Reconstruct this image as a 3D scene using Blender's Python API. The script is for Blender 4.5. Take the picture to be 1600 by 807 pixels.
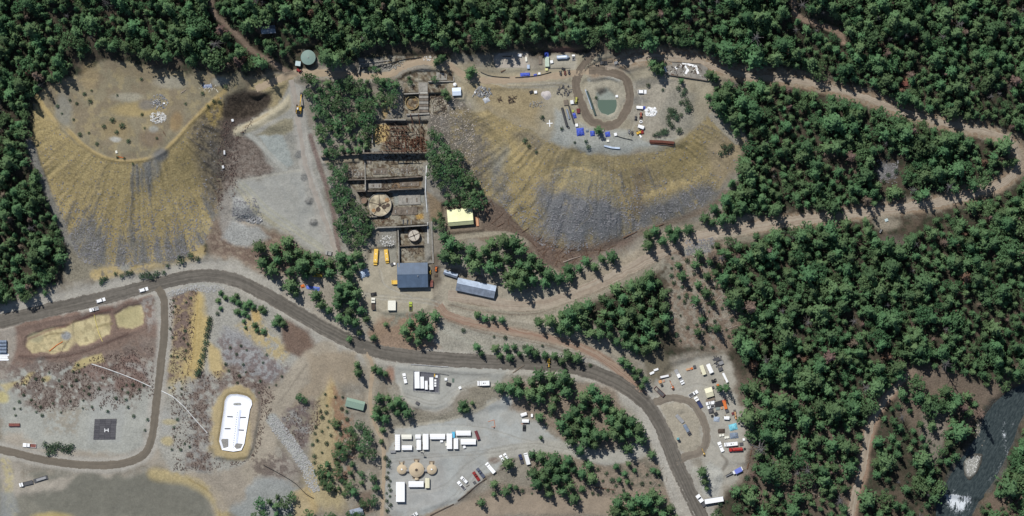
import bpy, bmesh, math, random
import numpy as np
from mathutils import Vector, Matrix

# ------------------------------------------------------------------ camera, sky, sun, exposure
S = bpy.context.scene
for o in list(bpy.data.objects): bpy.data.objects.remove(o)
COL = S.collection
CAM_H = 3000.0            # height of the camera above the valley floor, metres
MPP = 0.5                 # metres on the ground for each pixel of the photograph
cd = bpy.data.cameras.new('camera'); cam = bpy.data.objects.new('camera', cd); COL.objects.link(cam)
cam.location = (0, 0, CAM_H); cam.rotation_euler = (0, 0, 0)
cd.sensor_width = 36; cd.lens = 36 * CAM_H / (1600 * MPP)
cd.clip_start = 200; cd.clip_end = 12000
S.camera = cam
SUN_EL = math.radians(57); SHX, SHY = 0.50, -0.866       # direction in which shadows fall
W = bpy.data.worlds.new('World'); S.world = W; W.use_nodes = True
wn = W.node_tree.nodes; wl = W.node_tree.links
sky = wn.new('ShaderNodeTexSky'); sky.sky_type = 'NISHITA'; sky.sun_disc = False
sky.sun_elevation = SUN_EL; sky.sun_rotation = math.atan2(-SHX, -SHY); sky.altitude = 1000
bg = wn['Background']; bg.inputs['Strength'].default_value = 0.085
wl.new(sky.outputs[0], bg.inputs['Color'])
sd = bpy.data.lights.new('sun', 'SUN'); sun = bpy.data.objects.new('sun', sd); COL.objects.link(sun)
sd.energy = 4.2; sd.angle = math.radians(0.53); sd.color = (1.0, 0.978, 0.94)
sun.rotation_euler = Vector((SHX*math.cos(SUN_EL), SHY*math.cos(SUN_EL), -math.sin(SUN_EL))).to_track_quat('-Z', 'Y').to_euler()
sun.location = (-200, 350, 600)
S.view_settings.view_transform = 'Standard'; S.view_settings.look = 'None'
S.view_settings.exposure = 0.0; S.view_settings.gamma = 1.0; S.view_settings.use_curve_mapping = False
S.render.engine = 'CYCLES'; S.cycles.max_bounces = 5; S.cycles.diffuse_bounces = 3; S.cycles.transparent_max_bounces = 6

RNG = np.random.default_rng(7); random.seed(7)

# ------------------------------------------------------------------ noise, colour, geometry helpers
_lat = {}
def vnoise(x, y, seed=0):
    if seed not in _lat: _lat[seed] = np.random.default_rng(1000 + seed).random((256, 256)).astype(np.float32)
    L = _lat[seed]
    xi = np.floor(x).astype(np.int64); yi = np.floor(y).astype(np.int64)
    fx = (x - xi); fy = (y - yi); fx = fx*fx*(3-2*fx); fy = fy*fy*(3-2*fy)
    a = L[yi & 255, xi & 255]; b = L[yi & 255, (xi+1) & 255]; c = L[(yi+1) & 255, xi & 255]; d = L[(yi+1) & 255, (xi+1) & 255]
    return (a*(1-fx)+b*fx)*(1-fy) + (c*(1-fx)+d*fx)*fy
def fbm(x, y, seed=0, oct=4):
    s = 0; a = 1.0; t = 0
    for i in range(oct):
        s = s + a*vnoise(x*2**i + 17.3*i, y*2**i + 5.1*i, seed+i); t += a; a *= 0.55
    return s/t
def sstep(a, b, x):
    t = np.clip((x-a)/(b-a), 0, 1); return t*t*(3-2*t)
def lin(c):
    c = np.asarray(c, dtype=np.float64)/255.0
    return np.where(c <= 0.04045, c/12.92, ((c+0.055)/1.055)**2.4)
ALB = 0.725               # photograph brightness of a sunlit level surface -> base colour
def C3(c): return tuple(float(q) for q in lin(c)*ALB)

def poly_sd(P, u, v):
    """signed distance (negative inside) to polygon P"""
    P = np.asarray(P, float); n = len(P); d = np.full(u.shape, 1e18); ins = np.zeros(u.shape, bool)
    for i in range(n):
        ax, ay = P[i]; bx, by = P[(i+1) % n]; ex, ey = bx-ax, by-ay
        t = np.clip(((u-ax)*ex + (v-ay)*ey)/(ex*ex+ey*ey+1e-9), 0, 1)
        d = np.minimum(d, (u-ax-t*ex)**2 + (v-ay-t*ey)**2)
        if ay != by:
            c = ((ay > v) != (by > v)) & (u < (bx-ax)*(v-ay)/(by-ay) + ax); ins ^= c
    d = np.sqrt(d); return np.where(ins, -d, d)
def line_d(P, u, v):
    """distance to polyline and the arc length of the nearest point"""
    P = np.asarray(P, float); d = np.full(u.shape, 1e18); s = np.zeros(u.shape); acc = 0.0
    for i in range(len(P)-1):
        ax, ay = P[i]; ex, ey = P[i+1]-P[i]; L = math.hypot(ex, ey)
        t = np.clip(((u-ax)*ex + (v-ay)*ey)/(L*L+1e-9), 0, 1)
        q = (u-ax-t*ex)**2 + (v-ay-t*ey)**2; m = q < d
        d = np.where(m, q, d); s = np.where(m, acc + t*L, s); acc += L
    return np.sqrt(d), s
def smooth_line(P, step=4.0):
    """Catmull-Rom through P, resampled"""
    P = [np.array(p, float) for p in P]; Q = [2*P[0]-P[1]] + P + [2*P[-1]-P[-2]]; out = []
    for i in range(1, len(Q)-2):
        L = np.linalg.norm(Q[i+1]-Q[i]); k = max(2, int(L/step))
        for j in range(k):
            t = j/k; p0, p1, p2, p3 = Q[i-1], Q[i], Q[i+1], Q[i+2]
            out.append(0.5*((2*p1) + (-p0+p2)*t + (2*p0-5*p1+4*p2-p3)*t*t + (-p0+3*p1-3*p2+p3)*t**3))
    out.append(P[-1]); return np.array(out)

# ------------------------------------------------------------------ routes (pixel coordinates of the photograph)
HAUL = smooth_line([(-160,545),(-60,518),(0,503),(80,484),(160,466),(230,448),(290,434),(330,431),(370,439),(420,463),(470,492),(520,520),(570,543),(620,555),(700,562),(780,566),(860,569),(910,577),(960,595),(1000,622),(1022,648),(1040,682),(1056,722),(1072,758),(1092,800),(1120,870)])
SIDE = smooth_line([(246,450),(254,462),(257,480),(256,530),(250,580),(243,640),(238,680),(228,707),(205,721),(170,727),(120,726),(60,717),(0,703),(-80,690)])
UPPER = smooth_line([(700,462),(740,466),(790,476),(840,476),(880,466),(930,446),(980,422),(1030,396),(1080,375),(1130,362),(1180,355),(1240,346),(1320,336),(1400,326),(1470,316),(1530,300),(1570,284),(1592,258),(1588,234),(1566,214),(1510,200),(1450,187),(1400,171),(1350,153),(1290,136),(1235,125),(1180,121),(1130,110),(1090,97),(1040,90),(1000,92),(965,102),(930,112)])
LOWER = smooth_line([(686,478),(700,492),(735,504),(785,515),(835,525),(885,536),(925,552),(960,574),(985,594),(1004,615)])
TOPROAD = smooth_line([(400,140),(440,122),(470,113),(520,116),(560,119),(605,117),(630,105),(655,97),(680,98),(705,104),(725,118),(760,126),(820,124),(880,118),(920,112)])
CAMPROAD = smooth_line([(570,545),(582,575),(578,620),(585,660),(598,690),(600,730),(598,780),(596,840)])
TRACKR = smooth_line([(1420,585),(1400,605),(1378,630),(1362,660),(1352,700),(1346,740),(1334,780),(1325,840)])
BOTROAD = smooth_line([(640,830),(720,800),(800,790),(880,786),(940,790),(985,800),(1020,822)])
WETLOOP = smooth_line([(930,80),(915,100),(903,118),(900,140),(910,165),(920,185),(945,197),(965,192),(980,170),(984,145),(975,122),(950,112),(920,110)])
YARDLOOP = smooth_line([(1022,630),(1050,622),(1080,630),(1098,655),(1104,685),(1095,705),(1070,715),(1056,725)])
GRAVELFAN = smooth_line([(500,552),(470,575),(445,605),(428,640),(425,660),(445,680),(462,705),(478,730),(490,760)])
MIDROAD = smooth_line([(770,712),(830,700),(880,700),(930,712),(960,715),(1000,706)])
TOPTRAIL = smooth_line([(325,-60),(333,15),(350,35),(375,60),(398,82),(430,100),(450,112)])
RTRAIL = smooth_line([(1245,-60),(1240,10),(1252,28),(1290,42),(1312,52),(1318,66)])
PITROAD = smooth_line([(455,125),(462,160),(470,215),(478,260),(495,310),(510,350),(524,392),(530,430)])

# ------------------------------------------------------------------ terrain height
CTRL = [
 (-400,-400,150),(400,-400,150),(1200,-400,150),(2000,-400,150),(-150,-120,100),(300,-120,98),(800,-120,98),(1200,-120,98),(1700,-120,94),
 (0,0,74),(250,0,74),(500,0,74),(800,0,73),(1050,0,74),(1300,0,72),(1600,0,70),(120,60,58),(300,70,58),(560,60,59),(700,60,60),(880,60,58),(1060,60,56),(1300,70,54),(1500,110,50),
 (0,150,50),(0,300,26),(0,440,9),(55,380,15),(30,230,38),(-200,200,45),(-300,400,18),
 (150,108,48),(250,108,48),(350,128,47),(70,160,46),(85,190,46),(120,225,46),(160,246,45.5),(200,251,45),(245,243,45),(275,220,45),(320,180,45.5),(200,180,46),(375,130,46),
 (55,230,37),(75,285,27),(100,350,17),(125,408,9.5),(160,415,8.5),(210,417,8),(290,407,8),(325,350,15),(345,290,22),(350,230,32),(310,290,25),(120,300,28),(150,330,25),(200,330,26),(260,330,24),
 (390,160,37),(410,140,42),(430,200,35),(470,140,44),(470,200,35),(440,270,25),(500,300,22),(525,385,12.5),(400,340,16),(375,300,20),(350,395,8.5),(450,390,11),(450,440,7.5),(500,450,7.5),
 (0,503,5),(160,465,5.5),(330,432,6.5),(470,493,5.5),(570,543,4.5),(700,563,4),(860,570,3.6),(1000,622,2.5),(1055,720,1),(1092,800,0),
 (100,540,4.6),(60,600,3),(160,600,3.2),(160,670,3),(60,720,2.6),(200,722,2.4),(240,560,3.8),(150,770,0.4),(250,770,0.4),(0,780,1),(300,480,7),(310,560,5),(370,500,8),(420,520,7),(370,610,5.6),(370,720,4.6),(440,600,5),(490,560,5.4),(420,690,3.4),(400,790,2),(470,720,2),(500,790,0.6),
 (300,740,2.6),(330,790,1.6),(650,580,2.8),(640,625,2.5),(700,625,2.5),(770,600,3),(650,650,0),(720,640,1),(640,700,-0.6),(720,700,-0.8),(650,780,-1.4),(760,760,-1.4),(820,660,-0.8),(880,700,-0.6),(960,710,-0.4),
 (850,610,2.6),(940,640,2),(1010,700,0.8),(900,745,-1.8),(800,790,-3),(920,790,-3.2),(1000,760,-1.6),(1030,800,-2.4),(560,640,2.2),(560,720,0.2),(560,790,-1),(600,640,2),(530,600,4),
 (640,103,50),(645,140,46),(600,150,46),(520,120,48),(540,180,38),(530,240,31),(560,260,27),(550,330,18),(570,370,13.5),(600,400,10),(600,440,8.2),(690,440,8.4),(640,480,7.2),(560,470,7),(660,515,6),(620,520,5.4),(700,520,5.6),
 (690,250,33),(685,300,24),(710,340,16),(740,345,15.5),(690,390,12),(750,400,12),(820,430,9.5),(790,380,11.5),(860,470,8.6),(830,385,11),
 (740,105,49.5),(740,140,47.5),(840,105,49.5),(900,110,49.5),(850,165,46.5),(870,215,45),(925,232,45),(985,235,45),(1045,222,45.5),(1085,190,46),(1060,120,48.5),(1120,112,48),(950,160,47),(700,110,49),
 (715,175,43),(700,210,39),(770,170,44),(810,190,43),(820,225,39),(760,240,33),(775,320,18),(735,290,24),(840,320,22),(850,395,10.5),(900,405,9.5),(975,372,12.5),(1045,345,16),(1105,322,19),(1142,262,29),(1162,222,35),(960,300,29),(1050,285,29),(890,270,33),(900,330,21),
 (1125,160,44),(1150,130,46),(1235,124,44),(1350,152,42),(1450,186,40),(1560,212,37),(1590,245,34),(1560,288,29),(1470,316,25),(1400,326,23),(1240,346,19.5),(1130,362,15.5),(1000,412,11.3),(900,460,8.8),(780,470,8),
 (1200,200,37),(1200,270,27),(1300,240,32),(1400,250,31),(1500,260,32),(1290,300,24),
 (785,515,6),(885,536,5),(960,574,4),(930,500,8),(1000,480,9),(1000,540,6),
 (1100,450,11),(1200,440,13),(1300,420,16),(1400,430,16),(1500,400,19),(1590,380,20),(1590,520,4),(1480,540,4),(1400,545,5),(1250,580,2.5),(1130,550,2.5),(1080,590,1.8),(1140,640,1.2),(1140,700,0.8),(1120,770,0),(1200,700,-1),(1260,760,-3),(1340,700,-3.6),(1400,700,-4.4),(1440,650,-5),(1420,780,-6.5),(1500,625,-6),
 (1545,655,-8),(1480,745,-9),(1595,650,-7.5),(1590,700,-6),(1560,770,-7),(1600,790,-4),(1700,700,2),(1560,610,-7),(1650,560,-5),
 (-300,700,2),(-300,1000,-8),(400,1000,-8),(900,1000,-10),(1300,1000,-14),(1500,1000,-18),(1900,1000,-10),(1900,500,8),(1900,250,40),(2100,0,90),(-500,0,90),
 (-700,-900,260),(800,-900,280),(2300,-900,260),(-1200,400,20),(2800,400,30),(-900,1700,40),(800,1700,50),(2500,1700,40)]
_cp = np.array([(a, b) for a, b, c in CTRL], float); _cz = np.array([c for a, b, c in CTRL], float)
_A = np.sqrt(((_cp[:, None]-_cp[None])**2).sum(2) + 60.0); _n = len(_cp)
_M = np.zeros((_n+3, _n+3)); _M[:_n, :_n] = -_A; _M[:_n, _n] = 1; _M[:_n, _n+1] = _cp[:, 0]; _M[:_n, _n+2] = _cp[:, 1]; _M[_n:, :_n] = _M[:_n, _n:].T
_w = np.linalg.solve(_M + np.diag([1e-6]*_n+[0]*3), np.concatenate([_cz, [0, 0, 0]]))
def base_height(u, v):
    sh = u.shape; u = u.ravel(); v = v.ravel(); out = np.zeros(u.shape)
    for i in range(0, len(u), 40000):
        uu = u[i:i+40000]; vv = v[i:i+40000]
        out[i:i+40000] = -np.sqrt((uu[:, None]-_cp[:, 0])**2 + (vv[:, None]-_cp[:, 1])**2 + 60.0) @ _w[:_n] + _w[_n] + _w[_n+1]*uu + _w[_n+2]*vv
    return out.reshape(sh)

# fine grid over the frame, coarser beyond it
STEP = 1.8
def axis(lo, hi, far_lo, far_hi):
    inner = np.arange(lo, hi+0.01, STEP); s = STEP; left = []; p = lo
    while p > far_lo: s *= 1.22; p -= s; left.append(p)
    s = STEP; right = []; p = inner[-1]
    while p < far_hi: s *= 1.22; p += s; right.append(p)
    return np.array(left[::-1] + list(inner) + right)
UA = axis(-30, 1630, -1400, 3000); VA = axis(-30, 837, -1500, 2300)
UU, VV = np.meshgrid(UA, VA)                        # rows follow v
_cu = np.linspace(UA[0], UA[-1], 2)                 # height is evaluated on every third grid line, then interpolated
_ui = np.unique(np.concatenate([np.arange(0, len(UA), 3), [len(UA)-1]])); _vi = np.unique(np.concatenate([np.arange(0, len(VA), 3), [len(VA)-1]]))
_hz = base_height(*np.meshgrid(UA[_ui], VA[_vi]))
def _bil(au, av, Z, u, v):
    i = np.clip(np.searchsorted(au, u, side='right')-1, 0, len(au)-2); j = np.clip(np.searchsorted(av, v, side='right')-1, 0, len(av)-2)
    fu = (u-au[i])/(au[i+1]-au[i]); fv = (v-av[j])/(av[j+1]-av[j])
    return (Z[j, i]*(1-fu)+Z[j, i+1]*fu)*(1-fv) + (Z[j+1, i]*(1-fu)+Z[j+1, i+1]*fu)*fv
HZ = _bil(UA[_ui], VA[_vi], _hz, UU, VV)

def win(x0, y0, x1, y1, pad=20):
    i0 = np.searchsorted(UA, x0-pad); i1 = np.searchsorted(UA, x1+pad); j0 = np.searchsorted(VA, y0-pad); j1 = np.searchsorted(VA, y1+pad)
    return (slice(j0, j1), slice(i0, i1))
def bbox(P): P = np.asarray(P, float); return P[:, 0].min(), P[:, 1].min(), P[:, 0].max(), P[:, 1].max()

def flatten(P, z, feather=4):
    w = win(*bbox(P), pad=feather+4); d = poly_sd(P, UU[w], VV[w]); m = 1-sstep(0, feather, d)
    HZ[w] = HZ[w]*(1-m) + z*m
def flatten_local(P, feather=8):
    w = win(*bbox(P), pad=feather+4); d = poly_sd(P, UU[w], VV[w]); z = HZ[w][d < 0].mean(); flatten(P, z, feather)
def mound(cx, cy, rx, ry, h, p=1.0):
    w = win(cx-rx, cy-ry, cx+rx, cy+ry); r = np.sqrt(((UU[w]-cx)/rx)**2 + ((VV[w]-cy)/ry)**2)
    HZ[w] += h*np.clip(1-r, 0, 1)**p
def ridge(P, width, h):
    w = win(*bbox(P), pad=width+4); d, s = line_d(P, UU[w], VV[w]); HZ[w] += h*(1-sstep(0, width, d))
def grade(P, half, feather):
    """level the ground across a route"""
    P = np.asarray(P); w = win(*bbox(P), pad=half+feather+4)
    zs = _bil(UA, VA, HZ, P[:, 0], P[:, 1]); k = 7; zs = np.convolve(np.pad(zs, k, mode='edge'), np.ones(2*k+1)/(2*k+1), 'valid')
    seg = np.concatenate([[0], np.cumsum(np.hypot(*np.diff(P, axis=0).T))])
    u, v = UU[w], VV[w]; near = np.zeros(u.shape, bool)
    d = np.full(u.shape, 1e9); s = np.zeros(u.shape)
    for a in range(0, len(P)-1, 24):
        Q = P[a:a+25]
        if len(Q) < 2: continue
        x0, y0, x1, y1 = bbox(Q); pad = half+feather+2
        i0 = np.searchsorted(UA, x0-pad)-w[1].start; i1 = np.searchsorted(UA, x1+pad)-w[1].start; j0 = np.searchsorted(VA, y0-pad)-w[0].start; j1 = np.searchsorted(VA, y1+pad)-w[0].start
        i0 = max(i0, 0); j0 = max(j0, 0)
        if i1 <= i0 or j1 <= j0: continue
        dd, ss = line_d(Q, u[j0:j1, i0:i1], v[j0:j1, i0:i1]); sub = d[j0:j1, i0:i1]; m = dd < sub
        d[j0:j1, i0:i1] = np.where(m, dd, sub); s[j0:j1, i0:i1] = np.where(m, ss+seg[a], s[j0:j1, i0:i1])
    m = 1-sstep(half, half+feather, d); HZ[w] = HZ[w]*(1-m) + np.interp(s, seg, zs)*m
    return d, s, w

# rilled faces of the two waste rock piles: gullies that run down from the plateau
def rill(cx, cy, u, v, k, seed):
    th = np.arctan2(v-cy, u-cx); r = np.hypot(u-cx, v-cy)
    thw = th + 0.05*(fbm(u/40, v/40, seed+40)-0.5) + 0.012*(fbm(u/9, v/9, seed+50)-0.5)
    return fbm(thw*k+50, r/90+9, seed, 4)
LFACE = [(52,160),(72,178),(92,200),(118,226),(160,250),(200,256),(248,248),(280,222),(305,190),(345,150),(352,200),(350,260),(340,330),(322,380),(290,404),(210,416),(150,416),(125,408),(100,355),(75,285),(52,225)]
RFACE = [(700,175),(760,172),(800,192),(828,200),(845,215),(872,228),(920,240),(985,243),(1050,232),(1085,205),(1110,175),(1140,200),(1165,222),(1140,262),(1108,318),(1045,342),(975,368),(940,382),(880,398),(846,385),(810,350),(770,310),(735,300),(712,260)]
LR = .5*rill(212,150,UU,VV,15,3)+.5*rill(212,150,UU,VV,44,5); RR = .5*rill(945,110,UU,VV,18,11)+.5*rill(945,110,UU,VV,46,13)
for P, R_ in ((LFACE, LR), (RFACE, RR)):
    w = win(*bbox(P)); m = 1-sstep(-8, 4, poly_sd(P, UU[w], VV[w])); HZ[w] += (R_[w]-0.5)*(4.6 if P is LFACE else 4.4)*np.clip(fbm(UU[w]/40, VV[w]/40, 45, 2)*2.2-.3, .15, 1.4)*m
mound(908,328,92,66,6.5,.7); mound(822,285,44,70,5,.8); mound(1050,318,70,36,3,.8); ridge(smooth_line([(760,185),(790,225),(805,262),(815,320)]), 14, 2.2); mound(735,215,34,40,-3)
# plateau rim edges a little proud
ridge(smooth_line([(75,150),(85,178),(112,206),(132,228),(165,247),(200,252),(243,245),(272,222),(300,190),(338,155)]), 5, 1.0)
# dark cut beside the pit, the pit benches and cut blocks
mound(388,164,40,24,-2.6,0.8)
mound(382,324,24,17,3.6,.7); mound(388,345,22,7,-2.2,.7); mound(425,198,30,10,1.5); ridge(smooth_line([(372,207),(403,192),(440,170),(457,152)]), 9, 1.5)
for (a, b) in ((467,242),(476.6,278),(483.6,314.5),(490.6,347.4)): mound(a, b, 8, 7, 2.6)
for (a, b, r, h) in ((1086,703,10,1.2),(1062,640,10,1.4),(1120,745,14,2.2),(1112,760,12,1.6),(1088,733,8,1.2)): mound(a, b, r, r*0.8, h)
# ponds, pits and pads
flatten([(28,530),(45,515),(100,495),(180,470),(232,462),(238,478),(232,500),(205,520),(170,530),(120,548),(60,558),(30,556)], 4.8, 6)
PITS = [[(40,540),(42,528),(62,520),(90,512),(108,510),(112,532),(108,544),(88,551),(50,552)],[(116,505),(150,493),(172,489),(176,500),(172,520),(150,532),(125,538),(116,528)],[(180,492),(200,480),(220,477),(224,492),(222,508),(205,516),(186,514)]]
for P in PITS: flatten(P, 3.3, 4)
POND = [(359.4,616.4),(370.6,616),(379,617.5),(385.5,619.3),(390,622.5),(393,626),(394,632),(390.5,640),(381.8,693.8),(377,704),(364.6,706),(346.8,703.4),(342.3,689.3),(349.8,640),(351,627),(354.2,620)]
RIM = [(352,609),(372,606),(390,611),(402,622),(402,642),(393,696),(386,712),(365,716),(341,713),(331,698),(337,645),(342,620)]
flatten(RIM, 6.6, 7); flatten(POND, 5.0, 3)
flatten_local([(22,738),(82,736),(82,764),(22,768)], 8); flatten_local([(140,648),(190,648),(188,695),(138,693)], 10)
flatten([(632,575),(690,572),(760,578),(770,600),(720,605),(705,628),(680,636),(650,634),(628,620),(622,590)], 2.6, 7)
flatten([(608,668),(700,660),(770,645),(830,640),(850,690),(800,705),(760,745),(700,790),(612,795)], -0.9, 14)
flatten([(1030,600),(1050,575),(1110,560),(1140,570),(1150,620),(1165,680),(1165,720),(1125,720),(1105,690),(1095,640),(1050,625)], 1.4, 10)
flatten([(580,395),(615,390),(618,410),(672,408),(676,456),(690,440),(694,470),(640,490),(600,486),(560,462),(575,440)], 8.2, 8)
flatten([(690,420),(720,425),(782,442),(780,470),(706,460)], 8.4, 6); flatten([(694,322),(746,320),(752,358),(698,362)], 15.6, 6)
flatten([(770,84),(915,80),(900,116),(775,118)], 49.4, 6); flatten([(880,170),(1050,130),(1060,215),(900,222)], 46.2, 20)
flatten([(908,115),(975,115),(978,180),(950,192),(918,180)], 47.2, 8)
flatten([(936,150),(950,143),(960,152),(961,166),(958,173),(950,177),(942,175),(937,167)], 45.4, 7)
flatten([(1028,92),(1112,92),(1112,130),(1030,122)], 47.4, 4); flatten([(462,78),(500,78),(500,106),(456,108)], 52, 8)
flatten([(700,128),(724,128),(724,154),(700,154)], 47.5, 6)
flatten([(540,615),(575,615),(575,645),(540,645)], 2.6, 6)
# terraces of the mill ruin, stepping down
TERR = [([(600,88),(690,88),(694,99),(600,104)],52.0),([(618,124),(637,111),(709,111),(709,128),(632,128)],47.6),([(631,129),(700,129),(700,146),(631,146)],46.4),([(631,147.5),(700,147.5),(696,180),(631,180)],41.5),
        ([(582,190),(668,190),(668,237.5),(582,237.5)],35.5),([(540,241),(668,241),(668,276),(540,280)],27.0),([(540,282),(660,277),(660,294),(557,298)],22.5),
        ([(560,300),(662,296),(668,350),(588,355)],16.5),([(622,355),(668,352),(668,410),(622,412)],10.5)]
for P, z in TERR: flatten(P, z, 2.2)
flatten([(501,246),(560,241.5),(560,252),(505,256)], 29.5, 3)
ROUTES = {}
for nm, P, half, fe in (('haul',HAUL,15,14),('side',SIDE,9,8),('upper',UPPER,10,8),('lower',LOWER,9,8),('top',TOPROAD,9,8),('camp',CAMPROAD,7,6),('trackr',TRACKR,8,8),('bot',BOTROAD,14,10),('wet',WETLOOP,8,6),('yard',YARDLOOP,8,6),('mid',MIDROAD,9,8),('trail',TOPTRAIL,4,6),('rtrail',RTRAIL,5,6),('pit',PITROAD,7,8)):
    ROUTES[nm] = grade(P, half, fe)
ridge(smooth_line([(0,517),(80,500),(160,482),(232,464)]), 3, 0.4); ridge(HAUL[50:] + np.array([0, 18]), 6, 0.35)
# river bed: the water drops over a ledge near the foot of the picture
RIVER = [(1720,520),(1650,565),(1600,598),(1575,612),(1552,632),(1538,655),(1522,690),(1505,715),(1488,742),(1474,768),(1464,790),(1458,840),(1440,1000),(1500,1000),(1512,840),(1518,806),(1530,782),(1556,748),(1572,716),(1584,690),(1592,662),(1604,640),(1660,600),(1740,560)]
w = win(1430,500,1760,1020); dr = poly_sd(RIVER, UU[w], VV[w]); bed = np.where(VV[w] < 776, -11.6, -14.0)
m = 1-sstep(-6, 9, dr); HZ[w] = HZ[w]*(1-m) + bed*m
# gravel bar stands out of the water
flatten([(1507,724),(1513,715),(1525,710),(1534,712),(1532,724),(1525,738),(1515,749),(1509,742)], -9.3, 5); mound(1538,690,16,24,1.45,0.5)
HZ += (fbm(UU/14, VV/14, 60, 4)-0.5)*0.9 + (fbm(UU/3.2, VV/3.2, 70, 2)-0.5)*0.25
def hz(px, py): return float(_bil(UA, VA, HZ, np.array([px], float), np.array([py], float))[0])
def ground(px, py, dz=0.0):
    z = hz(px, py) + dz; k = MPP*(1-z/CAM_H)
    return Vector(((px-800)*k, (403.5-py)*k, z))
def grounds(u, v, dz=0.0):
    z = _bil(UA, VA, HZ, np.asarray(u, float), np.asarray(v, float)) + dz; k = MPP*(1-z/CAM_H)
    return np.stack([(u-800)*k, (403.5-v)*k, z], -1)

# ------------------------------------------------------------------ ground colours: soil, rock, gravel and scrub litter, zone by zone
_w1 = [fbm(UU/q, VV/q, 80+i, 3)-0.5 for i, q in enumerate((34, 34, 13, 13, 4.5, 4.5))]
WU = UU + 26*_w1[0] + 12*_w1[2] + 4.5*_w1[4]; WV = VV + 26*_w1[1] + 12*_w1[3] + 4.5*_w1[5]      # ragged zone edges
def warped(w, size): k = min(1.0, max(0.12, size/110.0)); return UU[w]+(WU[w]-UU[w])*k, VV[w]+(WV[w]-VV[w])*k
GC = np.zeros(UU.shape + (3,)); SP = np.full(UU.shape, 0.5)       # colour (linear base colour) and grain strength
N1 = fbm(UU/9, VV/9, 20, 4); N2 = fbm(UU/25+3, VV/25, 24, 4); N3 = fbm(UU/3.5, VV/3.5, 28, 3); N4 = fbm(UU/5+9, VV/5, 32, 3)
def put(w, m, c, grain=None):
    c = lin(c)*ALB
    GC[w] = GC[w]*(1-m[..., None]) + c*m[..., None]
    if grain is not None: SP[w] = SP[w]*(1-m) + grain*m
def poly(P, c, f=4, a=1.0, grain=None, patch=None, warp=True):
    w = win(*bbox(P), pad=f+10); bb = bbox(P); u, v = warped(w, min(bb[2]-bb[0], bb[3]-bb[1])); f = f*1.5
    m = (1-sstep(-f/2, f/2, poly_sd(P, u, v)))*a
    if patch is not None: N, t, s = patch; m = m*sstep(t-s, t+s, N[w])
    put(w, m, c, grain)
def blob(cx, cy, rx, ry, c, a=1.0, soft=0.5, grain=None, rot=0, patch=None):
    R = max(rx, ry)*1.4; w = win(cx-R, cy-R, cx+R, cy+R); u, v = warped(w, 2*min(rx, ry)); u = u-cx; v = v-cy
    if rot: t = math.radians(rot); u, v = u*math.cos(t)+v*math.sin(t), -u*math.sin(t)+v*math.cos(t)
    m = (1-sstep(1-soft, 1+soft*0.3, np.sqrt((u/rx)**2 + (v/ry)**2)))*a
    if patch is not None: N, t, s = patch; m = m*sstep(t-s, t+s, N[w])
    put(w, m, c, grain)
def stroke(P, wd, c, a=1.0, f=3, grain=None, patch=None, smooth=True):
    P = smooth_line(P) if smooth else np.asarray(P); w = win(*bbox(P), pad=wd+f+12); d, s = line_d(P, *warped(w, wd))
    m = (1-sstep(wd/2-f/2, wd/2+f/2, d))*a
    if patch is not None: N, t, s_ = patch; m = m*sstep(t-s_, t+s_, N[w])
    put(w, m, c, grain)
ALL = (slice(None), slice(None))
YEL = (198,178,126); YELD = (176,154,108); GREY = (150,147,140); LGREY = (172,168,160); TAN = (170,155,134); BRUSH = (112,92,84); ROCK = (140,137,132); DIRT = (150,132,114)
# forest floor everywhere
put(ALL, np.ones(UU.shape), (88,78,66), 0.7)
put(ALL, sstep(0.45, 0.6, N1)*0.8, (74,68,56)); put(ALL, sstep(0.5, 0.62, N4)*0.6, (58,68,50)); put(ALL, sstep(0.55, 0.7, N2)*0.45, (122,104,90))
# cleared ground of the mine
CLEAR = [(-60,470),(50,462),(97,447),(128,412),(330,400),(346,260),(350,150),(390,122),(460,108),(700,95),(770,82),(1000,86),(1130,104),(1165,220),(1135,330),(1080,356),(1000,402),(900,448),(884,480),(960,520),(1010,560),(1040,560),(1125,540),(1170,620),(1180,700),(1150,760),(1110,800),(1100,900),(-60,900)]
poly(CLEAR, (158,147,133), 10, 1, 0.5)
poly(CLEAR, (142,130,114), 10, 0.6, None, (N2, 0.52, 0.08)); poly(CLEAR, (170,162,150), 10, 0.5, None, (N1, 0.55, 0.06))
# ---- left pile
w = win(40,80,370,430)
PLAT = [(60,152),(110,122),(150,95),(240,104),(330,118),(400,122),(455,112),(450,135),(352,150),(320,180),(282,222),(248,246),(200,255),(160,250),(118,228),(85,195)]
poly(PLAT, (150,138,114), 6, 1, 0.45); poly(PLAT, (142,126,104), 6, 0.7, None, (N2, 0.5, 0.08)); poly(PLAT, (172,154,116), 6, 0.6, None, (N1, 0.58, 0.06))
def face(P, R_, yel, grey, thr, w0, extra=None):
    ww = win(*bbox(P)); d = poly_sd(P, *warped(ww, 40)); inside = 1-sstep(-3, 3, d); put(ww, inside, yel, 0.75)
    n = R_[ww]*0.9 + N3[ww]*0.1
    if extra is not None: n = n + extra(UU[ww], VV[ww])
    put(ww, inside*sstep(thr-0.10, thr+0.10, n), grey, 1.0)
    put(ww, inside*sstep(0.56, 0.66, N3[ww]*0.3+R_[ww]*0.7)*0.5, (124,112,94)); put(ww, inside*sstep(0.56, 0.68, 1-R_[ww])*0.5, (198,176,126))
GS = lambda u, v, cx, cy, rx, ry: np.exp(-((u-cx)/rx)**2-((v-cy)/ry)**2)
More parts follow.
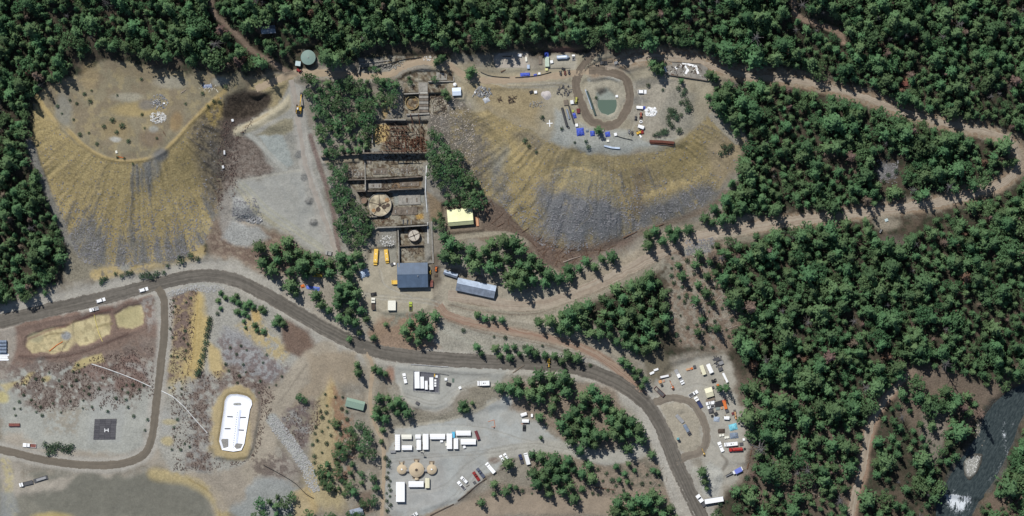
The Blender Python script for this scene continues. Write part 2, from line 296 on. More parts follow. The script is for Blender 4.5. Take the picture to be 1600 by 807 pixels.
face(LFACE, LR, (182,160,112), (138,134,128), 0.57, None, lambda u, v: -0.12 + 0.26*GS(u,v,225,272,22,42) + 0.20*sstep(330,405,v) + 0.16*GS(u,v,310,350,34,50) + 0.12*GS(u,v,140,370,22,40) + 0.20*sstep(300, 335, u)*sstep(180, 230, v) - 0.10*GS(u,v,100,220,50,60))
poly([(296,196),(340,160),(356,200),(352,300),(335,330),(318,300),(305,250)], (128,116,102), 20, 0.75, 0.9); poly([(296,196),(340,160),(356,200),(352,300),(335,330)], (92,84,76), 12, 0.7, None, (N3, 0.52, 0.05))
stroke([(58,152),(80,182),(110,208),(132,229),(165,248),(200,253),(243,245),(272,222),(302,190),(340,152),(352,142)], 7, (190,164,112), 0.9, 4)
for b in ((215,172,48,14,YELD,.9),(180,205,30,20,(160,140,104),.8),(200,152,30,8,(176,168,150),.7),(265,128,30,12,(166,158,142),.8),(345,128,16,8,(170,166,155),.8),(100,175,16,34,(150,146,136),.8),(180,218,11,5,(188,184,176),.9),(240,202,9,6,(170,168,160),.8),(236,218,22,16,(128,106,90),.6),(230,165,16,10,(126,120,116),.8),(140,120,16,30,(172,150,112),.6),(215,112,40,10,(152,136,110),.7),(275,190,12,18,(160,128,88),.6)): blob(*b)
poly([(320,165),(345,152),(350,175),(335,200),(318,190)], (178,152,92), 6, .8, None, (N4,.42,.08)); blob(250,243,14,12,(128,126,126),.9); blob(240,262,14,24,(150,148,146),.6)
poly([(352,150),(378,141),(424,143),(430,160),(415,174),(397,187),(376,193),(352,204),(345,178)], (86,75,65), 9, 1, 1.0); poly([(352,150),(424,143),(415,174),(376,193),(345,178)], (60,52,46), 8, .7, None, (N3,.5,.05)); poly([(345,190),(380,186),(400,184),(372,205),(362,240),(348,260)], (108,94,86), 8, .9, 1.0)
stroke([(45,225),(70,290),(98,355),(122,410)], 12, (152,147,140), .8, 6, 0.9); poly([(108,385),(122,400),(160,418),(165,430),(110,442),(100,430)], (150,140,122), 6, 1, 0.8)
stroke([(150,430),(200,422),(260,420),(300,408),(312,392)], 18, (200,174,122), .9, 8, 0.5, (N4,.36,.08)); blob(195,418,10,8,(165,162,155),.9)
# ---- pit between pile and ruin
PIT = [(372,205),(400,188),(432,165),(455,128),(472,130),(480,200),(500,270),(520,330),(538,392),(500,398),(440,365),(390,345),(350,350),(346,300),(378,272),(400,250)]
poly([(330,345),(350,340),(390,350),(440,372),(510,398),(530,430),(440,436),(400,425),(370,412),(325,402)], (158,138,120), 8, 1, .7); poly([(330,350),(390,360),(440,372),(510,398),(450,420),(400,415),(330,395)], (128,106,94), 8, .8, .8, (N4,.46,.07))
poly([(392,125),(448,122),(452,150),(425,172),(424,146),(395,138)], (172,154,118), 6, 1, .7); poly(PIT, (172,166,156), 6, 1, .55)
poly([(368,212),(388,217),(424,264),(395,273),(362,278),(340,330),(346,290),(356,240)], (142,125,114), 9, .9, 1.0); poly([(350,215),(388,217),(422,264),(360,290),(340,330)], (104,90,82), 8, .6, None, (N3,.54,.05)); poly([(350,225),(400,240),(400,268),(350,320)], (166,152,140), 8, .5, None, (N4,.55,.05)); poly([(399,212),(445,185),(461,183),(463,200),(445,211),(418,213)], (156,146,122), 4, 1, .7)
poly([(402,214),(445,212),(457,258),(446,265)], (178,180,174), 4, 1, .5); stroke([(388,210),(410,230),(445,265)], 8, (190,186,176), .9, 4, .4); stroke([(372,207),(403,192),(440,170),(457,152)], 15, (200,186,158), .95, 5, .4); stroke([(380,200),(420,178)], 2, (172,152,120), .8, 2)
poly([(366,285),(422,273),(472,267),(487,302),(516,392),(499,391),(445,363),(407,333),(380,302)], (184,179,170), 6, 1, .35); poly([(380,290),(470,275),(490,330),(470,360),(410,320)], (172,169,163), 12, .6, None, (N2,.48,.06))
for P, c in (([(374,288),(407,325),(457,360),(505,392)],(192,185,164)),([(380,286),(415,322),(462,355),(508,388)],(186,180,162)),([(368,292),(400,328),(450,364)],(184,176,156)),([(366,285),(420,274),(472,266)],(194,186,172)),([(430,285),(470,330)],(180,176,168))): stroke(P, 4, c, .8, 3)
poly([(361,304),(380,312),(399,336),(412,350),(390,346),(364,336)], (170,168,165), 5, 1, 1.0); poly([(353,342),(407,358),(420,375),(384,388),(349,376)], (182,179,174), 7, .95, .8); poly([(350,300),(362,303),(364,340),(350,370),(342,350)], (170,160,150), 6, .9, .7); stroke([(385,312),(400,330),(430,352)], 7, (176,166,140), .7, 5)
stroke([(462,140),(470,215),(480,265),(500,325),(518,388)], 19, (188,180,170), .95, 6, .35); stroke([(458,180),(464,230),(478,275),(498,335)], 2.2, (172,164,154), .7, 2); stroke([(476,200),(486,260),(506,320),(522,380)], 2.2, (198,190,180), .7, 2)
stroke([(484,212),(499,260),(518,318),(530,394)], 7, (140,118,110), .9, 4, .8); stroke([(492,215),(508,262),(528,325),(542,394)], 6, (176,168,158), .9, 3)
for a, b in ((467,242),(476.6,278),(483.6,314.5),(490.6,347.4)): blob(a, b, 8, 7, (148,144,139), 1, .4, .9)
# ---- left foot: haul road shoulders, pits, scrub flats
stroke(HAUL, 46, (178,170,160), .95, 10, .5, smooth=False); stroke(HAUL, 58, (188,180,168), .45, 14, None, (N4,.45,.08), smooth=False)
poly([(0,512),(30,506),(240,458),(246,470),(246,520),(180,545),(130,556),(60,575),(0,590)], (140,116,104), 6, 1, .6); poly([(0,512),(22,510),(26,540),(12,590),(0,590)], (172,160,148), 6, 1, .5)
poly([(218,470),(244,462),(246,500),(232,520),(226,495)], (172,162,154), 6, .8, .6, (N4,.42,.08)); poly([(60,560),(180,535),(246,510),(246,560),(200,570),(120,562),(40,600)], (138,116,104), 6, .9, .7)
for P in PITS: poly(P, (206,186,142), 3, 1, .35); poly(P, (176,160,122), 3, .8, None, (N4,.5,.05)); poly(P, (222,204,158), 3, .6, None, (N1,.53,.04))
poly([(104,508),(122,502),(126,530),(108,545)], (200,182,140), 5, .8, .5); blob(103,524,9,8,(158,156,156),1,.4,.8); stroke([(52,532),(75,524),(100,520)], 2.4, (130,112,80), .8); stroke([(150,512),(165,507),(176,506)], 3.4, (150,134,96), .8); blob(55,528,14,9,(170,162,130),.7); poly([(182,492),(200,482),(218,479),(222,506),(206,514),(187,512)], (182,170,124), 3, .6)
stroke([(45,530),(75,518),(105,508),(150,490),(176,483)], 3, (132,92,82), .7); stroke([(30,556),(80,559),(120,553),(160,540),(200,522)], 2.6, (108,84,76), .8); stroke([(40,578),(80,566),(92,556),(100,542),(108,530)], 1.4, (96,78,70), .8, 1.6)
# scrub flat with helipad
poly([(0,590),(60,572),(120,562),(200,570),(246,555),(240,640),(228,700),(200,715),(110,716),(50,705),(0,692)], (176,173,164), 8, 1, .45)
poly([(0,560),(50,572),(100,560),(150,560),(246,520),(246,560),(200,640),(130,640),(90,640),(40,640),(30,615)], (140,124,114), 10, .85, .8, (N1,.43,.07)); poly([(0,575),(120,560),(246,530),(244,600),(170,640),(60,640)], (120,103,96), 10, .7, None, (N4,.52,.05))
poly([(110,560),(220,545),(236,600),(150,630)], (136,104,94), 10, .5, None, (N2,.5,.06))
poly([(112,580),(118,566),(140,558),(160,552),(165,565),(140,570),(125,578)], YEL, 3, 1, .3); poly([(30,600),(45,585),(55,582),(40,602)], YEL, 3, .9); blob(72,592,10,5,YEL,.8,.5,None,-25); blob(4,620,12,12,(206,190,132),.9); poly([(0,600),(30,595),(10,612)], YEL, 4, .8)
poly([(0,680),(30,676),(60,700),(120,706),(215,712),(236,690),(246,640),(256,640),(250,700),(235,730),(160,738),(60,730),(0,720)], (178,164,148), 8, .9, .4)
poly([(140,640),(150,610),(175,605),(195,640),(190,690),(140,692)], (174,172,166), 10, .8, .35); poly([(70,640),(130,640),(120,680),(70,675)], (160,146,128), 10, .6, None, (N4,.45,.07))
stroke([(200,570),(225,580),(240,605)], 8, (168,164,158), .5)
# the basin at the lower left
poly([(20,740),(60,738),(150,742),(240,744),(300,752),(332,770),(340,830),(330,900),(-60,900),(-60,760)], (142,136,123), 7, 1, .35); poly([(60,742),(240,746),(320,768),(330,807),(100,807),(30,775)], (126,122,111), 9, .85, .3)
poly([(0,712),(20,716),(40,742),(60,750),(120,740),(100,760),(40,775),(0,790)], (178,166,152), 8, .9, .4); stroke([(5,715),(14,740),(12,775),(20,800)], 14, (196,180,138), .85, 8, .4, (N4,.38,.08)); blob(80,812,40,14,(190,168,112),.9); blob(180,818,40,10,(184,160,108),.7); poly([(0,770),(20,770),(30,800),(0,830)], (150,150,148), 6, .8)
stroke([(240,742),(290,748),(325,765),(345,790),(350,830)], 20, (192,170,122), .85, 12, .5); stroke([(296,750),(326,768),(342,790),(344,830)], 2.5, (160,138,92), .8); stroke([(304,746),(334,764),(352,790)], 2, (216,190,130), .8)
poly([(240,725),(330,700),(420,690),(440,720),(380,790),(352,800),(330,762),(290,745)], (172,158,142), 10, .9, .5)
# scrub triangle right of the side road
poly([(262,460),(300,446),(345,446),(430,490),(500,545),(470,570),(430,640),(400,720),(330,740),(262,740),(245,700),(258,600)], (172,166,156), 8, 1, .7)
poly([(264,464),(310,452),(312,500),(300,560),(290,590),(262,600)], (130,108,98), 8, .95, .8); poly([(264,464),(320,450),(312,510),(292,590),(262,600)], (186,162,118), 8, .6, None, (N4,.53,.05))
poly([(305,462),(318,455),(322,490),(330,500),(318,560),(306,592),(290,600),(282,585),(296,540),(298,500)], (198,172,116), 9, 1, .5); stroke([(310,470),(306,520),(298,580)], 2, (176,146,86), .6); stroke([(314,490),(310,540),(304,580)], 1.6, (176,146,86), .5)
poly([(262,545),(290,545),(288,610),(262,612)], (192,174,128), 10, .75, None, (N1,.46,.07)); poly([(325,530),(345,545),(358,580),(345,592),(325,580)], (200,174,120), 6, .9, .4)
poly([(368,505),(400,495),(420,520),(440,530),(455,550),(440,562),(410,545),(385,530)], (194,170,120), 10, .85, .6, (N4,.38,.08)); poly([(390,480),(405,485),(408,500),(395,505)], (200,168,108), 4, .9)
poly([(345,510),(372,510),(400,540),(450,580),(420,600),(380,580),(350,560)], (160,156,156), 8, .9, .8); poly([(345,520),(440,560),(460,590),(430,610),(350,590)], (124,104,100), 8, .7, None, (N4,.5,.05))
poly([(300,575),(340,590),(360,565),(400,580),(430,610),(420,660),(400,700),(405,640),(395,615),(370,602),(345,610),(335,640),(330,700),(335,735),(290,735),(295,680),(302,640)], (130,112,103), 8, .9, .9, (N1,.38,.1)); poly([(290,590),(330,580),(345,610),(335,700),(330,740),(285,735),(292,680),(270,640)], (150,146,142), 6, .6, None, (N4,.53,.05))
poly([(440,500),(480,510),(500,545),(470,560),(445,545)], (124,98,84), 8, .9, .8); blob(255,660,22,26,(176,172,166),.7); blob(265,660,14,6,(190,174,134),.8); blob(262,690,12,8,(194,174,126),.8); blob(322,447,34,6,(172,168,160),.8)
stroke(SIDE, 24, (182,174,164), .85, 8, .4, smooth=False)
# around the lined pond
poly([(350,606),(372,603),(392,608),(406,622),(406,644),(397,696),(390,714),(365,720),(338,718),(327,700),(333,645),(338,618)], (188,166,124), 5, 1, .4); poly(POND, (200,180,140), 3, 1)
poly([(385,640),(405,620),(440,580),(430,640),(425,690),(400,740),(385,735),(395,690)], (166,150,134), 8, .8, .7)
# gravel fan and slopes below the haul road
stroke([(510,548),(480,570),(455,600),(432,640),(420,670),(412,700),(395,740)], 34, (178,164,146), .95, 10, .5); stroke([(478,572),(450,610),(440,625)], 2.4, (140,128,114), .7); stroke([(425,655),(447,682),(463,706),(480,732),(494,765)], 17, (176,174,168), 1, 5, 1.0)
poly([(440,655),(460,630),(500,625),(505,650),(485,690),(470,700),(450,680)], (126,110,106), 6, .9, .8, (N4,.42,.07)); poly([(440,655),(470,640),(500,635),(490,690)], (164,162,160), 6, .6, None, (N1,.52,.05))
poly([(500,615),(520,600),(530,640),(525,700),(520,760),(540,770),(535,800),(490,790),(475,750),(485,700)], (188,168,126), 14, .85, .6); poly([(510,590),(520,580),(525,620),(512,640)], (200,172,122), 6, .9); poly([(520,600),(545,640),(560,700),(540,770),(520,740)], (160,118,92), 8, .7, .6, (N4,.44,.08))
poly([(480,550),(560,548),(560,600),(520,600),(500,620),(460,640),(480,600)], (170,152,130), 10, .9, .5); blob(440,740,30,30,(158,146,136),.7); poly([(400,750),(440,745),(485,790),(480,830),(390,830),(360,800)], (164,166,164), 8, .8, .5); poly([(455,770),(490,760),(500,800),(460,820)], (200,172,120), 6, .7); poly([(395,720),(440,700),(470,740),(440,745),(400,745)], (112,96,90), 8, .7, .9, (N4,.46,.06)); poly([(560,770),(580,765),(585,800),(560,807)], (128,108,94), 5, .8)
stroke(CAMPROAD, 15, (172,158,140), .95, 6, .4, smooth=False)
# ---- camp gravel
CAMP = [(608,672),(640,660),(700,658),(760,640),(775,622),(800,630),(845,640),(855,680),(930,704),(960,710),(1000,694),(1010,706),(990,722),(930,725),(880,704),(830,704),(790,712),(770,740),(735,765),(680,800),(610,810),(604,740)]
poly(CAMP, (180,179,175), 5, 1, .25); poly(CAMP, (173,168,161), 5, .6, None, (N2,.52,.06)); poly([(612,715),(690,715),(700,760),(690,790),(615,795)], (176,172,168), 14, .7, .2)
poly([(622,572),(700,566),(775,572),(800,576),(775,602),(722,605),(707,628),(682,640),(650,637),(626,622),(618,590)], (180,176,168), 5, 1, .25); stroke([(624,600),(632,622),(650,636),(682,640),(706,629),(722,606),(770,602)], 4, (196,188,176), .8)
poly([(612,640),(650,642),(690,648),(712,640),(740,612),(770,608),(775,625),(740,650),(690,660),(640,662),(615,668)], (152,142,126), 6, .95, .8); stroke([(620,668),(650,664),(700,656),(750,640),(775,625)], 4, (186,176,158), .8); blob(610,585,9,14,(170,128,108),.8)
stroke([(680,806),(715,785),(735,770),(765,745),(800,725)], 3.5, (116,104,94), .8); poly([(690,807),(740,775),(790,755),(860,770),(960,780),(990,807)], (152,136,120), 10, 1, .7); poly([(770,740),(800,730),(830,720),(830,760),(790,760)], (152,142,128), 6, .8, .7)
poly([(800,600),(960,600),(1000,680),(960,700),(880,690),(850,660),(800,640)], (150,132,116), 8, .9, .8); poly([(830,720),(930,722),(960,730),(1040,720),(1060,790),(960,780),(830,770)], (152,134,118), 8, .9, .8); poly([(960,725),(1040,715),(1050,760),(985,765)], (126,118,104), 8, .8, .9, (N4,.45,.07))
stroke(BOTROAD, 30, (162,144,126), 1, 8, .35, smooth=False); stroke(MIDROAD, 20, (178,172,162), 1, 8, .35, smooth=False); blob(772,719,10,6,(134,108,96),.8)
# ---- middle: yard, ruin and slopes
poly([(440,430),(520,425),(560,470),(575,520),(600,545),(560,535),(500,505),(440,465)], (172,160,146), 8, .9, .6)
poly([(545,388),(622,384),(620,410),(672,408),(676,456),(692,438),(696,430),(720,455),(790,474),(730,490),(700,486),(690,500),(650,490),(610,500),(590,520),(565,480),(530,445),(500,440),(470,436),(530,425),(560,430),(575,410)], (180,168,148), 7, 1, .35)
poly([(600,382),(622,382),(622,412),(604,412)], (150,146,136), 6, .8); poly([(590,500),(640,490),(690,505),(700,540),(640,548),(590,545),(575,520)], (160,132,110), 8, .9, .7); poly([(600,490),(640,486),(650,500),(610,510)], (150,150,136), 6, .7, None, (N4,.45,.06))
poly([(670,395),(686,395),(690,480),(680,486),(676,456),(672,420)], (120,106,92), 5, .9, .5); stroke([(686,440),(688,480),(700,495)], 7, (116,104,92), .8)
poly([(690,500),(730,508),(790,522),(860,535),(850,556),(780,555),(700,552),(680,530)], (172,164,150), 7, 1, .7); stroke(LOWER, 14, (150,120,100), .9, 6, smooth=False); stroke([(690,512),(720,530),(760,545)], 8, (178,172,158), .7)
stroke(UPPER[:120], 46, (176,164,146), .85, 14, .6, smooth=False); poly([(700,474),(780,486),(870,486),(900,500),(960,545),(985,580),(930,548),(850,520),(760,505),(700,490)], (174,162,144), 10, .8, .7); stroke([(705,486),(780,498),(850,508),(905,525)], 4, (192,180,162), .7, 4); stroke([(705,470),(760,478),(820,486),(870,474)], 4, (140,118,98), .7)
poly([(690,320),(760,310),(800,340),(850,390),(880,430),(840,420),(800,375),(750,375),(715,378),(690,360)], (146,128,110), 8, .95, .7); poly([(745,300),(800,320),(840,380),(870,410),(830,395),(790,365),(750,358)], (122,102,90), 8, .8, .9); stroke([(710,372),(760,366),(800,368),(830,385),(850,410),(880,440)], 8, (182,170,150), .8)
poly([(672,100),(740,100),(745,128),(720,150),(690,150),(672,145)], (172,158,134), 6, .9, .5); poly([(672,150),(700,150),(730,160),(725,250),(735,300),(705,250),(672,200)], (126,116,106), 8, .95, 1.0); poly([(672,150),(735,160),(730,300),(690,240)], (158,152,146), 8, .6, None, (N4,.53,.05))
# ruin floors
poly([(560,92),(640,90),(640,104),(600,112),(560,114)], (150,146,138), 4, .9, .9)
for P, z in TERR: poly(P, (136,122,102), 2, 1, 1.0); poly(P, (92,74,60), 2, .8, None, (N3,.5,.05)); poly(P, (176,167,150), 2, .75, None, (N4,.52,.05))
poly([(583,195),(607,194),(604,222),(584,224)], (206,176,118), 3, 1, .3); poly([(565,228),(590,234),(604,250),(568,250)], (160,156,150), 3, 1, .9); poly([(612,282),(658,278),(658,292),(614,296)], (150,116,82), 3, .7, .7); poly([(612,300),(662,298),(664,318),(616,322)], (160,162,156), 4, .8, .7); poly([(650,336),(668,334),(668,342),(652,343)], (204,160,82), 3, .9)
poly([(605,355),(622,355),(622,385),(606,390),(585,380)], (160,154,144), 5, .9, .9); poly([(572,150),(630,130),(630,188),(582,188)], (158,148,132), 4, .9, 1.0); poly([(595,165),(605,155),(612,170),(600,186)], (196,164,112), 4, .9); poly([(505,246),(560,242),(566,252),(540,258),(506,256)], (160,146,124), 4, .9, .8)
poly([(660,255),(672,250),(674,410),(664,410)], (152,146,136), 3, .9, .6); poly([(668,300),(690,318),(690,350),(672,345)], (156,132,104), 4, .9, .6)
# ---- right pile
RPLAT = [(735,108),(770,100),(830,108),(900,80),(985,88),(1040,86),(1110,94),(1130,112),(1120,150),(1105,180),(1085,206),(1050,230),(985,240),(920,238),(870,226),(845,212),(800,190),(762,170),(725,172),(712,150)]
poly(RPLAT, (176,164,142), 6, 1, .5); poly(RPLAT, (158,146,126), 6, .6, None, (N2,.52,.07)); poly([(725,130),(800,125),(850,150),(840,200),(800,190),(750,165)], (172,150,110), 16, .75, .7); poly([(870,170),(930,210),(1000,215),(1060,215),(985,238),(920,238),(860,220)], (170,170,164), 8, .9, .6)
poly([(985,130),(1060,120),(1085,150),(1075,210),(1010,215),(985,180)], (170,160,146), 8, .8, .6); poly([(1050,140),(1090,150),(1085,205),(1040,215),(1030,180)], (150,144,132), 8, .7, .8)
face(RFACE, RR, (168,149,110), (138,135,131), 0.57, None, lambda u, v: -0.10 + 0.14*sstep(320,350,v) + 0.10*GS(u,v,735,230,40,50))
FR = RR*0.5 + N3*0.2 + N1*0.3
poly([(690,172),(735,172),(762,190),(768,240),(756,300),(735,300),(712,260)], (134,124,112), 14, .9, .95, (N4,.4,.1)); poly([(768,235),(786,212),(796,232),(784,262),(770,290)], (150,149,145), 10, .75, .9); poly([(796,205),(830,204),(850,222),(842,242),(815,240)], (142,130,112), 8, .8, .95)
poly([(786,222),(815,215),(850,250),(862,300),(856,372),(838,360),(812,330),(795,290)], (186,163,114), 18, .7, .8, (FR,.42,.1)); poly([(760,215),(790,190),(812,198),(790,225),(776,250)], (190,166,116), 12, .7, .7)
poly([(850,285),(880,300),(930,306),(962,322),(984,350),(962,376),(905,386),(868,374),(845,345)], (128,128,131), 18, .95, 1.0, (FR,.36,.09)); poly([(880,250),(930,256),(966,286),(968,318),(930,306),(885,298),(866,268)], (160,147,116), 14, .8, .8, (FR,.38,.1))
poly([(1000,318),(1050,306),(1100,286),(1125,296),(1108,320),(1045,343),(985,363)], (126,124,124), 14, .95, 1.0, (FR,.38,.1)); poly([(760,255),(790,275),(800,320),(770,315)], (130,126,122), 12, .8, 1.0, (FR,.42,.1)); poly([(990,262),(1010,262),(1005,330),(985,345)], (140,122,100), 12, .7, .9)
stroke([(805,236),(848,262),(880,258),(930,272),(965,296),(980,330),(985,362)], 4, (190,164,112), .7, 5, None, (N4,.4,.1)); stroke([(1008,304),(1050,294),(1100,270),(1128,238)], 10, (204,178,126), .75, 8, None, (N4,.34,.1)); stroke([(905,300),(925,330),(900,360)], 2.5, (164,150,118), .5, 4); stroke([(960,262),(1000,258),(1060,246),(1100,215)], 6, (182,160,112), .6, 6); poly([(1040,232),(1086,208),(1100,230),(1080,268),(1040,280)], (176,154,104), 14, .6, .6)
poly([(1105,230),(1140,205),(1170,222),(1150,262),(1120,290),(1108,262)], (176,156,126), 10, .8, .6); stroke([(1112,180),(1130,200),(1150,222)], 10, (172,164,152), .8); blob(1135,240,24,12,(186,164,132),.8)
poly([(828,362),(860,382),(905,390),(960,378),(1000,364),(985,385),(930,402),(880,425),(850,415),(825,385)], (124,103,92), 12, .95, 1.0); poly([(830,365),(960,385),(930,402),(870,420)], (150,128,110), 10, .5, None, (N4,.55,.05)); poly([(700,172),(760,170),(800,190),(770,220)], (164,144,104), 10, .5)
stroke([(1000,364),(1050,347),(1110,324),(1132,300)], 10, (140,122,106), .8, 6, .9); poly([(880,430),(950,410),(1000,385),(1080,352),(1120,340),(1140,355),(1040,390),(950,432),(890,462)], (170,154,134), 8, .9, .6)
# loop road surroundings, pond shore
poly([(915,120),(975,118),(982,160),(960,190),(925,182),(908,150)], (178,168,150), 6, .9, .6); poly([(932,146),(950,138),(962,150),(964,166),(958,176),(948,180),(938,175),(934,164)], (166,170,160), 4, 1, .3); poly([(930,140),(945,136),(950,143),(938,150)], (104,98,90), 4, .9, .9); stroke([(920,125),(945,120),(968,125)], 6, (188,184,174), .8); blob(953,112,40,6,(160,152,140),.8)
poly([(770,88),(780,83),(822,82),(826,107),(776,107)], (188,178,164), 4, 1, .3); poly([(860,84),(900,84),(900,108),(850,110),(850,90)], (186,176,160), 5, .9, .4); blob(880,78,22,5,(150,108,96),.7); blob(995,158,22,8,(140,134,126),.8); blob(1110,100,30,6,(150,126,106),.8)
stroke([(745,118),(800,124),(870,116)], 18, (184,168,140), .8, 8, .3); poly([(905,190),(930,200),(990,205),(980,215),(920,222),(900,210)], (174,172,164), 5, .8)
# ---- upper and lower forest roads, clearings in the right forest
stroke(UPPER[120:], 26, (160,136,114), .9, 10, .6, smooth=False); stroke(UPPER[90:], 34, (172,160,142), .5, 10, None, (N4,.52,.06), smooth=False)
for b in ((1385,268,20,16,(140,136,136)),(1385,348,26,14,(172,158,140)),(1395,378,30,14,(116,104,96)),(1290,240,26,10,(126,110,98)),(1330,262,26,14,(132,112,98)),(1600,255,16,30,(168,150,130)),(1555,295,20,10,(176,152,130))): blob(*b, .9, .5, .8)
stroke(TOPTRAIL, 8, (150,128,112), .9, 5, .6, smooth=False); stroke(RTRAIL, 9, (160,134,116), .9, 5, smooth=False); stroke(TRACKR, 20, (164,136,116), 1, 8, .5, smooth=False); stroke([(1483,0),(1486,30),(1484,55)], 8, (140,112,98), .9); blob(1414,128,8,10,(160,116,92),.9); stroke([(475,80),(495,95),(510,112)], 7, (178,166,150), .8); blob(415,46,20,8,(150,118,102),.8)
poly([(1020,385),(1080,375),(1130,372),(1140,420),(1170,470),(1180,520),(1130,545),(1050,540),(1040,480),(1045,420)], (146,126,110), 10, .9, .9); poly([(1030,395),(1110,380),(1160,480),(1120,540),(1060,540)], (168,160,146), 10, .6, None, (N4,.52,.06)); poly([(1060,376),(1120,372),(1110,395),(1070,400)], (170,166,156), 6, .8, .9)
poly([(1000,555),(1030,545),(1045,560),(1050,590),(1020,600)], (122,112,94), 6, .9, .5); poly([(1150,580),(1200,600),(1300,640),(1340,700),(1330,807),(1180,807),(1160,720)], (122,106,93), 16, .8, .8); poly([(1150,640),(1180,650),(1170,740),(1150,760)], (156,140,126), 8, .8, .7)
poly([(1395,560),(1480,580),(1530,600),(1600,560),(1600,590),(1540,640),(1500,690),(1460,700),(1400,640)], (136,118,104), 14, .8, .7); poly([(1440,650),(1480,640),(1470,720),(1440,740)], (150,140,128), 8, .7); poly([(1545,770),(1600,740),(1600,807),(1530,807)], (132,112,98), 8, .8)
# right yard
poly([(1022,600),(1055,575),(1110,555),(1135,560),(1150,600),(1155,640),(1172,690),(1168,720),(1150,745),(1130,775),(1105,770),(1090,730),(1100,690),(1060,640),(1030,625)], (180,172,160), 6, 1, .3); poly([(1030,632),(1060,626),(1090,640),(1098,685),(1080,710),(1058,700),(1045,665)], (176,164,146), 5, 1, .5)
poly([(1092,735),(1108,722),(1128,735),(1132,755),(1118,778),(1100,772)], (186,182,174), 5, .9, .6); blob(1088,735,9,7,(188,182,170),.9); stroke([(1128,712),(1136,722),(1130,735)], 5, (126,116,106), .7); stroke([(1010,640),(1030,680),(1045,720),(1060,762),(1075,807)], 14, (186,176,164), .8, 6); stroke([(975,618),(1000,640),(1020,680),(1035,715),(1045,755),(1060,800)], 14, (184,176,166), .9, 6)
for P in ([(612,668),(680,664),(750,668),(830,690)],[(605,718),(660,712),(740,706),(830,694),(930,714)],[(608,722),(664,716),(744,710),(834,698)],[(690,795),(720,770),(760,730),(810,700)],[(684,794),(714,768),(752,728),(800,700)],[(640,770),(690,760),(730,725),(770,700)],[(630,620),(680,632),(712,612),(760,592)],[(632,616),(680,627),(708,608),(758,588)],[(690,560+20),(740,586),(790,578)],[(560,455),(600,462),(660,466),(690,474)],[(560,459),(600,467),(655,471),(688,480)],[(592,420),(600,445),(640,462)],[(1060,610),(1090,600),(1130,610)],[(1100,650),(1112,690),(1140,720),(1155,726)],[(750,112),(800,130),(870,128),(905,140)],[(745,122),(800,135),(868,133)],[(985,200),(1000,160),(985,130)]):
    stroke(P, 1.6, (150,143,134), .55, 1.6); stroke([(a+3.4, b+2.6) for a, b in P], 1.6, (190,184,174), .5, 1.6)
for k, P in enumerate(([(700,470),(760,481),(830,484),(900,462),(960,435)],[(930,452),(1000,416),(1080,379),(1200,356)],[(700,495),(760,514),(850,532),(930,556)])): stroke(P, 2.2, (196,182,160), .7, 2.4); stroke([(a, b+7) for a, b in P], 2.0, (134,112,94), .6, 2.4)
# river bed and bar
put(win(1430,500,1760,1020), 1-sstep(-2, 6, poly_sd(RIVER, WU[win(1430,500,1760,1020)], WV[win(1430,500,1760,1020)])), (96,92,86), 1.0)
poly([(1510,720),(1520,712),(1532,714),(1530,728),(1522,742),(1512,746),(1507,732)], (172,168,160), 4, 1, 1.0); poly([(1526,668),(1545,660),(1550,690),(1540,706),(1528,700)], (150,150,128), 6, .8, 1.0)
_sat = GC.mean(-1, keepdims=True); GC = (_sat + (GC-_sat)*0.92)*np.array([0.965, 1.0, 0.985])
GC = np.clip(GC * (0.90 + 0.20*fbm(UU/40, VV/40, 96, 3))[..., None], 0, 0.9)

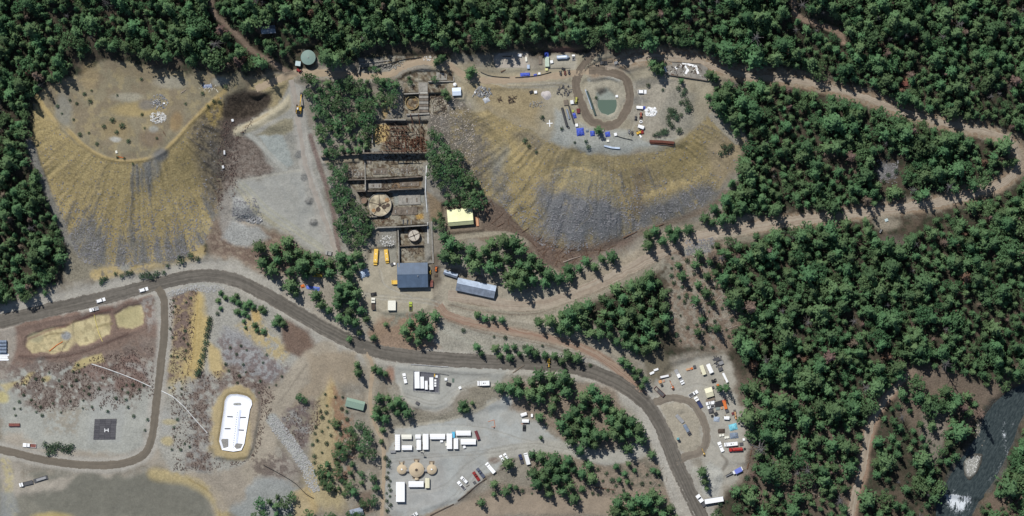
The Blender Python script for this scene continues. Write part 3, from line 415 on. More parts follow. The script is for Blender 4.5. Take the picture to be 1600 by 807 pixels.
# ------------------------------------------------------------------ materials
MATS = {}
def mat(name, c=None, rough=0.7, metal=0.0, noise=0.12, scale=1.5, spec=0.3, srgb=True, bump=0.0, rnd=0.0, trans=0.0, emit=None):
    if name in MATS: return MATS[name]
    m = bpy.data.materials.new(name); m.use_nodes = True; n = m.node_tree.nodes; l = m.node_tree.links
    b = n['Principled BSDF']; b.inputs['Roughness'].default_value = rough; b.inputs['Metallic'].default_value = metal; b.inputs['Specular IOR Level'].default_value = spec
    col = C3(c) if srgb else c
    tc = n.new('ShaderNodeTexCoord'); tx = n.new('ShaderNodeTexNoise'); tx.inputs['Scale'].default_value = scale; tx.inputs['Detail'].default_value = 5
    l.new(tc.outputs['Object'], tx.inputs['Vector'])
    mr = n.new('ShaderNodeMapRange'); mr.inputs['From Min'].default_value = 0.3; mr.inputs['From Max'].default_value = 0.7
    mr.inputs['To Min'].default_value = 1-noise; mr.inputs['To Max'].default_value = 1+noise; l.new(tx.outputs['Fac'], mr.inputs['Value'])
    mul = n.new('ShaderNodeVectorMath'); mul.operation = 'SCALE'; mul.inputs[0].default_value = col; l.new(mr.outputs[0], mul.inputs['Scale'])
    last = mul.outputs[0]
    if rnd:
        oi = n.new('ShaderNodeObjectInfo'); hs = n.new('ShaderNodeHueSaturation'); m2 = n.new('ShaderNodeMapRange'); m2.inputs['To Min'].default_value = 1-rnd; m2.inputs['To Max'].default_value = 1+rnd
        l.new(oi.outputs['Random'], m2.inputs['Value']); l.new(m2.outputs[0], hs.inputs['Value'])
        m3 = n.new('ShaderNodeMath'); m3.operation = 'MULTIPLY'; m3.inputs[1].default_value = 7.31; l.new(oi.outputs['Random'], m3.inputs[0])
        m4 = n.new('ShaderNodeMath'); m4.operation = 'FRACT'; l.new(m3.outputs[0], m4.inputs[0]); m5 = n.new('ShaderNodeMapRange'); m5.inputs['To Min'].default_value = 0.48; m5.inputs['To Max'].default_value = 0.535
        l.new(m4.outputs[0], m5.inputs['Value']); l.new(m5.outputs[0], hs.inputs['Hue']); l.new(last, hs.inputs['Color']); last = hs.outputs[0]
    l.new(last, b.inputs['Base Color'])
    if bump:
        bp = n.new('ShaderNodeBump'); bp.inputs['Strength'].default_value = bump; bp.inputs['Distance'].default_value = 0.3; l.new(tx.outputs['Fac'], bp.inputs['Height']); l.new(bp.outputs[0], b.inputs['Normal'])
    if trans:
        tr = n.new('ShaderNodeBsdfTranslucent'); l.new(last, tr.inputs['Color']); mx = n.new('ShaderNodeMixShader'); mx.inputs[0].default_value = trans
        l.new(b.outputs[0], mx.inputs[1]); l.new(tr.outputs[0], mx.inputs[2]); l.new(mx.outputs[0], n['Material Output'].inputs['Surface'])
    MATS[name] = m; return m

def ground_material():
    m = bpy.data.materials.new('earth'); m.use_nodes = True; n = m.node_tree.nodes; l = m.node_tree.links; b = n['Principled BSDF']
    b.inputs['Roughness'].default_value = 0.95; b.inputs['Specular IOR Level'].default_value = 0.1
    at = n.new('ShaderNodeAttribute'); at.attribute_name = 'soil'; ge = n.new('ShaderNodeNewGeometry')
    def noise(sc, det, ro=0.6):
        t = n.new('ShaderNodeTexNoise'); t.inputs['Scale'].default_value = sc; t.inputs['Detail'].default_value = det; t.inputs['Roughness'].default_value = ro; l.new(ge.outputs['Position'], t.inputs['Vector']); return t
    a = noise(0.9, 4, 0.7); c = noise(0.12, 5); v = n.new('ShaderNodeTexVoronoi'); v.inputs['Scale'].default_value = 0.55; l.new(ge.outputs['Position'], v.inputs['Vector'])
    def mrange(src, a0, a1, b0, b1):
        r = n.new('ShaderNodeMapRange'); r.inputs['From Min'].default_value = a0; r.inputs['From Max'].default_value = a1; r.inputs['To Min'].default_value = b0; r.inputs['To Max'].default_value = b1; l.new(src, r.inputs['Value']); return r.outputs[0]
    def math_(op, x, y):
        q = n.new('ShaderNodeMath'); q.operation = op
        for i, s in enumerate((x, y)):
            if isinstance(s, (int, float)): q.inputs[i].default_value = s
            else: l.new(s, q.inputs[i])
        return q.outputs[0]
    fine = mrange(a.outputs['Fac'], 0.3, 0.7, -1, 1); stone = mrange(v.outputs['Distance'], 0.1, 0.9, 0.5, -0.6); broad = mrange(c.outputs['Fac'], 0.3, 0.7, -0.10, 0.10)
    amp = math_('MULTIPLY', at.outputs['Alpha'], 0.42)
    f = math_('ADD', math_('ADD', 1.0, broad), math_('MULTIPLY', amp, math_('ADD', fine, math_('MULTIPLY', stone, 0.5))))
    sc = n.new('ShaderNodeVectorMath'); sc.operation = 'SCALE'; l.new(at.outputs['Color'], sc.inputs[0]); l.new(f, sc.inputs['Scale']); l.new(sc.outputs[0], b.inputs['Base Color'])
    bp = n.new('ShaderNodeBump'); bp.inputs['Distance'].default_value = 0.7; l.new(math_('MULTIPLY', at.outputs['Alpha'], 0.8), bp.inputs['Strength']); l.new(math_('ADD', a.outputs['Fac'], math_('MULTIPLY', v.outputs['Distance'], -0.4)), bp.inputs['Height']); l.new(bp.outputs[0], b.inputs['Normal'])
    return m

def road_material(name, c1, c2, c3, streak=0.5, grain=0.1):
    """worn road: streaks run along the UV length, colour c1 base, c2 tracks, c3 edges"""
    m = bpy.data.materials.new(name); m.use_nodes = True; n = m.node_tree.nodes; l = m.node_tree.links; b = n['Principled BSDF']; b.inputs['Roughness'].default_value = 0.9; b.inputs['Specular IOR Level'].default_value = 0.15
    uv = n.new('ShaderNodeUVMap'); uv.uv_map = 'along'; mp = n.new('ShaderNodeMapping'); mp.inputs['Scale'].default_value = (0.02, 9, 1); l.new(uv.outputs[0], mp.inputs[0])
    t = n.new('ShaderNodeTexNoise'); t.inputs['Scale'].default_value = 1; t.inputs['Detail'].default_value = 3; l.new(mp.outputs[0], t.inputs['Vector'])
    r = n.new('ShaderNodeMapRange'); r.inputs['From Min'].default_value = 0.42; r.inputs['From Max'].default_value = 0.6; l.new(t.outputs['Fac'], r.inputs['Value'])
    ge = n.new('ShaderNodeNewGeometry'); g = n.new('ShaderNodeTexNoise'); g.inputs['Scale'].default_value = 0.35; g.inputs['Detail'].default_value = 6; g.inputs['Roughness'].default_value = 0.7; l.new(ge.outputs['Position'], g.inputs['Vector'])
    sm = n.new('ShaderNodeMath'); sm.operation = 'MULTIPLY'; sm.inputs[1].default_value = streak; l.new(r.outputs[0], sm.inputs[0])
    m1 = n.new('ShaderNodeMix'); m1.data_type = 'RGBA'; m1.inputs['A'].default_value = (*C3(c1), 1); m1.inputs['B'].default_value = (*C3(c2), 1); l.new(sm.outputs[0], m1.inputs['Factor'])
    sx = n.new('ShaderNodeSeparateXYZ'); l.new(uv.outputs[0], sx.inputs[0])
    e = n.new('ShaderNodeMath'); e.operation = 'ABSOLUTE'; e2 = n.new('ShaderNodeMath'); e2.operation = 'SUBTRACT'; e2.inputs[1].default_value = 0.5; l.new(sx.outputs['Y'], e2.inputs[0]); l.new(e2.outputs[0], e.inputs[0])
    ad = n.new('ShaderNodeMath'); ad.operation = 'MULTIPLY_ADD'; ad.inputs[1].default_value = 0.4; l.new(g.outputs['Fac'], ad.inputs[0]); l.new(e.outputs[0], ad.inputs[2])
    er = n.new('ShaderNodeMapRange'); er.inputs['From Min'].default_value = 0.58; er.inputs['From Max'].default_value = 0.72; l.new(ad.outputs[0], er.inputs['Value'])
    m2 = n.new('ShaderNodeMix'); m2.data_type = 'RGBA'; m2.inputs['B'].default_value = (*C3(c3), 1); l.new(er.outputs[0], m2.inputs['Factor']); l.new(m1.outputs['Result'], m2.inputs['A'])
    gr = n.new('ShaderNodeMapRange'); gr.inputs['From Min'].default_value = 0.3; gr.inputs['From Max'].default_value = 0.7; gr.inputs['To Min'].default_value = 1-grain; gr.inputs['To Max'].default_value = 1+grain; l.new(g.outputs['Fac'], gr.inputs['Value'])
    sc = n.new('ShaderNodeVectorMath'); sc.operation = 'SCALE'; l.new(m2.outputs['Result'], sc.inputs[0]); l.new(gr.outputs[0], sc.inputs['Scale']); l.new(sc.outputs[0], b.inputs['Base Color'])
    return m

def water_material(name, col, rough, bump, foam=None, scale=0.5, col2=None):
    m = bpy.data.materials.new(name); m.use_nodes = True; n = m.node_tree.nodes; l = m.node_tree.links; b = n['Principled BSDF']; b.inputs['Roughness'].default_value = rough; b.inputs['IOR'].default_value = 1.33
    ge = n.new('ShaderNodeNewGeometry'); ro = n.new('ShaderNodeVectorRotate'); ro.rotation_type = 'Z_AXIS'; ro.inputs['Angle'].default_value = math.radians(-60); l.new(ge.outputs['Position'], ro.inputs['Vector'])
    mp = n.new('ShaderNodeMapping'); mp.inputs['Scale'].default_value = (0.4, 1.1, 1); l.new(ro.outputs[0], mp.inputs[0])
    def tex(sc, det, src):
        t = n.new('ShaderNodeTexNoise'); t.inputs['Scale'].default_value = sc; t.inputs['Detail'].default_value = det; t.inputs['Roughness'].default_value = 0.7; l.new(src, t.inputs['Vector']); return t.outputs['Fac']
    def rng_(src, a0, a1, b0, b1):
        r = n.new('ShaderNodeMapRange'); r.inputs['From Min'].default_value = a0; r.inputs['From Max'].default_value = a1; r.inputs['To Min'].default_value = b0; r.inputs['To Max'].default_value = b1; l.new(src, r.inputs['Value']); return r.outputs[0]
    t = tex(scale, 5, mp.outputs[0]); t2 = tex(scale*2.4, 4, ge.outputs['Position'])
    bp = n.new('ShaderNodeBump'); bp.inputs['Strength'].default_value = bump; bp.inputs['Distance'].default_value = 0.5; l.new(t, bp.inputs['Height']); l.new(bp.outputs[0], b.inputs['Normal'])
    mx0 = n.new('ShaderNodeMix'); mx0.data_type = 'RGBA'; mx0.inputs['A'].default_value = (*C3(col), 1); mx0.inputs['B'].default_value = (*C3(col2 or col), 1); l.new(rng_(t, .42, .66, 0, 1), mx0.inputs['Factor'])
    mx = n.new('ShaderNodeMix'); mx.data_type = 'RGBA'; l.new(mx0.outputs['Result'], mx.inputs['A']); mx.inputs['B'].default_value = (*C3((232,238,242)), 1)
    if foam:
        at = n.new('ShaderNodeAttribute'); at.attribute_name = 'foam'; ad = n.new('ShaderNodeMath'); ad.operation = 'MULTIPLY_ADD'; ad.inputs[1].default_value = 1.5; l.new(t2, ad.inputs[0]); l.new(at.outputs['Fac'], ad.inputs[2])
        ad2 = n.new('ShaderNodeMath'); ad2.operation = 'MULTIPLY_ADD'; ad2.inputs[1].default_value = 0.5; l.new(t, ad2.inputs[0]); l.new(ad.outputs[0], ad2.inputs[2]); l.new(rng_(ad2.outputs[0], foam, foam+0.35, 0, 1), mx.inputs['Factor'])
    else: mx.inputs['Factor'].default_value = 0
    l.new(mx.outputs['Result'], b.inputs['Base Color']); return m

# ------------------------------------------------------------------ mesh helpers
def link_mesh(name, V, F, material, parent=None, smooth=False):
    me = bpy.data.meshes.new(name); me.from_pydata([tuple(p) for p in V], [], [tuple(f) for f in F]); me.update()
    if material: me.materials.append(material)
    if smooth: me.polygons.foreach_set('use_smooth', [True]*len(me.polygons))
    o = bpy.data.objects.new(name, me); COL.objects.link(o)
    if parent: o.parent = parent
    return o
def structure(o, label=None, kind='structure'):
    o['kind'] = kind
    if label: o['label'] = label
    return o

# ------------------------------------------------------------------ the ground sheet
nv, nu = UU.shape
co = grounds(UU.ravel(), VV.ravel()).astype(np.float32)
me = bpy.data.meshes.new('ground'); me.vertices.add(nv*nu); me.vertices.foreach_set('co', co.ravel())
idx = np.arange(nv*nu).reshape(nv, nu)
q = np.stack([idx[:-1, :-1], idx[1:, :-1], idx[1:, 1:], idx[:-1, 1:]], -1).reshape(-1, 4).astype(np.int32)
me.loops.add(q.size); me.loops.foreach_set('vertex_index', q.ravel()); me.polygons.add(len(q))
me.polygons.foreach_set('loop_start', np.arange(0, q.size, 4, dtype=np.int32)); me.polygons.foreach_set('loop_total', np.full(len(q), 4, np.int32))
me.polygons.foreach_set('use_smooth', np.ones(len(q), bool)); me.update(calc_edges=True)
ca = me.color_attributes.new('soil', 'FLOAT_COLOR', 'POINT'); ca.data.foreach_set('color', np.concatenate([GC, SP[..., None]], -1).astype(np.float32).ravel())
me.materials.append(ground_material()); gob = bpy.data.objects.new('ground', me); COL.objects.link(gob); structure(gob, 'bare soil, waste rock and forest floor of the mine valley')

# ------------------------------------------------------------------ roads: ribbons laid over the graded ground
def road(name, P, width, material, label, dz=0.07, wob=1.6, cross=6, seed=0):
    P = np.asarray(P); seg = np.concatenate([[0], np.cumsum(np.hypot(*np.diff(P, axis=0).T))]); n = int(seg[-1]/1.6)
    s = np.linspace(0, seg[-1], n); x = np.interp(s, seg, P[:, 0]); y = np.interp(s, seg, P[:, 1]); tx = np.gradient(x); ty = np.gradient(y); L = np.hypot(tx, ty); nx, ny = -ty/L, tx/L
    wd = np.interp(s, seg, width) if np.ndim(width) else np.full(n, width)
    jl = wd/2 + wob*(fbm(s/9, np.full(n, seed+.5), 50+seed, 4)-0.5)*2; jr = wd/2 + wob*(fbm(s/9, np.full(n, seed+7.5), 60+seed, 4)-0.5)*2
    t = np.linspace(0, 1, cross+1); off = -jl[:, None]*(1-t) + jr[:, None]*t
    u = x[:, None]+nx[:, None]*off; v = y[:, None]+ny[:, None]*off; edge = np.where((t == 0) | (t == 1), -0.05, dz)
    V = grounds(u, v) + np.array([0, 0, 1])*(edge[None, :, None]); k = cross+1
    I = np.arange(n*k).reshape(n, k); F = np.stack([I[:-1, :-1], I[:-1, 1:], I[1:, 1:], I[1:, :-1]], -1).reshape(-1, 4)[:, ::-1]
    me = bpy.data.meshes.new(name); me.from_pydata(V.reshape(-1, 3).tolist(), [], F.tolist()); me.update()
    if me.polygons[0].normal.z < 0: me.flip_normals()
    uvl = me.uv_layers.new(name='along'); S_ = np.repeat(s, k)*MPP; T_ = np.tile(t, n); li = np.zeros(len(me.loops), np.int32); me.loops.foreach_get('vertex_index', li)
    uvl.data.foreach_set('uv', np.stack([S_[li], T_[li]], -1).astype(np.float32).ravel()); me.materials.append(material); me.polygons.foreach_set('use_smooth', [True]*len(me.polygons))
    o = bpy.data.objects.new(name, me); COL.objects.link(o); return structure(o, label)
M_HAUL = road_material('haul_road_surface', (105,100,92), (124,118,109), (144,136,125), 0.9, 0.2)
M_SIDE = road_material('side_road_surface', (118,110,98), (132,122,108), (142,131,118), 0.6, 0.08)
M_WET = road_material('wet_track_surface', (130,118,104), (112,102,90), (160,146,128), 0.8, 0.16); M_LOOP = road_material('loop_track_surface', (142,132,118), (122,113,102), (168,156,140), 0.9, 0.14)
M_DIRT = road_material('dirt_road_surface', (178,166,149), (160,144,127), (184,173,156), 0.9, 0.18)
M_TAN = road_material('tan_road_surface', (182,164,140), (168,150,128), (178,162,140), 0.6, 0.1)
road('haul_road', HAUL, np.interp(np.arange(len(HAUL)), [0, 20, 60, 120, 160, len(HAUL)-1], [25, 25, 23.5, 22.5, 24, 26]), M_HAUL, 'wide dark haul road curving across the whole mine site', 0.09, 1.6, 8, 1)
road('side_road', SIDE, 13.5, M_SIDE, 'narrow dark road looping down from the haul road past the helipad', 0.12, 1.3, 6, 2)
road('wet_loop_road', WETLOOP, 15, M_WET, 'dark damp loop track round the small pond on the waste pile', 0.08, 3.0, 6, 3)
road('yard_loop_road', YARDLOOP, 14, M_LOOP, 'curved dark track looping off the haul road into the vehicle yard', 0.08, 2.6, 6, 4)
road('hillside_road', UPPER[:-4], np.interp(np.linspace(0, 1, len(UPPER)-4), [0, .28, .5, .58, 1], [21, 19, 15, 11, 10]), M_DIRT, 'pale dirt road winding through the forest and back along the hillside', 0.08, 3.0, 6, 5)
road('lower_dirt_road', LOWER, 12, road_material('red_dirt_road_surface', (168,150,132), (148,116,98), (174,160,142), 0.8, 0.12), 'reddish dirt road joining the haul road above the vehicle yard', 0.08, 3.0, 6, 6)
road('upper_bench_road', TOPROAD, 12, M_TAN, 'tan road along the top of the mill ruin', 0.08, 3.0, 6, 7)
road('camp_track', CAMPROAD, 7, M_TAN, 'narrow tan track beside the camp trees', 0.08, 2.0, 4, 8)
road('forest_track', TRACKR, 12, M_DIRT, 'reddish dirt track through the forest near the river', 0.08, 3.0, 6, 9)
road('pit_ramp', PITROAD, 9, road_material('pit_ramp_surface', (186,176,164), (172,164,152), (184,174,162), 0.6, 0.08), 'light grey ramp down beside the gravel pit', 0.08, 3.0, 4, 10)

# ------------------------------------------------------------------ water
def sheet(name, P, zf, material, label, step=2.0, foam=None):
    """a level sheet of grid cells inside polygon P"""
    x0, y0, x1, y1 = bbox(P); a = np.arange(x0-step, x1+2*step, step); b = np.arange(y0-step, y1+2*step, step); U, V = np.meshgrid(a, b); ins = poly_sd(P, U, V) < step*0.8
    Z = zf(U, V); k = MPP*(1-Z/CAM_H); X = np.stack([(U-800)*k, (403.5-V)*k, Z], -1); I = np.arange(U.size).reshape(U.shape)
    keep = ins[:-1, :-1] | ins[1:, :-1] | ins[1:, 1:] | ins[:-1, 1:]
    F = np.stack([I[1:, :-1], I[1:, 1:], I[:-1, 1:], I[:-1, :-1]], -1)[keep]; used = np.unique(F); rm = np.zeros(U.size, int); rm[used] = np.arange(len(used))
    o = link_mesh(name, X.reshape(-1, 3)[used], rm[F], material, smooth=True)
    if foam is not None:
        at = o.data.attributes.new('foam', 'FLOAT', 'POINT'); at.data.foreach_set('value', foam(U, V).ravel()[used].astype(np.float32))
    return structure(o, label)
def river_z(U, V):
    z = -10.0 + 0.25*(fbm(U/5, V/5, 110, 3)-0.5); return z - 2.2*sstep(772, 782, V - (U-1490)*0.12) + 0.5*np.exp(-((V-790)/10)**2)*fbm(U/2.5, V/2.5, 114, 2)
def river_foam(U, V):
    f = np.zeros(U.shape)
    for cx, cy, r, a in ((1513,775,5,.4),(1569,681,5,.5),(1568,674,4,.4),(1571,690,5,.35),(1574,708,5,.35),(1566,722,5,.3),(1560,732,6,.3),(1576,700,3,.4),(1583,662,4,.35),(1490,768,4,.4)):
        f = np.maximum(f, a*np.exp(-(((U-cx)/r)**2 + ((V-cy)/(r*1.15))**2)))
    d, s = line_d([(1568,660),(1570,690),(1573,712),(1560,735),(1545,750)], U, V); f = np.maximum(f, 0.30*np.exp(-(d/4)**2)); W2 = V-(U-1490)*.12; f = np.maximum(f, (0.95*sstep(771, 776, W2)*(1-sstep(778, 806, W2))+.2)*sstep(766,772,W2)*(1-sstep(800,815,W2))*np.exp(-((U-1497)/18)**2)*np.clip(fbm(U/2.4, V/11, 122, 3)*2.6-.35+.5*(fbm(U/9, V/9, 126, 2)-.5), 0, 1.3)); return f + 0.10*(fbm(U/3, V/6, 118, 3)-0.4)
sheet('river', RIVER, river_z, water_material('river_water', (52,62,64), 0.2, 0.5, 1.36, 0.6, (82,92,92)), 'dark rocky river with white rapids in the corner of the forest', 1.6, river_foam)
sheet('pond', [(935,158),(962,158),(962,170),(957,178),(949,181),(940,178),(935,170)], lambda U, V: np.full(U.shape, 46.0), water_material('pond_water', (104,122,108), 0.15, 0.1), 'small green pond inside the loop track on the waste pile', 1.5)

# ------------------------------------------------------------------ trees
def cards(pts, dirs, sizes, rng, flat=0.5):
    """small leaf clumps: a bent quad at each point, facing dirs with scatter"""
    V = []; F = []
    for p, d, s in zip(pts, dirs, sizes):
        nrm = Vector(d) + Vector(rng.normal(0, flat, 3)); nrm.normalize(); a = nrm.orthogonal().normalized(); a.rotate(Matrix.Rotation(rng.uniform(0, 6.28), 3, nrm)); b = nrm.cross(a)
        s2 = s*rng.uniform(.45, .8); p = Vector(p); k = len(V)
        V += [p-a*s-nrm*s*.35, p-b*s2*.9+nrm*s*.05, p+a*s-nrm*s*.35, p+b*s2+nrm*s*.05, p+nrm*s*.28]; F += [(k, k+1, k+4), (k+1, k+2, k+4), (k+2, k+3, k+4), (k+3, k, k+4)]
    return V, F
def conifer_crown(seed, h, r, levels=15, gap=0.1, power=0.75, droop=0.35, size=1.0):
    rng = np.random.default_rng(seed); P = []; D = []; Z = []
    for i in range(levels):
        t = gap + (1-gap)*(i+rng.uniform(-.3, .3))/levels; t = min(max(t, gap), .985); R = r*(1-t)**power*rng.uniform(.78, 1.1)*min(1, .55+(t-gap)*4); nb = max(3, int(7-3*t+rng.uniform(-1, 1.5))); a0 = rng.uniform(0, 6.28)
        for k in range(nb):
            a = a0 + 6.283*k/nb + rng.normal(0, .22); L = R*rng.uniform(.65, 1.12); m = max(2, int(L/(0.62*size)))
            for j in range(m):
                f = (j+.75)/m; rr = L*f; P.append((math.cos(a)*rr+rng.normal(0, .13*size), math.sin(a)*rr+rng.normal(0, .13*size), h*t - droop*rr*f + rng.normal(0, .2))); D.append((math.cos(a)*.55, math.sin(a)*.55, 1.0)); Z.append(size*rng.uniform(.55, .95)*(1.05-.35*f))
    P.append((0, 0, h)); D.append((.3, 0, 1)); Z.append(.5*size)
    return cards(P, D, Z, rng, .38)
def round_crown(seed, h, r, n=260, size=0.9, lobes=7):
    rng = np.random.default_rng(seed); c = [(0, 0, h*.62, r*.72)] + [(math.cos(a)*r*.5, math.sin(a)*r*.5, h*rng.uniform(.42, .74), r*rng.uniform(.38, .58)) for a in np.linspace(0, 6.28, lobes, endpoint=False)+rng.uniform(0, 1)]
    P = []; D = []; Z = []
    for k in range(n):
        x, y, z, R = c[rng.integers(len(c))]; d = rng.normal(0, 1, 3); d[2] = abs(d[2])*.9 - .25; d /= np.linalg.norm(d); q = R*rng.uniform(.75, 1.05)
        P.append((x+d[0]*q, y+d[1]*q, z+d[2]*q*.85)); D.append(d); Z.append(size*rng.uniform(.5, 1.0))
    return cards(P, D, Z, rng, .45)
def ragged_crown(seed, h, r):
    rng = np.random.default_rng(seed); P = []; D = []; Z = []
    for b in range(15):
        a = rng.uniform(0, 6.28); q = r*math.sqrt(rng.random())*.85; cx, cy, cz = math.cos(a)*q, math.sin(a)*q, h*(.95-.5*(q/r)**2)*rng.uniform(.75, 1.05); R = r*rng.uniform(.16, .34)
        for k in range(24):
            d = rng.normal(0, 1, 3); d[2] = abs(d[2])*.8-.2; d /= np.linalg.norm(d); P.append((cx+d[0]*R*1.25, cy+d[1]*R*1.25, cz+d[2]*R)); D.append(d); Z.append(rng.uniform(.3, .75))
    return cards(P, D, Z, rng, .6)
def snag_crown(seed, h, r):
    rng = np.random.default_rng(seed); V = []; F = []
    for i in range(26):
        t = .2+.78*i/26; a = rng.uniform(0, 6.28); L = r*(1-t)**.7*rng.uniform(.5, 1.1)+.3; p = Vector((0, 0, h*t)); q = p + Vector((math.cos(a)*L, math.sin(a)*L, -.15*L)); s = Vector((-math.sin(a), math.cos(a), 0))*.11; k = len(V)
        V += [p-s, p+s, q+s*.3, q-s*.3, p+Vector((0, 0, .2))]; F += [(k, k+1, k+2, k+3), (k+1, k+4, k+2), (k+4, k, k+3)]
    return V, F
def trunk_mesh(h, r, seed=0):
    V = []; F = []; n = 6; rng = np.random.default_rng(seed)
    for i, (t, q) in enumerate(((-.06, 1.25), (.04, 1.0), (.35, .75), (.7, .42), (.97, .08))):
        for k in range(n): V.append((math.cos(6.283*k/n)*r*q, math.sin(6.283*k/n)*r*q, h*t))
    for i in range(4):
        for k in range(n): F.append((i*n+k, i*n+(k+1) % n, (i+1)*n+(k+1) % n, (i+1)*n+k))
    return V, F
def mesh_only(name, V, F, m):
    me = bpy.data.meshes.new(name); me.from_pydata([tuple(v) for v in V], [], F); me.materials.append(m); me.update(); return me
M_NEEDLE = mat('conifer_needles', (0.100, 0.172, 0.074), 0.75, noise=.35, scale=.35, spec=.25, srgb=False, rnd=.30, trans=.18)
M_LEAF = mat('broad_leaves', (0.090, 0.160, 0.068), 0.7, noise=.3, scale=.5, spec=.25, srgb=False, rnd=.25, trans=.2)
M_BUSH = mat('shrub_leaves', (0.070, 0.112, 0.062), 0.8, noise=.3, scale=.8, spec=.2, srgb=False, rnd=.3, trans=.15)
M_DEAD = mat('dead_needles', (0.15, 0.105, 0.085), 0.9, noise=.3, scale=.5, spec=.1, srgb=False, rnd=.2)
M_SNAG = mat('bare_grey_wood', (0.17, 0.16, 0.155), 0.9, noise=.2, spec=.1, srgb=False)
M_BARK = mat('bark', (0.075, 0.055, 0.042), 0.95, noise=.3, spec=.1, srgb=False)
M_RED = mat('red_dead_needles', (0.14, 0.085, 0.058), 0.9, noise=.3, spec=.1, srgb=False)
# unit trees: crown radius about 1 in plan is scaled by each instance; built at real size and scaled about 0.6..1.4
KINDS = {}
def kind(name, crowns, tr): KINDS[name] = [(mesh_only('crown', *c, m), mesh_only('trunk', *tr, M_BARK)) for c, m in crowns]
kind('conifer', [(conifer_crown(1, 14.5, 4.5, 14, .1, .6), M_NEEDLE), (conifer_crown(2, 15.5, 4.3, 15, .1, .62), M_NEEDLE), (conifer_crown(3, 12.5, 4.7, 12, .12, .5, .22, 1.15), M_NEEDLE), (conifer_crown(4, 13.5, 4.5, 13, .15, .48, .2, 1.2), M_NEEDLE), (conifer_crown(5, 15, 4.3, 14, .1, .58), M_NEEDLE)], trunk_mesh(12.4, .33))
kind('broadleaf', [(ragged_crown(11, 9, 4.2), M_LEAF), (ragged_crown(12, 11, 4.3), M_LEAF), (ragged_crown(13, 8, 4.1), M_LEAF), (conifer_crown(14, 12, 3.6, 11, .12, .6, .25, .9), M_NEEDLE)], trunk_mesh(7, .25))
kind('shrub', [(round_crown(21, 2.2, 1.6, 70, .5, 5), M_BUSH), (round_crown(22, 1.8, 1.7, 60, .5, 5), M_BUSH)], trunk_mesh(1.4, .07))
kind('dead', [(conifer_crown(31, 18, 3.6, 11, .15, .8, .3, .7), M_DEAD), (snag_crown(32, 17, 3.4), M_SNAG)], trunk_mesh(17, .26))
kind('red', [(conifer_crown(33, 14, 3.6, 11, .15, .8, .3, .8), M_RED)], trunk_mesh(13, .22))
RNAT = {'conifer': 3.95, 'broadleaf': 4.2, 'shrub': 1.65, 'dead': 3.6, 'red': 3.6}

def poisson(P, r, seed, holes=(), limit=100000, jitter=True, tries=14):
    """points at least about r apart inside polygon P, outside the holes"""
    rng = np.random.default_rng(seed); x0, y0, x1, y1 = bbox(P); n = int((x1-x0)*(y1-y0)/(r*r)*tries); U = rng.uniform(x0, x1, n); V = rng.uniform(y0, y1, n); ok = poly_sd(P, U, V) < 0
    for kind_, H, d in holes:
        if kind_ == 'line': ok &= line_d(H, U, V)[0] > d
        else: ok &= poly_sd(H, U, V) > d
    U, V = U[ok], V[ok]; cell = {}; out = []
    for a, b in zip(U, V):
        i, j = int(a//r), int(b//r); good = True
        for di in (-1, 0, 1):
            for dj in (-1, 0, 1):
                for (p, q) in cell.get((i+di, j+dj), ()):
                    if (p-a)**2 + (q-b)**2 < r*r: good = False; break
                if not good: break
            if not good: break
        if good:
            cell.setdefault((i, j), []).append((a, b)); out.append((a, b))
            if len(out) >= limit: break
    return out

_tree_n = [0]
def tree(kind_, px, py, rpx, name, label, group, cat='tree', var=None, tall=1.0):
    """one tree: an Empty at its foot with trunk and crown"""
    _tree_n[0] += 1; rng = random.Random(_tree_n[0]*31+5); v = KINDS[kind_][var if var is not None else rng.randrange(len(KINDS[kind_]))]
    root = bpy.data.objects.new(name, None); COL.objects.link(root); root.empty_display_size = .5; root.location = ground(px, py, -.05); root.rotation_euler = (0, 0, rng.uniform(0, 6.28)); s = rpx*MPP/RNAT[kind_]
    root.scale = (s, s, s*tall*rng.uniform(.92, 1.1)); root['label'] = label; root['category'] = cat
    if group: root['group'] = group
    for nm, me_ in (('crown', v[0]), ('trunk', v[1])):
        o = bpy.data.objects.new(nm, me_); COL.objects.link(o); o.parent = root
    return root

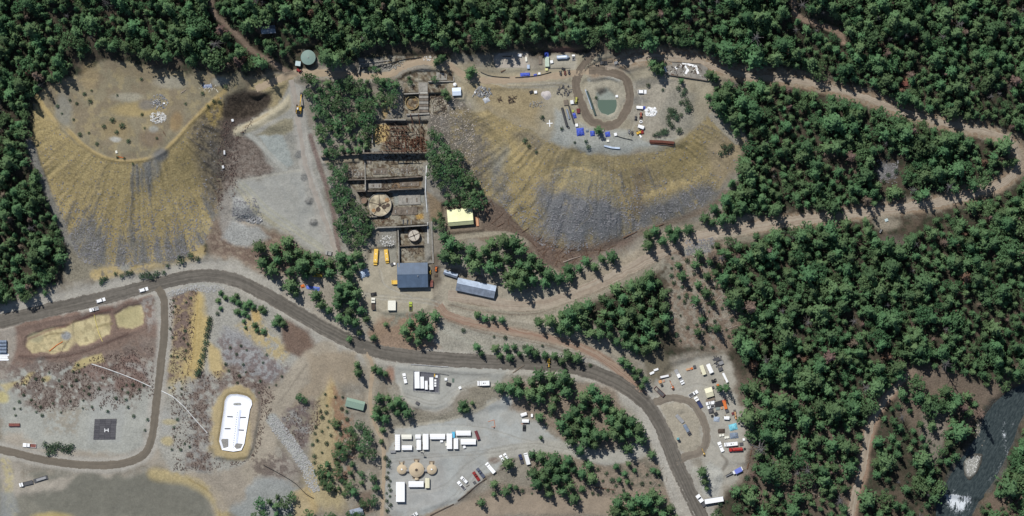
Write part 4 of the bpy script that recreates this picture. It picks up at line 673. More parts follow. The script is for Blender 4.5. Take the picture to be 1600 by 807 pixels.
def mass(name, pts, label):
    """a wood that reads as one mass: trees spread over a point cloud"""
    col = bpy.data.collections.new(name+'_kinds'); order = []
    for kn in ('conifer', 'dead', 'red', 'broadleaf', 'shrub'):
        for i, (c, t) in enumerate(KINDS[kn]):
            me_ = bpy.data.meshes.new('tree'); bm = bmesh.new(); bm.from_mesh(c); nf = len(bm.faces); bm.from_mesh(t); bm.faces.ensure_lookup_table()
            for f in bm.faces[nf:]: f.material_index = 1
            bm.to_mesh(me_); bm.free(); me_.materials.append(c.materials[0]); me_.materials.append(M_BARK)
            o = bpy.data.objects.new('%02d_tree' % len(order), me_); col.objects.link(o); order.append(kn)
    first = {k: order.index(k) for k in order}; cnt = {k: order.count(k) for k in order}
    rng = np.random.default_rng(99); V = grounds(np.array([p[0] for p in pts]), np.array([p[1] for p in pts]), -.1)
    me_ = bpy.data.meshes.new(name); me_.from_pydata(V.tolist(), [], []); sc = []; ix = []
    for (x, y, r, kn) in pts: s = r*MPP/RNAT[kn]; sc.append((s*rng.uniform(.8, 1.18), s*rng.uniform(.8, 1.18), s*rng.uniform(.8, 1.2))); ix.append(first[kn]+rng.integers(cnt[kn]))
    a = me_.attributes.new('tree_size', 'FLOAT_VECTOR', 'POINT'); a.data.foreach_set('vector', np.array(sc, np.float32).ravel())
    a = me_.attributes.new('tree_kind', 'INT', 'POINT'); a.data.foreach_set('value', np.array(ix, np.int32))
    a = me_.attributes.new('tree_turn', 'FLOAT_VECTOR', 'POINT'); t = np.zeros((len(pts), 3), np.float32); t[:, 2] = rng.uniform(0, 6.28, len(pts)); t[:, :2] = rng.normal(0, .06, (len(pts), 2)); a.data.foreach_set('vector', t.ravel())
    o = bpy.data.objects.new(name, me_); COL.objects.link(o); ng = bpy.data.node_groups.new(name, 'GeometryNodeTree'); ng.interface.new_socket('Geometry', in_out='INPUT', socket_type='NodeSocketGeometry'); ng.interface.new_socket('Geometry', in_out='OUTPUT', socket_type='NodeSocketGeometry')
    n = ng.nodes; l = ng.links; gi = n.new('NodeGroupInput'); go = n.new('NodeGroupOutput'); ip = n.new('GeometryNodeInstanceOnPoints'); ci = n.new('GeometryNodeCollectionInfo'); ci.inputs['Collection'].default_value = col; ci.inputs['Separate Children'].default_value = True; ci.inputs['Reset Children'].default_value = True
    def attr(nm, ty):
        q = n.new('GeometryNodeInputNamedAttribute'); q.data_type = ty; q.inputs['Name'].default_value = nm; return q.outputs['Attribute']
    l.new(gi.outputs[0], ip.inputs['Points']); l.new(ci.outputs[0], ip.inputs['Instance']); ip.inputs['Pick Instance'].default_value = True
    l.new(attr('tree_kind', 'INT'), ip.inputs['Instance Index']); l.new(attr('tree_size', 'FLOAT_VECTOR'), ip.inputs['Scale'])
    er = n.new('FunctionNodeEulerToRotation'); l.new(attr('tree_turn', 'FLOAT_VECTOR'), er.inputs[0]); l.new(er.outputs[0], ip.inputs['Rotation']); l.new(ip.outputs[0], go.inputs[0])
    md = o.modifiers.new('trees', 'NODES'); md.node_group = ng; o['kind'] = 'stuff'; o['label'] = label; o['category'] = 'forest'; return o

FORESTS = []
def wood(P, r, seed, rad, holes=(), keep=1.0):
    rng = random.Random(seed); out = []
    for a, b in poisson(P, r, seed, holes):
        if rng.random() > keep: continue
        q = rng.random(); kn = 'dead' if q < .05 else ('red' if q < .056 else ('broadleaf' if q < .26 else 'conifer'))
        big = rng.random(); cl = float(fbm(np.array([a/55.]), np.array([b/55.]), 140, 3)[0]); gap = float(fbm(np.array([a/22.]), np.array([b/22.]), 150, 2)[0])
        if gap < .25 and rng.random() < .4: continue
        out.append((a, b, rad*(.48+.95*big**3+.3*rng.random())*(.72+.6*cl), kn))
    FORESTS.extend(out)
BUILD_HOLES = [('line', TOPTRAIL+np.array([-3, -6]), 12), ('line', RTRAIL+np.array([-3, -6]), 13), ('line', UPPER+np.array([-3, -7]), 11), ('line', TOPROAD, 10), ('line', TRACKR, 12)]
F_TOP = [(-150,-130),(1750,-130),(1750,190),(1600,218),(1560,204),(1500,190),(1440,176),(1390,160),(1330,140),(1270,124),(1220,110),(1160,108),(1120,92),(1090,80),(1040,78),(1000,80),(975,84),(950,84),(930,72),(900,70),(860,74),(820,74),(775,78),(750,84),(720,88),(690,80),(640,78),(600,80),(565,88),(555,106),(520,108),(512,100),(498,78),(470,72),(455,90),(440,100),(430,112),(400,118),(345,114),(330,112),(290,100),(245,98),(200,90),(170,82),(150,84),(128,98),(106,120),(66,140),(46,162),(46,222),(70,288),(94,350),(108,395),(92,430),(56,452),(-150,480)]
F_TOP = F_TOP[:3] + [(a-4, b-9) if a > 125 else (a-5, b) for a, b in F_TOP[3:]]
HTOP = BUILD_HOLES + [('poly', [(395,36),(440,36),(440,58),(395,58)], 2), ('poly', [(1476,-10),(1494,-10),(1490,58),(1478,58)], 1), ('poly', [(1408,118),(1422,118),(1420,140),(1408,140)], 2), ('poly', [(100,78),(132,75),(128,100),(100,102)], -3)]
wood(F_TOP, 10.2, 1, 10.8, HTOP)
F_MIDR = [(1104,148),(1130,130),(1200,134),(1290,150),(1400,186),(1500,214),(1572,226),(1582,256),(1540,284),(1470,300),(1400,312),(1330,322),(1250,332),(1160,342),(1128,330),(1136,296),(1160,262),(1166,222),(1140,196),(1116,172)]
wood(F_MIDR, 10.2, 2, 10.8, [('line', UPPER, 11), ('line', UPPER[:150]+np.array([-3, -7]), 14), ('poly', [(1366,244),(1408,246),(1404,292),(1370,284)], 7), ('poly', [(1270,234),(1312,236),(1340,262),(1318,270),(1280,250)], 0)])
F_RIGHT = [(1110,385),(1180,366),(1240,358),(1320,348),(1362,346),(1366,380),(1410,384),(1430,360),(1480,332),(1540,312),(1600,290),(1750,250),(1750,480),(1640,560),(1590,585),(1540,590),(1480,575),(1430,570),(1400,590),(1370,620),(1350,655),(1340,690),(1300,660),(1240,610),(1180,590),(1160,560),(1140,530),(1160,490),(1130,450),(1110,410)]
wood(F_RIGHT, 10.6, 3, 11.8, [('line', UPPER, 14), ('line', TRACKR, 11)])
F_SPARSE = [(1160,600),(1240,625),(1300,670),(1340,700),(1334,770),(1322,840),(1300,920),(1110,920),(1112,790),(1150,765),(1178,720),(1180,690),(1165,640)]
wood(F_SPARSE, 12.4, 4, 12.0, [('line', TRACKR, 11), ('poly', [(1084,766),(1134,768),(1134,796),(1090,800)], 9)], .92)
wood([(1390,620),(1420,600),(1480,610),(1530,615),(1528,655),(1505,695),(1484,730),(1468,765),(1455,800),(1450,900),(1350,900),(1345,800),(1362,720)], 12.4, 5, 12.2, [('line', TRACKR, 12), ('poly', [(1448,672),(1478,660),(1474,700),(1450,716)], 0)], .8)
wood([(1604,652),(1750,600),(1750,900),(1524,900),(1528,800),(1545,775),(1566,745),(1584,705)], 11.5, 6, 12.5, [('poly', [(1548,778),(1580,765),(1575,800),(1545,800)], 0)])
wood([(1540,600),(1600,570),(1640,560),(1590,598),(1556,622)], 13, 7, 12.5, (), .8)
wood([(-150,482),(50,456),(90,436),(98,445),(60,464),(20,474),(-150,510)], 10, 8, 7.5)
wood([(-160,840),(380,820),(600,820),(900,840),(1100,830),(1100,920),(-160,920)], 15, 9, 9, (), .6)

# ------------------------------------------------------------------ object building kit (x forward, y left, z up, metres)
class B:
    def __init__(s): s.v = []; s.f = []
    def add(s, V, F): k = len(s.v); s.v += [tuple(p) for p in V]; s.f += [tuple(i+k for i in f) for f in F]; return s
    def box(s, x0, x1, y0, y1, z0, z1, tx=0.0, ty=0.0, sx=0.0):
        """box; the top is drawn in by tx, ty and shifted by sx"""
        return s.add([(x0,y0,z0),(x1,y0,z0),(x1,y1,z0),(x0,y1,z0),(x0+tx+sx,y0+ty,z1),(x1-tx+sx,y0+ty,z1),(x1-tx+sx,y1-ty,z1),(x0+tx+sx,y1-ty,z1)], [(3,2,1,0),(4,5,6,7),(0,1,5,4),(1,2,6,5),(2,3,7,6),(3,0,4,7)])
    def ext(s, prof, y0, y1):
        """side profile (x,z) extruded across y"""
        n = len(prof); V = [(x,y0,z) for x,z in prof] + [(x,y1,z) for x,z in prof]
        return s.add(V, [tuple(range(n)), tuple(range(2*n-1, n-1, -1))] + [(i, i+n, (i+1)%n+n, (i+1)%n) for i in range(n)])
    def cyl(s, p0, p1, r0, r1=None, n=10, caps=True):
        r1 = r0 if r1 is None else r1; p0 = Vector(p0); p1 = Vector(p1); d = (p1-p0).normalized(); a = d.orthogonal().normalized(); b = d.cross(a)
        V = [p0+(a*math.cos(6.28319*i/n)+b*math.sin(6.28319*i/n))*r0 for i in range(n)] + [p1+(a*math.cos(6.28319*i/n)+b*math.sin(6.28319*i/n))*r1 for i in range(n)]
        F = [(i, (i+1)%n, (i+1)%n+n, i+n) for i in range(n)]
        if caps: F += [tuple(range(n-1,-1,-1)), tuple(range(n, 2*n))]
        return s.add(V, F)
    def lathe(s, prof, n=24, c=(0,0)):
        m = len(prof); V = [(c[0]+r*math.cos(6.28319*k/n), c[1]+r*math.sin(6.28319*k/n), z) for r, z in prof for k in range(n)]
        return s.add(V, [(i*n+k, i*n+(k+1)%n, (i+1)*n+(k+1)%n, (i+1)*n+k) for i in range(m-1) for k in range(n)])
    def bar(s, p, q, w, h=None):
        """rectangular bar from p to q"""
        h = w if h is None else h; p = Vector(p); q = Vector(q); d = (q-p).normalized(); up = Vector((0,0,1)) if abs(d.z) < .95 else Vector((1,0,0)); a = d.cross(up).normalized()*w/2; b = d.cross(a).normalized()*h/2
        V = [p-a-b,p+a-b,p+a+b,p-a+b,q-a-b,q+a-b,q+a+b,q-a+b]; return s.add(V, [(3,2,1,0),(4,5,6,7),(0,1,5,4),(1,2,6,5),(2,3,7,6),(3,0,4,7)])
def part(parent, name, b, m, label=None, smooth=False):
    o = link_mesh(name, b.v, b.f, m, parent, smooth)
    if label: o['label'] = label
    bmx = bmesh.new(); bmx.from_mesh(o.data); bmesh.ops.recalc_face_normals(bmx, faces=bmx.faces); bmx.to_mesh(o.data); bmx.free()
    return o
def share(src, parent, loc, rot=None):
    o = bpy.data.objects.new(src.name.split('.')[0], src.data); COL.objects.link(o); o.parent = parent; o.location = loc
    if rot: o.rotation_euler = rot
    return o
_wheels = {}
def wheel(parent, x, y, r, w):
    k = (round(r, 2), round(w, 2))
    if k not in _wheels:
        t = bpy.data.meshes.new('wheel'); b = B().cyl((0,-w/2,0), (0,w/2,0), r, n=14).cyl((0,-w/2-.02,0), (0,w/2+.02,0), r*.55, n=10); t.from_pydata(b.v, [], b.f); t.materials.append(mat('rubber', (0.02,0.02,0.022), .9, srgb=False)); t.update(); _wheels[k] = t
    o = bpy.data.objects.new('wheel', _wheels[k]); COL.objects.link(o); o.parent = parent; o.location = (x, y, r); return o
def meta(o, label, cat, group=None, kind=None):
    o['label'] = label; o['category'] = cat
    if group: o['group'] = group
    if kind: o['kind'] = kind
    return o
def thing(name, label, cat, px, py, ang=0.0, group=None, tilt=False, dz=0.0):
    o = bpy.data.objects.new(name, None); COL.objects.link(o); o.empty_display_size = 1; o.location = ground(px, py, dz)
    if tilt:
        e = 5.0; zx = (hz(px+e, py)-hz(px-e, py))/(2*e*MPP); zy = (hz(px, py-e)-hz(px, py+e))/(2*e*MPP); nrm = Vector((-zx, -zy, 1)).normalized()
        if nrm.z < .9: nrm = (nrm + Vector((0,0,2))).normalized()
        f = Vector((math.cos(ang), math.sin(ang), 0)); f = (f - nrm*f.dot(nrm)).normalized(); o.rotation_euler = Matrix((f, nrm.cross(f), nrm)).transposed().to_euler()
    else: o.rotation_euler = (0, 0, ang)
    return meta(o, label, cat, group)
def span(fr, re):
    """centre, heading and length (m) of something lying from rear to front in the picture"""
    dx, dy = fr[0]-re[0], fr[1]-re[1]; return (fr[0]+re[0])/2, (fr[1]+re[1])/2, math.atan2(-dy, dx), math.hypot(dx, dy)*MPP

def paint(name, c, rough=.35, noise=.06, metal=0.0): return mat(name, c, rough, metal, noise, .8, .4)
WHITE = mat('white_paint', (0.80,0.80,0.79), .45, noise=.05, spec=.3, srgb=False); OFFW = mat('off_white_paint', (0.72,0.70,0.60), .5, noise=.06, srgb=False); CREAM = mat('cream_paint', (0.66,0.62,0.44), .5, noise=.08, srgb=False)
SEAM = mat('roof_seam_sealant', (0.45,0.46,0.48), .6, noise=.1, srgb=False)
GLASS = mat('dark_glass', (0.02,0.025,0.03), .08, noise=0, spec=.6, srgb=False); BLACK = mat('black_plastic', (0.025,0.025,0.028), .6, srgb=False); STEEL = mat('grey_steel', (0.28,0.28,0.28), .5, .3, .2, srgb=False); DSTEEL = mat('dark_steel', (0.08,0.08,0.085), .6, .2, .2, srgb=False)
RED = paint('red_paint', (150,44,40)); MAROON = mat('maroon_paint', (0.13,0.025,0.03), .6, noise=.2, srgb=False); NAVY = mat('navy_paint', (0.035,0.045,0.11), .35, noise=.06, srgb=False); SLATE = mat('slate_blue_paint', (0.075,0.085,0.12), .4, noise=.06, srgb=False); YELLOW = mat('yellow_paint', (0.62,0.38,0.05), .5, noise=.08, srgb=False); BUSY = mat('bus_yellow', (0.74,0.47,0.085), .5, noise=.07, srgb=False)
LIME = mat('lime_green_paint', (0.33,0.40,0.05), .45, noise=.06, srgb=False); ORANGE = mat('orange_paint', (0.58,0.15,0.03), .5, noise=.1, srgb=False); RUST = mat('rusty_steel', (0.105,0.052,0.034), .9, 0, .35, 1.2, .1, srgb=False); RUSTR = mat('rusty_red_paint', (0.19,0.07,0.055), .8, noise=.3, srgb=False); CONC = mat('old_concrete', (0.26,0.245,0.215), .95, noise=.25, scale=.6, spec=.1, srgb=False, bump=.3); CONCD = mat('stained_concrete', (0.15,0.125,0.10), .95, noise=.35, scale=.5, spec=.1, srgb=False, bump=.3); WOOD = mat('weathered_wood', (0.19,0.155,0.12), .9, noise=.3, scale=1.2, spec=.1, srgb=False); DWOOD = mat('dark_timber', (0.085,0.065,0.052), .95, noise=.35, scale=1.2, spec=.1, srgb=False)
TANC = mat('tan_canvas', (0.50,0.40,0.27), .8, noise=.06, srgb=False); BLUET = mat('blue_tarpaulin', (0.06,0.10,0.46), .6, noise=.25, scale=.7, srgb=False, bump=.4); CYANT = mat('cyan_tarpaulin', (0.17,0.48,0.58), .6, noise=.2, scale=.7, srgb=False, bump=.4); GREYT = mat('grey_tarpaulin', (0.17,0.21,0.27), .7, noise=.25, scale=.7, srgb=False, bump=.4); PIPEC = mat('black_pipe_plastic', (0.05,0.05,0.052), .6, noise=.2, srgb=False); LOGW = mat('bleached_log', (0.30,0.25,0.21), .95, noise=.3, scale=1.5, spec=.1, srgb=False); BROWNL = mat('brown_log', (0.13,0.08,0.055), .95, noise=.3, scale=1.5, spec=.1, srgb=False)
LAMPW = mat('lamp_lens', (0.75,0.74,0.68), .2, noise=0, srgb=False); LAMPR = mat('red_lens', (0.35,0.02,0.02), .3, noise=0, srgb=False)

def lights(t, xf, xr, hw, z):
    for s in (-1, 1):
        part(t, 'headlight', B().box(xf-.03, xf+.04, s*hw*.78-.16, s*hw*.78+.16, z, z+.2), LAMPW); part(t, 'tail_light', B().box(xr-.04, xr+.03, s*hw*.86-.1, s*hw*.86+.1, z, z+.3), LAMPR)
def pickup(fr, re, wpx, m, label, group=None, bed=None, cover=None, name='pickup_truck'):
    x, y, a, L = span(fr, re); hw = wpx*MPP/2; t = thing(name, label, 'pickup truck', x, y, a, group, True); h = L/2
    part(t, 'body', B().ext([(h,.5),(h,.95),(h*.55,1.08),(h*.30,1.12),(-h*.12,1.12),(-h*.12,.5)], -hw, hw).box(-h, -h*.1, -hw, hw, .45, .78).box(-h, -h*.1, -hw, -hw+.14, .78, 1.15).box(-h, -h*.1, hw-.14, hw, .78, 1.15).box(-h, -h+.12, -hw+.14, hw-.14, .78, 1.12), m)
    c = part(t, 'cab', B().box(-h*.14, h*.44, -hw+.06, hw-.06, 1.1, 1.78, .55, .16, -.1), m); part(c, 'roof', B().box(-h*.14+.5, h*.44-.75, -hw+.25, hw-.25, 1.78, 1.83), m)
    part(c, 'windscreen', B().add([(h*.44,-hw+.14,1.14),(h*.44,hw-.14,1.14),(h*.44-.62,hw-.24,1.79),(h*.44-.62,-hw+.24,1.79)], [(0,1,2,3)]), GLASS); part(c, 'rear_window', B().add([(-h*.14-.02,-hw+.18,1.16),(-h*.14-.02,hw-.18,1.16),(-h*.14+.42,hw-.26,1.79),(-h*.14+.42,-hw+.26,1.79)], [(3,2,1,0)]), GLASS)
    for s in (-1, 1): part(c, 'side_window', B().box(-h*.02, h*.28, s*(hw-.12)-.015, s*(hw-.12)+.015, 1.22, 1.66, .1), GLASS)
    if bed: part(t, 'bed', B().box(-h+.13, -h*.13, -hw+.15, hw-.15, .785, .83), bed)
    else: part(t, 'bed', B().box(-h+.13, -h*.13, -hw+.15, hw-.15, .785, .8), BLACK)
    if cover: part(t, 'canopy', B().box(-h+.05, -h*.14, -hw+.05, hw-.05, 1.16, 1.75, .06, .12), cover)
    part(t, 'bumper', B().box(h, h+.12, -hw*.95, hw*.95, .45, .7), STEEL); part(t, 'bumper', B().box(-h-.1, -h, -hw*.9, hw*.9, .45, .65), STEEL); lights(t, h, -h, hw, .72)
    for sx in (.62, -.58):
        for s in (-1, 1): wheel(t, h*sx, s*(hw-.12), .39, .26)
    return t
def car(fr, re, wpx, m, label, group=None, cat='car', high=1.7, name='parked_car'):
    x, y, a, L = span(fr, re); hw = wpx*MPP/2; t = thing(name, label, cat, x, y, a, group, True); h = L/2; z = .95
    part(t, 'body', B().ext([(h,.35),(h,.8),(h*.5,z+.03),(h*.3,z+.05),(-h*.95,z+.05),(-h,.75),(-h,.35)], -hw, hw), m); c = part(t, 'cab', B().box(-h*.94, h*.42, -hw+.05, hw-.05, z+.04, high, .6, .15, -.1), m)
    part(c, 'windscreen', B().add([(h*.42+.02,-hw+.14,z+.06),(h*.42+.02,hw-.14,z+.06),(h*.42-.66,hw-.24,high+.01),(h*.42-.66,-hw+.24,high+.01)], [(0,1,2,3)]), GLASS)
    part(c, 'rear_window', B().add([(-h*.94-.03,-hw+.18,z+.1),(-h*.94-.03,hw-.18,z+.1),(-h*.94+.47,hw-.26,high+.01),(-h*.94+.47,-hw+.26,high+.01)], [(3,2,1,0)]), GLASS)
    for s in (-1, 1): part(c, 'side_window', B().box(-h*.7, h*.2, s*(hw-.1)-.015, s*(hw-.1)+.015, z+.12, high-.12, .1), GLASS)
    for s in (-1, 1): part(c, 'roof_rail', B().bar((-h*.7, s*(hw-.3), high+.03), (h*.1, s*(hw-.3), high+.03), .05), BLACK)
    lights(t, h, -h, hw, .6)
    for sx in (.6, -.6):
        for s in (-1, 1): wheel(t, h*sx, s*(hw-.1), .36, .24)
    return t
def boxtruck(fr, re, wpx, cab, box, label, cat='truck', cabfrac=.28, bh=3.3, hatch=False, name='box_truck', flat=None, side=None):
    """cab in front of a box, or of a flat bed when flat is set"""
    x, y, a, L = span(fr, re); hw = wpx*MPP/2; t = thing(name, label, cat, x, y, a, None, True); h = L/2; xc = h-L*cabfrac
    c = part(t, 'cab', B().ext([(h,.6),(h,1.25),(h-L*cabfrac*.38,1.4),(h-L*cabfrac*.58,2.3),(xc+.1,2.35),(xc+.1,.6)], -hw+.05, hw-.05), cab)
    part(c, 'windscreen', B().add([(h-L*cabfrac*.385,-hw+.2,1.45),(h-L*cabfrac*.385,hw-.2,1.45),(h-L*cabfrac*.565,hw-.25,2.25),(h-L*cabfrac*.565,-hw+.25,2.25)], [(0,1,2,3)]), GLASS)
    for s in (-1, 1): part(c, 'side_window', B().box(xc+.3, h-L*cabfrac*.6, s*(hw-.05)-.02, s*(hw-.05)+.02, 1.4, 2.1), GLASS)
    for s in (-1, 1): part(c, 'mirror', B().box(h-L*cabfrac*.5, h-L*cabfrac*.42, s*(hw+.15)-.08, s*(hw+.15)+.08, 1.4, 1.9), BLACK)
    part(t, 'chassis', B().box(-h, h-.3, -hw*.5, hw*.5, .55, .85), DSTEEL)
    if flat:
        part(t, 'flat_bed', B().box(-h, xc-.15, -hw, hw, .95, 1.1), flat); part(t, 'headboard', B().box(xc-.15, xc-.05, -hw, hw, 1.1, 2.1), DSTEEL); part(t, 'bed_rail', B().box(-h, xc-.15, -hw, -hw+.1, 1.1, 1.35).box(-h, xc-.15, hw-.1, hw, 1.1, 1.35), DSTEEL)
    else:
        bx = part(t, 'cargo_box', B().box(-h, xc-.05, -hw, hw, .9, bh, .02, .05), box); part(bx, 'roof_rail', B().box(-h, xc-.05, -hw-.02, -hw+.08, bh, bh+.05).box(-h, xc-.05, hw-.08, hw+.02, bh, bh+.05), STEEL)
        if hatch: part(bx, 'roof_hatch', B().box(-h*.12, h*.06, -.4, .4, bh, bh+.18), BLACK); part(bx, 'vent', B().box(-h*.4, -h*.28, -.25, .25, bh, bh+.15), BLACK)
        if side: part(bx, 'side_panel', B().box(-h+.1, xc-.2, -hw-.03, -hw-.005, 1.0, bh-.1), side)
    lights(t, h, -h, hw, .8)
    for sx in ((h-L*cabfrac*.45), -h*.55, -h*.78):
        for s in (-1, 1): wheel(t, sx, s*(hw-.18), .48, .34)
    return t
def flatbed_trailer(fr, re, wpx, m, label, name='flatbed_trailer', planks=True, load=None):
    x, y, a, L = span(fr, re); hw = wpx*MPP/2; t = thing(name, label, 'trailer', x, y, a, None, True); h = L/2
    part(t, 'deck', B().box(-h, h*.86, -hw, hw, .75, .92), m); part(t, 'rail', B().box(-h, h*.86, -hw-.06, -hw, .7, 1.0).box(-h, h*.86, hw, hw+.06, .7, 1.0), DSTEEL); part(t, 'tongue', B().bar((h*.86, -hw*.6, .7), (h, 0, .6), .14).bar((h*.86, hw*.6, .7), (h, 0, .6), .14), DSTEEL)
    n = max(4, int(L/1.5))
    for i in range(n): x0 = -h+.05+i*(L*.93-.1)/n; part(t, 'plank', B().box(x0, x0+(L*.93-.1)/n-.06, -hw+.05, hw-.05, .922, .96), WOOD if planks else m)
    if load: part(t, 'cargo', B().box(-h*.8, h*.5, -hw*.7, hw*.7, .97, 1.9, .1, .15), load)
    for sx in (-.25, -.55):
        for s in (-1, 1): wheel(t, h*sx, s*(hw-.1), .38, .26)
    return t
def trailer(x0, y0, x1, y1, label, m=None, ang=None, size=None, group='white trailers of the camp', name='office_trailer', hh=3.2, seams=True, cat='trailer', ends=True, steps=None, z0=.55):
    """office or bunk trailer, given by its roof rectangle in the picture or by centre, angle and size"""
    if ang is None:
        cx, cy = (x0+x1)/2, (y0+y1)/2; lx, ly = (x1-x0)*MPP, (y1-y0)*MPP; a = 0.0
        if ly > lx: a = -math.pi/2; lx, ly = ly, lx
    else: cx, cy, a = x0, y0, ang; lx, ly = size[0]*MPP, size[1]*MPP
    m = m or WHITE; t = thing(name, label, cat, cx, cy, a, group); h, w = lx/2, ly/2
    part(t, 'wall', B().box(-h+.08, h-.08, -w+.08, w-.08, z0-.1, hh-.12), m); part(t, 'skirt', B().box(-h+.14, h-.14, -w+.14, w-.14, -.4, z0-.1), STEEL)
    r = part(t, 'roof', B().add([(-h,-w,hh-.12),(h,-w,hh-.12),(h,w,hh-.12),(-h,w,hh-.12),(-h,-w,hh),(h,-w,hh),(h,w,hh),(-h,w,hh),(-h,0,hh+.22),(h,0,hh+.22)], [(3,2,1,0),(0,1,5,4),(2,3,7,6),(4,5,9,8),(6,7,8,9),(0,4,8,7,3),(1,2,6,9,5)]), m)
    if seams:
        k = max(3, int(lx/1.55))
        for i in range(1, k):
            x = -h+lx*i/k; part(r, 'roof_seam', B().add([(x-.05,-w,hh+.02),(x+.05,-w,hh+.02),(x+.05,0,hh+.25),(x-.05,0,hh+.25),(x-.05,w,hh+.02),(x+.05,w,hh+.02)], [(0,1,2,3),(3,2,5,4)]), SEAM if (seams == 2) else m)
    if ends: part(t, 'hitch', B().bar((h, -w*.5, .45), (h+.9, 0, .45), .14).bar((h, w*.5, .45), (h+.9, 0, .45), .14), DSTEEL); part(t, 'air_conditioner', B().box(-h-.55, -h+.08, -.45, .45, 1.2, 2.1), STEEL)
    d = part(t, 'door', B().box(h*.35, h*.35+.95, -w-.0, -w+.08, z0, z0+2.05), STEEL); part(d, 'handle', B().box(h*.35+.75, h*.35+.85, -w-.05, -w, z0+1, z0+1.1), DSTEEL)
    for i in range(max(1, int(lx/4))): xx = -h+.9+i*lx/max(1, int(lx/4)); f = part(t, 'window', B().box(xx, xx+1.0, -w+.02, -w+.09, 1.35, 2.2), STEEL); part(f, 'pane', B().box(xx+.06, xx+.94, -w+.0, -w+.02, 1.41, 2.14), GLASS)
    part(t, 'steps', B().box(h*.35-.1, h*.35+1.05, -w-.5, -w-.0, -.3, z0-.05).box(h*.35-.1, h*.35+1.05, -w-.9, -w-.5, -.3, z0-.3), WOOD)
    return t
def container(x, y, L, wd, ang, m, label, group=None, name='shipping_container', hh=2.6, cat='container', top=None, open_=False):
    """corrugated steel box; sizes in pixels"""
    t = thing(name, label, cat, x, y, ang, group); h, w = L*MPP/2, wd*MPP/2
    if open_:
        part(t, 'floor', B().box(-h, h, -w, w, .0, .15), DSTEEL)
        for s in (-1, 1): part(t, 'side_wall', B().box(-h, h, s*w-.08, s*w+.08, .15, hh), m); part(t, 'end_wall', B().box(s*h-.08, s*h+.08, -w+.08, w-.08, .15, hh), m)
    else:
        part(t, 'body', B().box(-h+.05, h-.05, -w+.05, w-.05, -.2, hh-.06), m); r = part(t, 'roof', B().box(-h, h, -w, w, hh-.06, hh), top or m)
        n = max(3, int(L*MPP/.9))
        for i in range(n): xx = -h+.25+i*(2*h-.5)/max(1, n-1); part(r, 'rib', B().box(xx-.1, xx+.1, -w+.1, w-.1, hh, hh+.05), top or m)
    for sx in (-1, 1):
        for sy in (-1, 1): part(t, 'corner_post', B().box(sx*h-.06, sx*h+.06, sy*w-.06, sy*w+.06, -.2, hh+.03), DSTEEL)
    d = part(t, 'door', B().box(h+.0, h+.07, -w+.1, -.02, .15, hh-.15).box(h, h+.07, .02, w-.1, .15, hh-.15), m); part(d, 'lock_bar', B().bar((h+.11,-.3,.2), (h+.11,-.3,hh-.2), .05).bar((h+.11,.3,.2), (h+.11,.3,hh-.2), .05), STEEL)
    return t
def bus(fr, re, wpx, label):
    x, y, a, L = span(fr, re); hw = wpx*MPP/2; t = thing('school_bus', label, 'bus', x, y, a, 'yellow buses by the ruin', True); h = L/2
    b = part(t, 'body', B().ext([(h*.74,.6),(h*.74,2.5),(h*.70,2.75),(-h*.97,2.75),(-h,2.5),(-h,.6)], -hw, hw), BUSY); part(t, 'hood', B().ext([(h,.6),(h,1.35),(h*.74,1.55),(h*.74,.6)], -hw+.2, hw-.2), BUSY)
    r = part(t, 'roof', B().ext([(h*.70,2.76),(h*.62,2.98),(-h*.9,2.98),(-h*.97,2.76)], -hw+.22, hw-.22), BUSY)
    for q in (.35, -.4): part(r, 'roof_hatch', B().box(h*q-.35, h*q+.35, -.35, .35, 2.98, 3.06), WHITE)
    part(b, 'windscreen', B().box(h*.74, h*.745, -hw+.15, hw-.15, 1.7, 2.45), GLASS)
    for s in (-1, 1):
        for i in range(7): xx = h*.55-i*L*.105; part(b, 'window', B().box(xx-.45, xx+.35, s*hw-.02, s*hw+.02, 1.7, 2.35), GLASS)
        part(b, 'black_stripe', B().box(-h*.95, h*.7, s*hw-.025, s*hw+.025, 1.2, 1.32), BLACK)
    part(t, 'bumper', B().box(h, h+.15, -hw, hw, .5, .8), BLACK); part(t, 'bumper', B().box(-h-.15, -h, -hw, hw, .5, .8), BLACK); lights(t, h, -h, hw, .95)
    for sx in (.7, -.5):
        for s in (-1, 1): wheel(t, h*sx, s*(hw-.17), .5, .32)
    return t
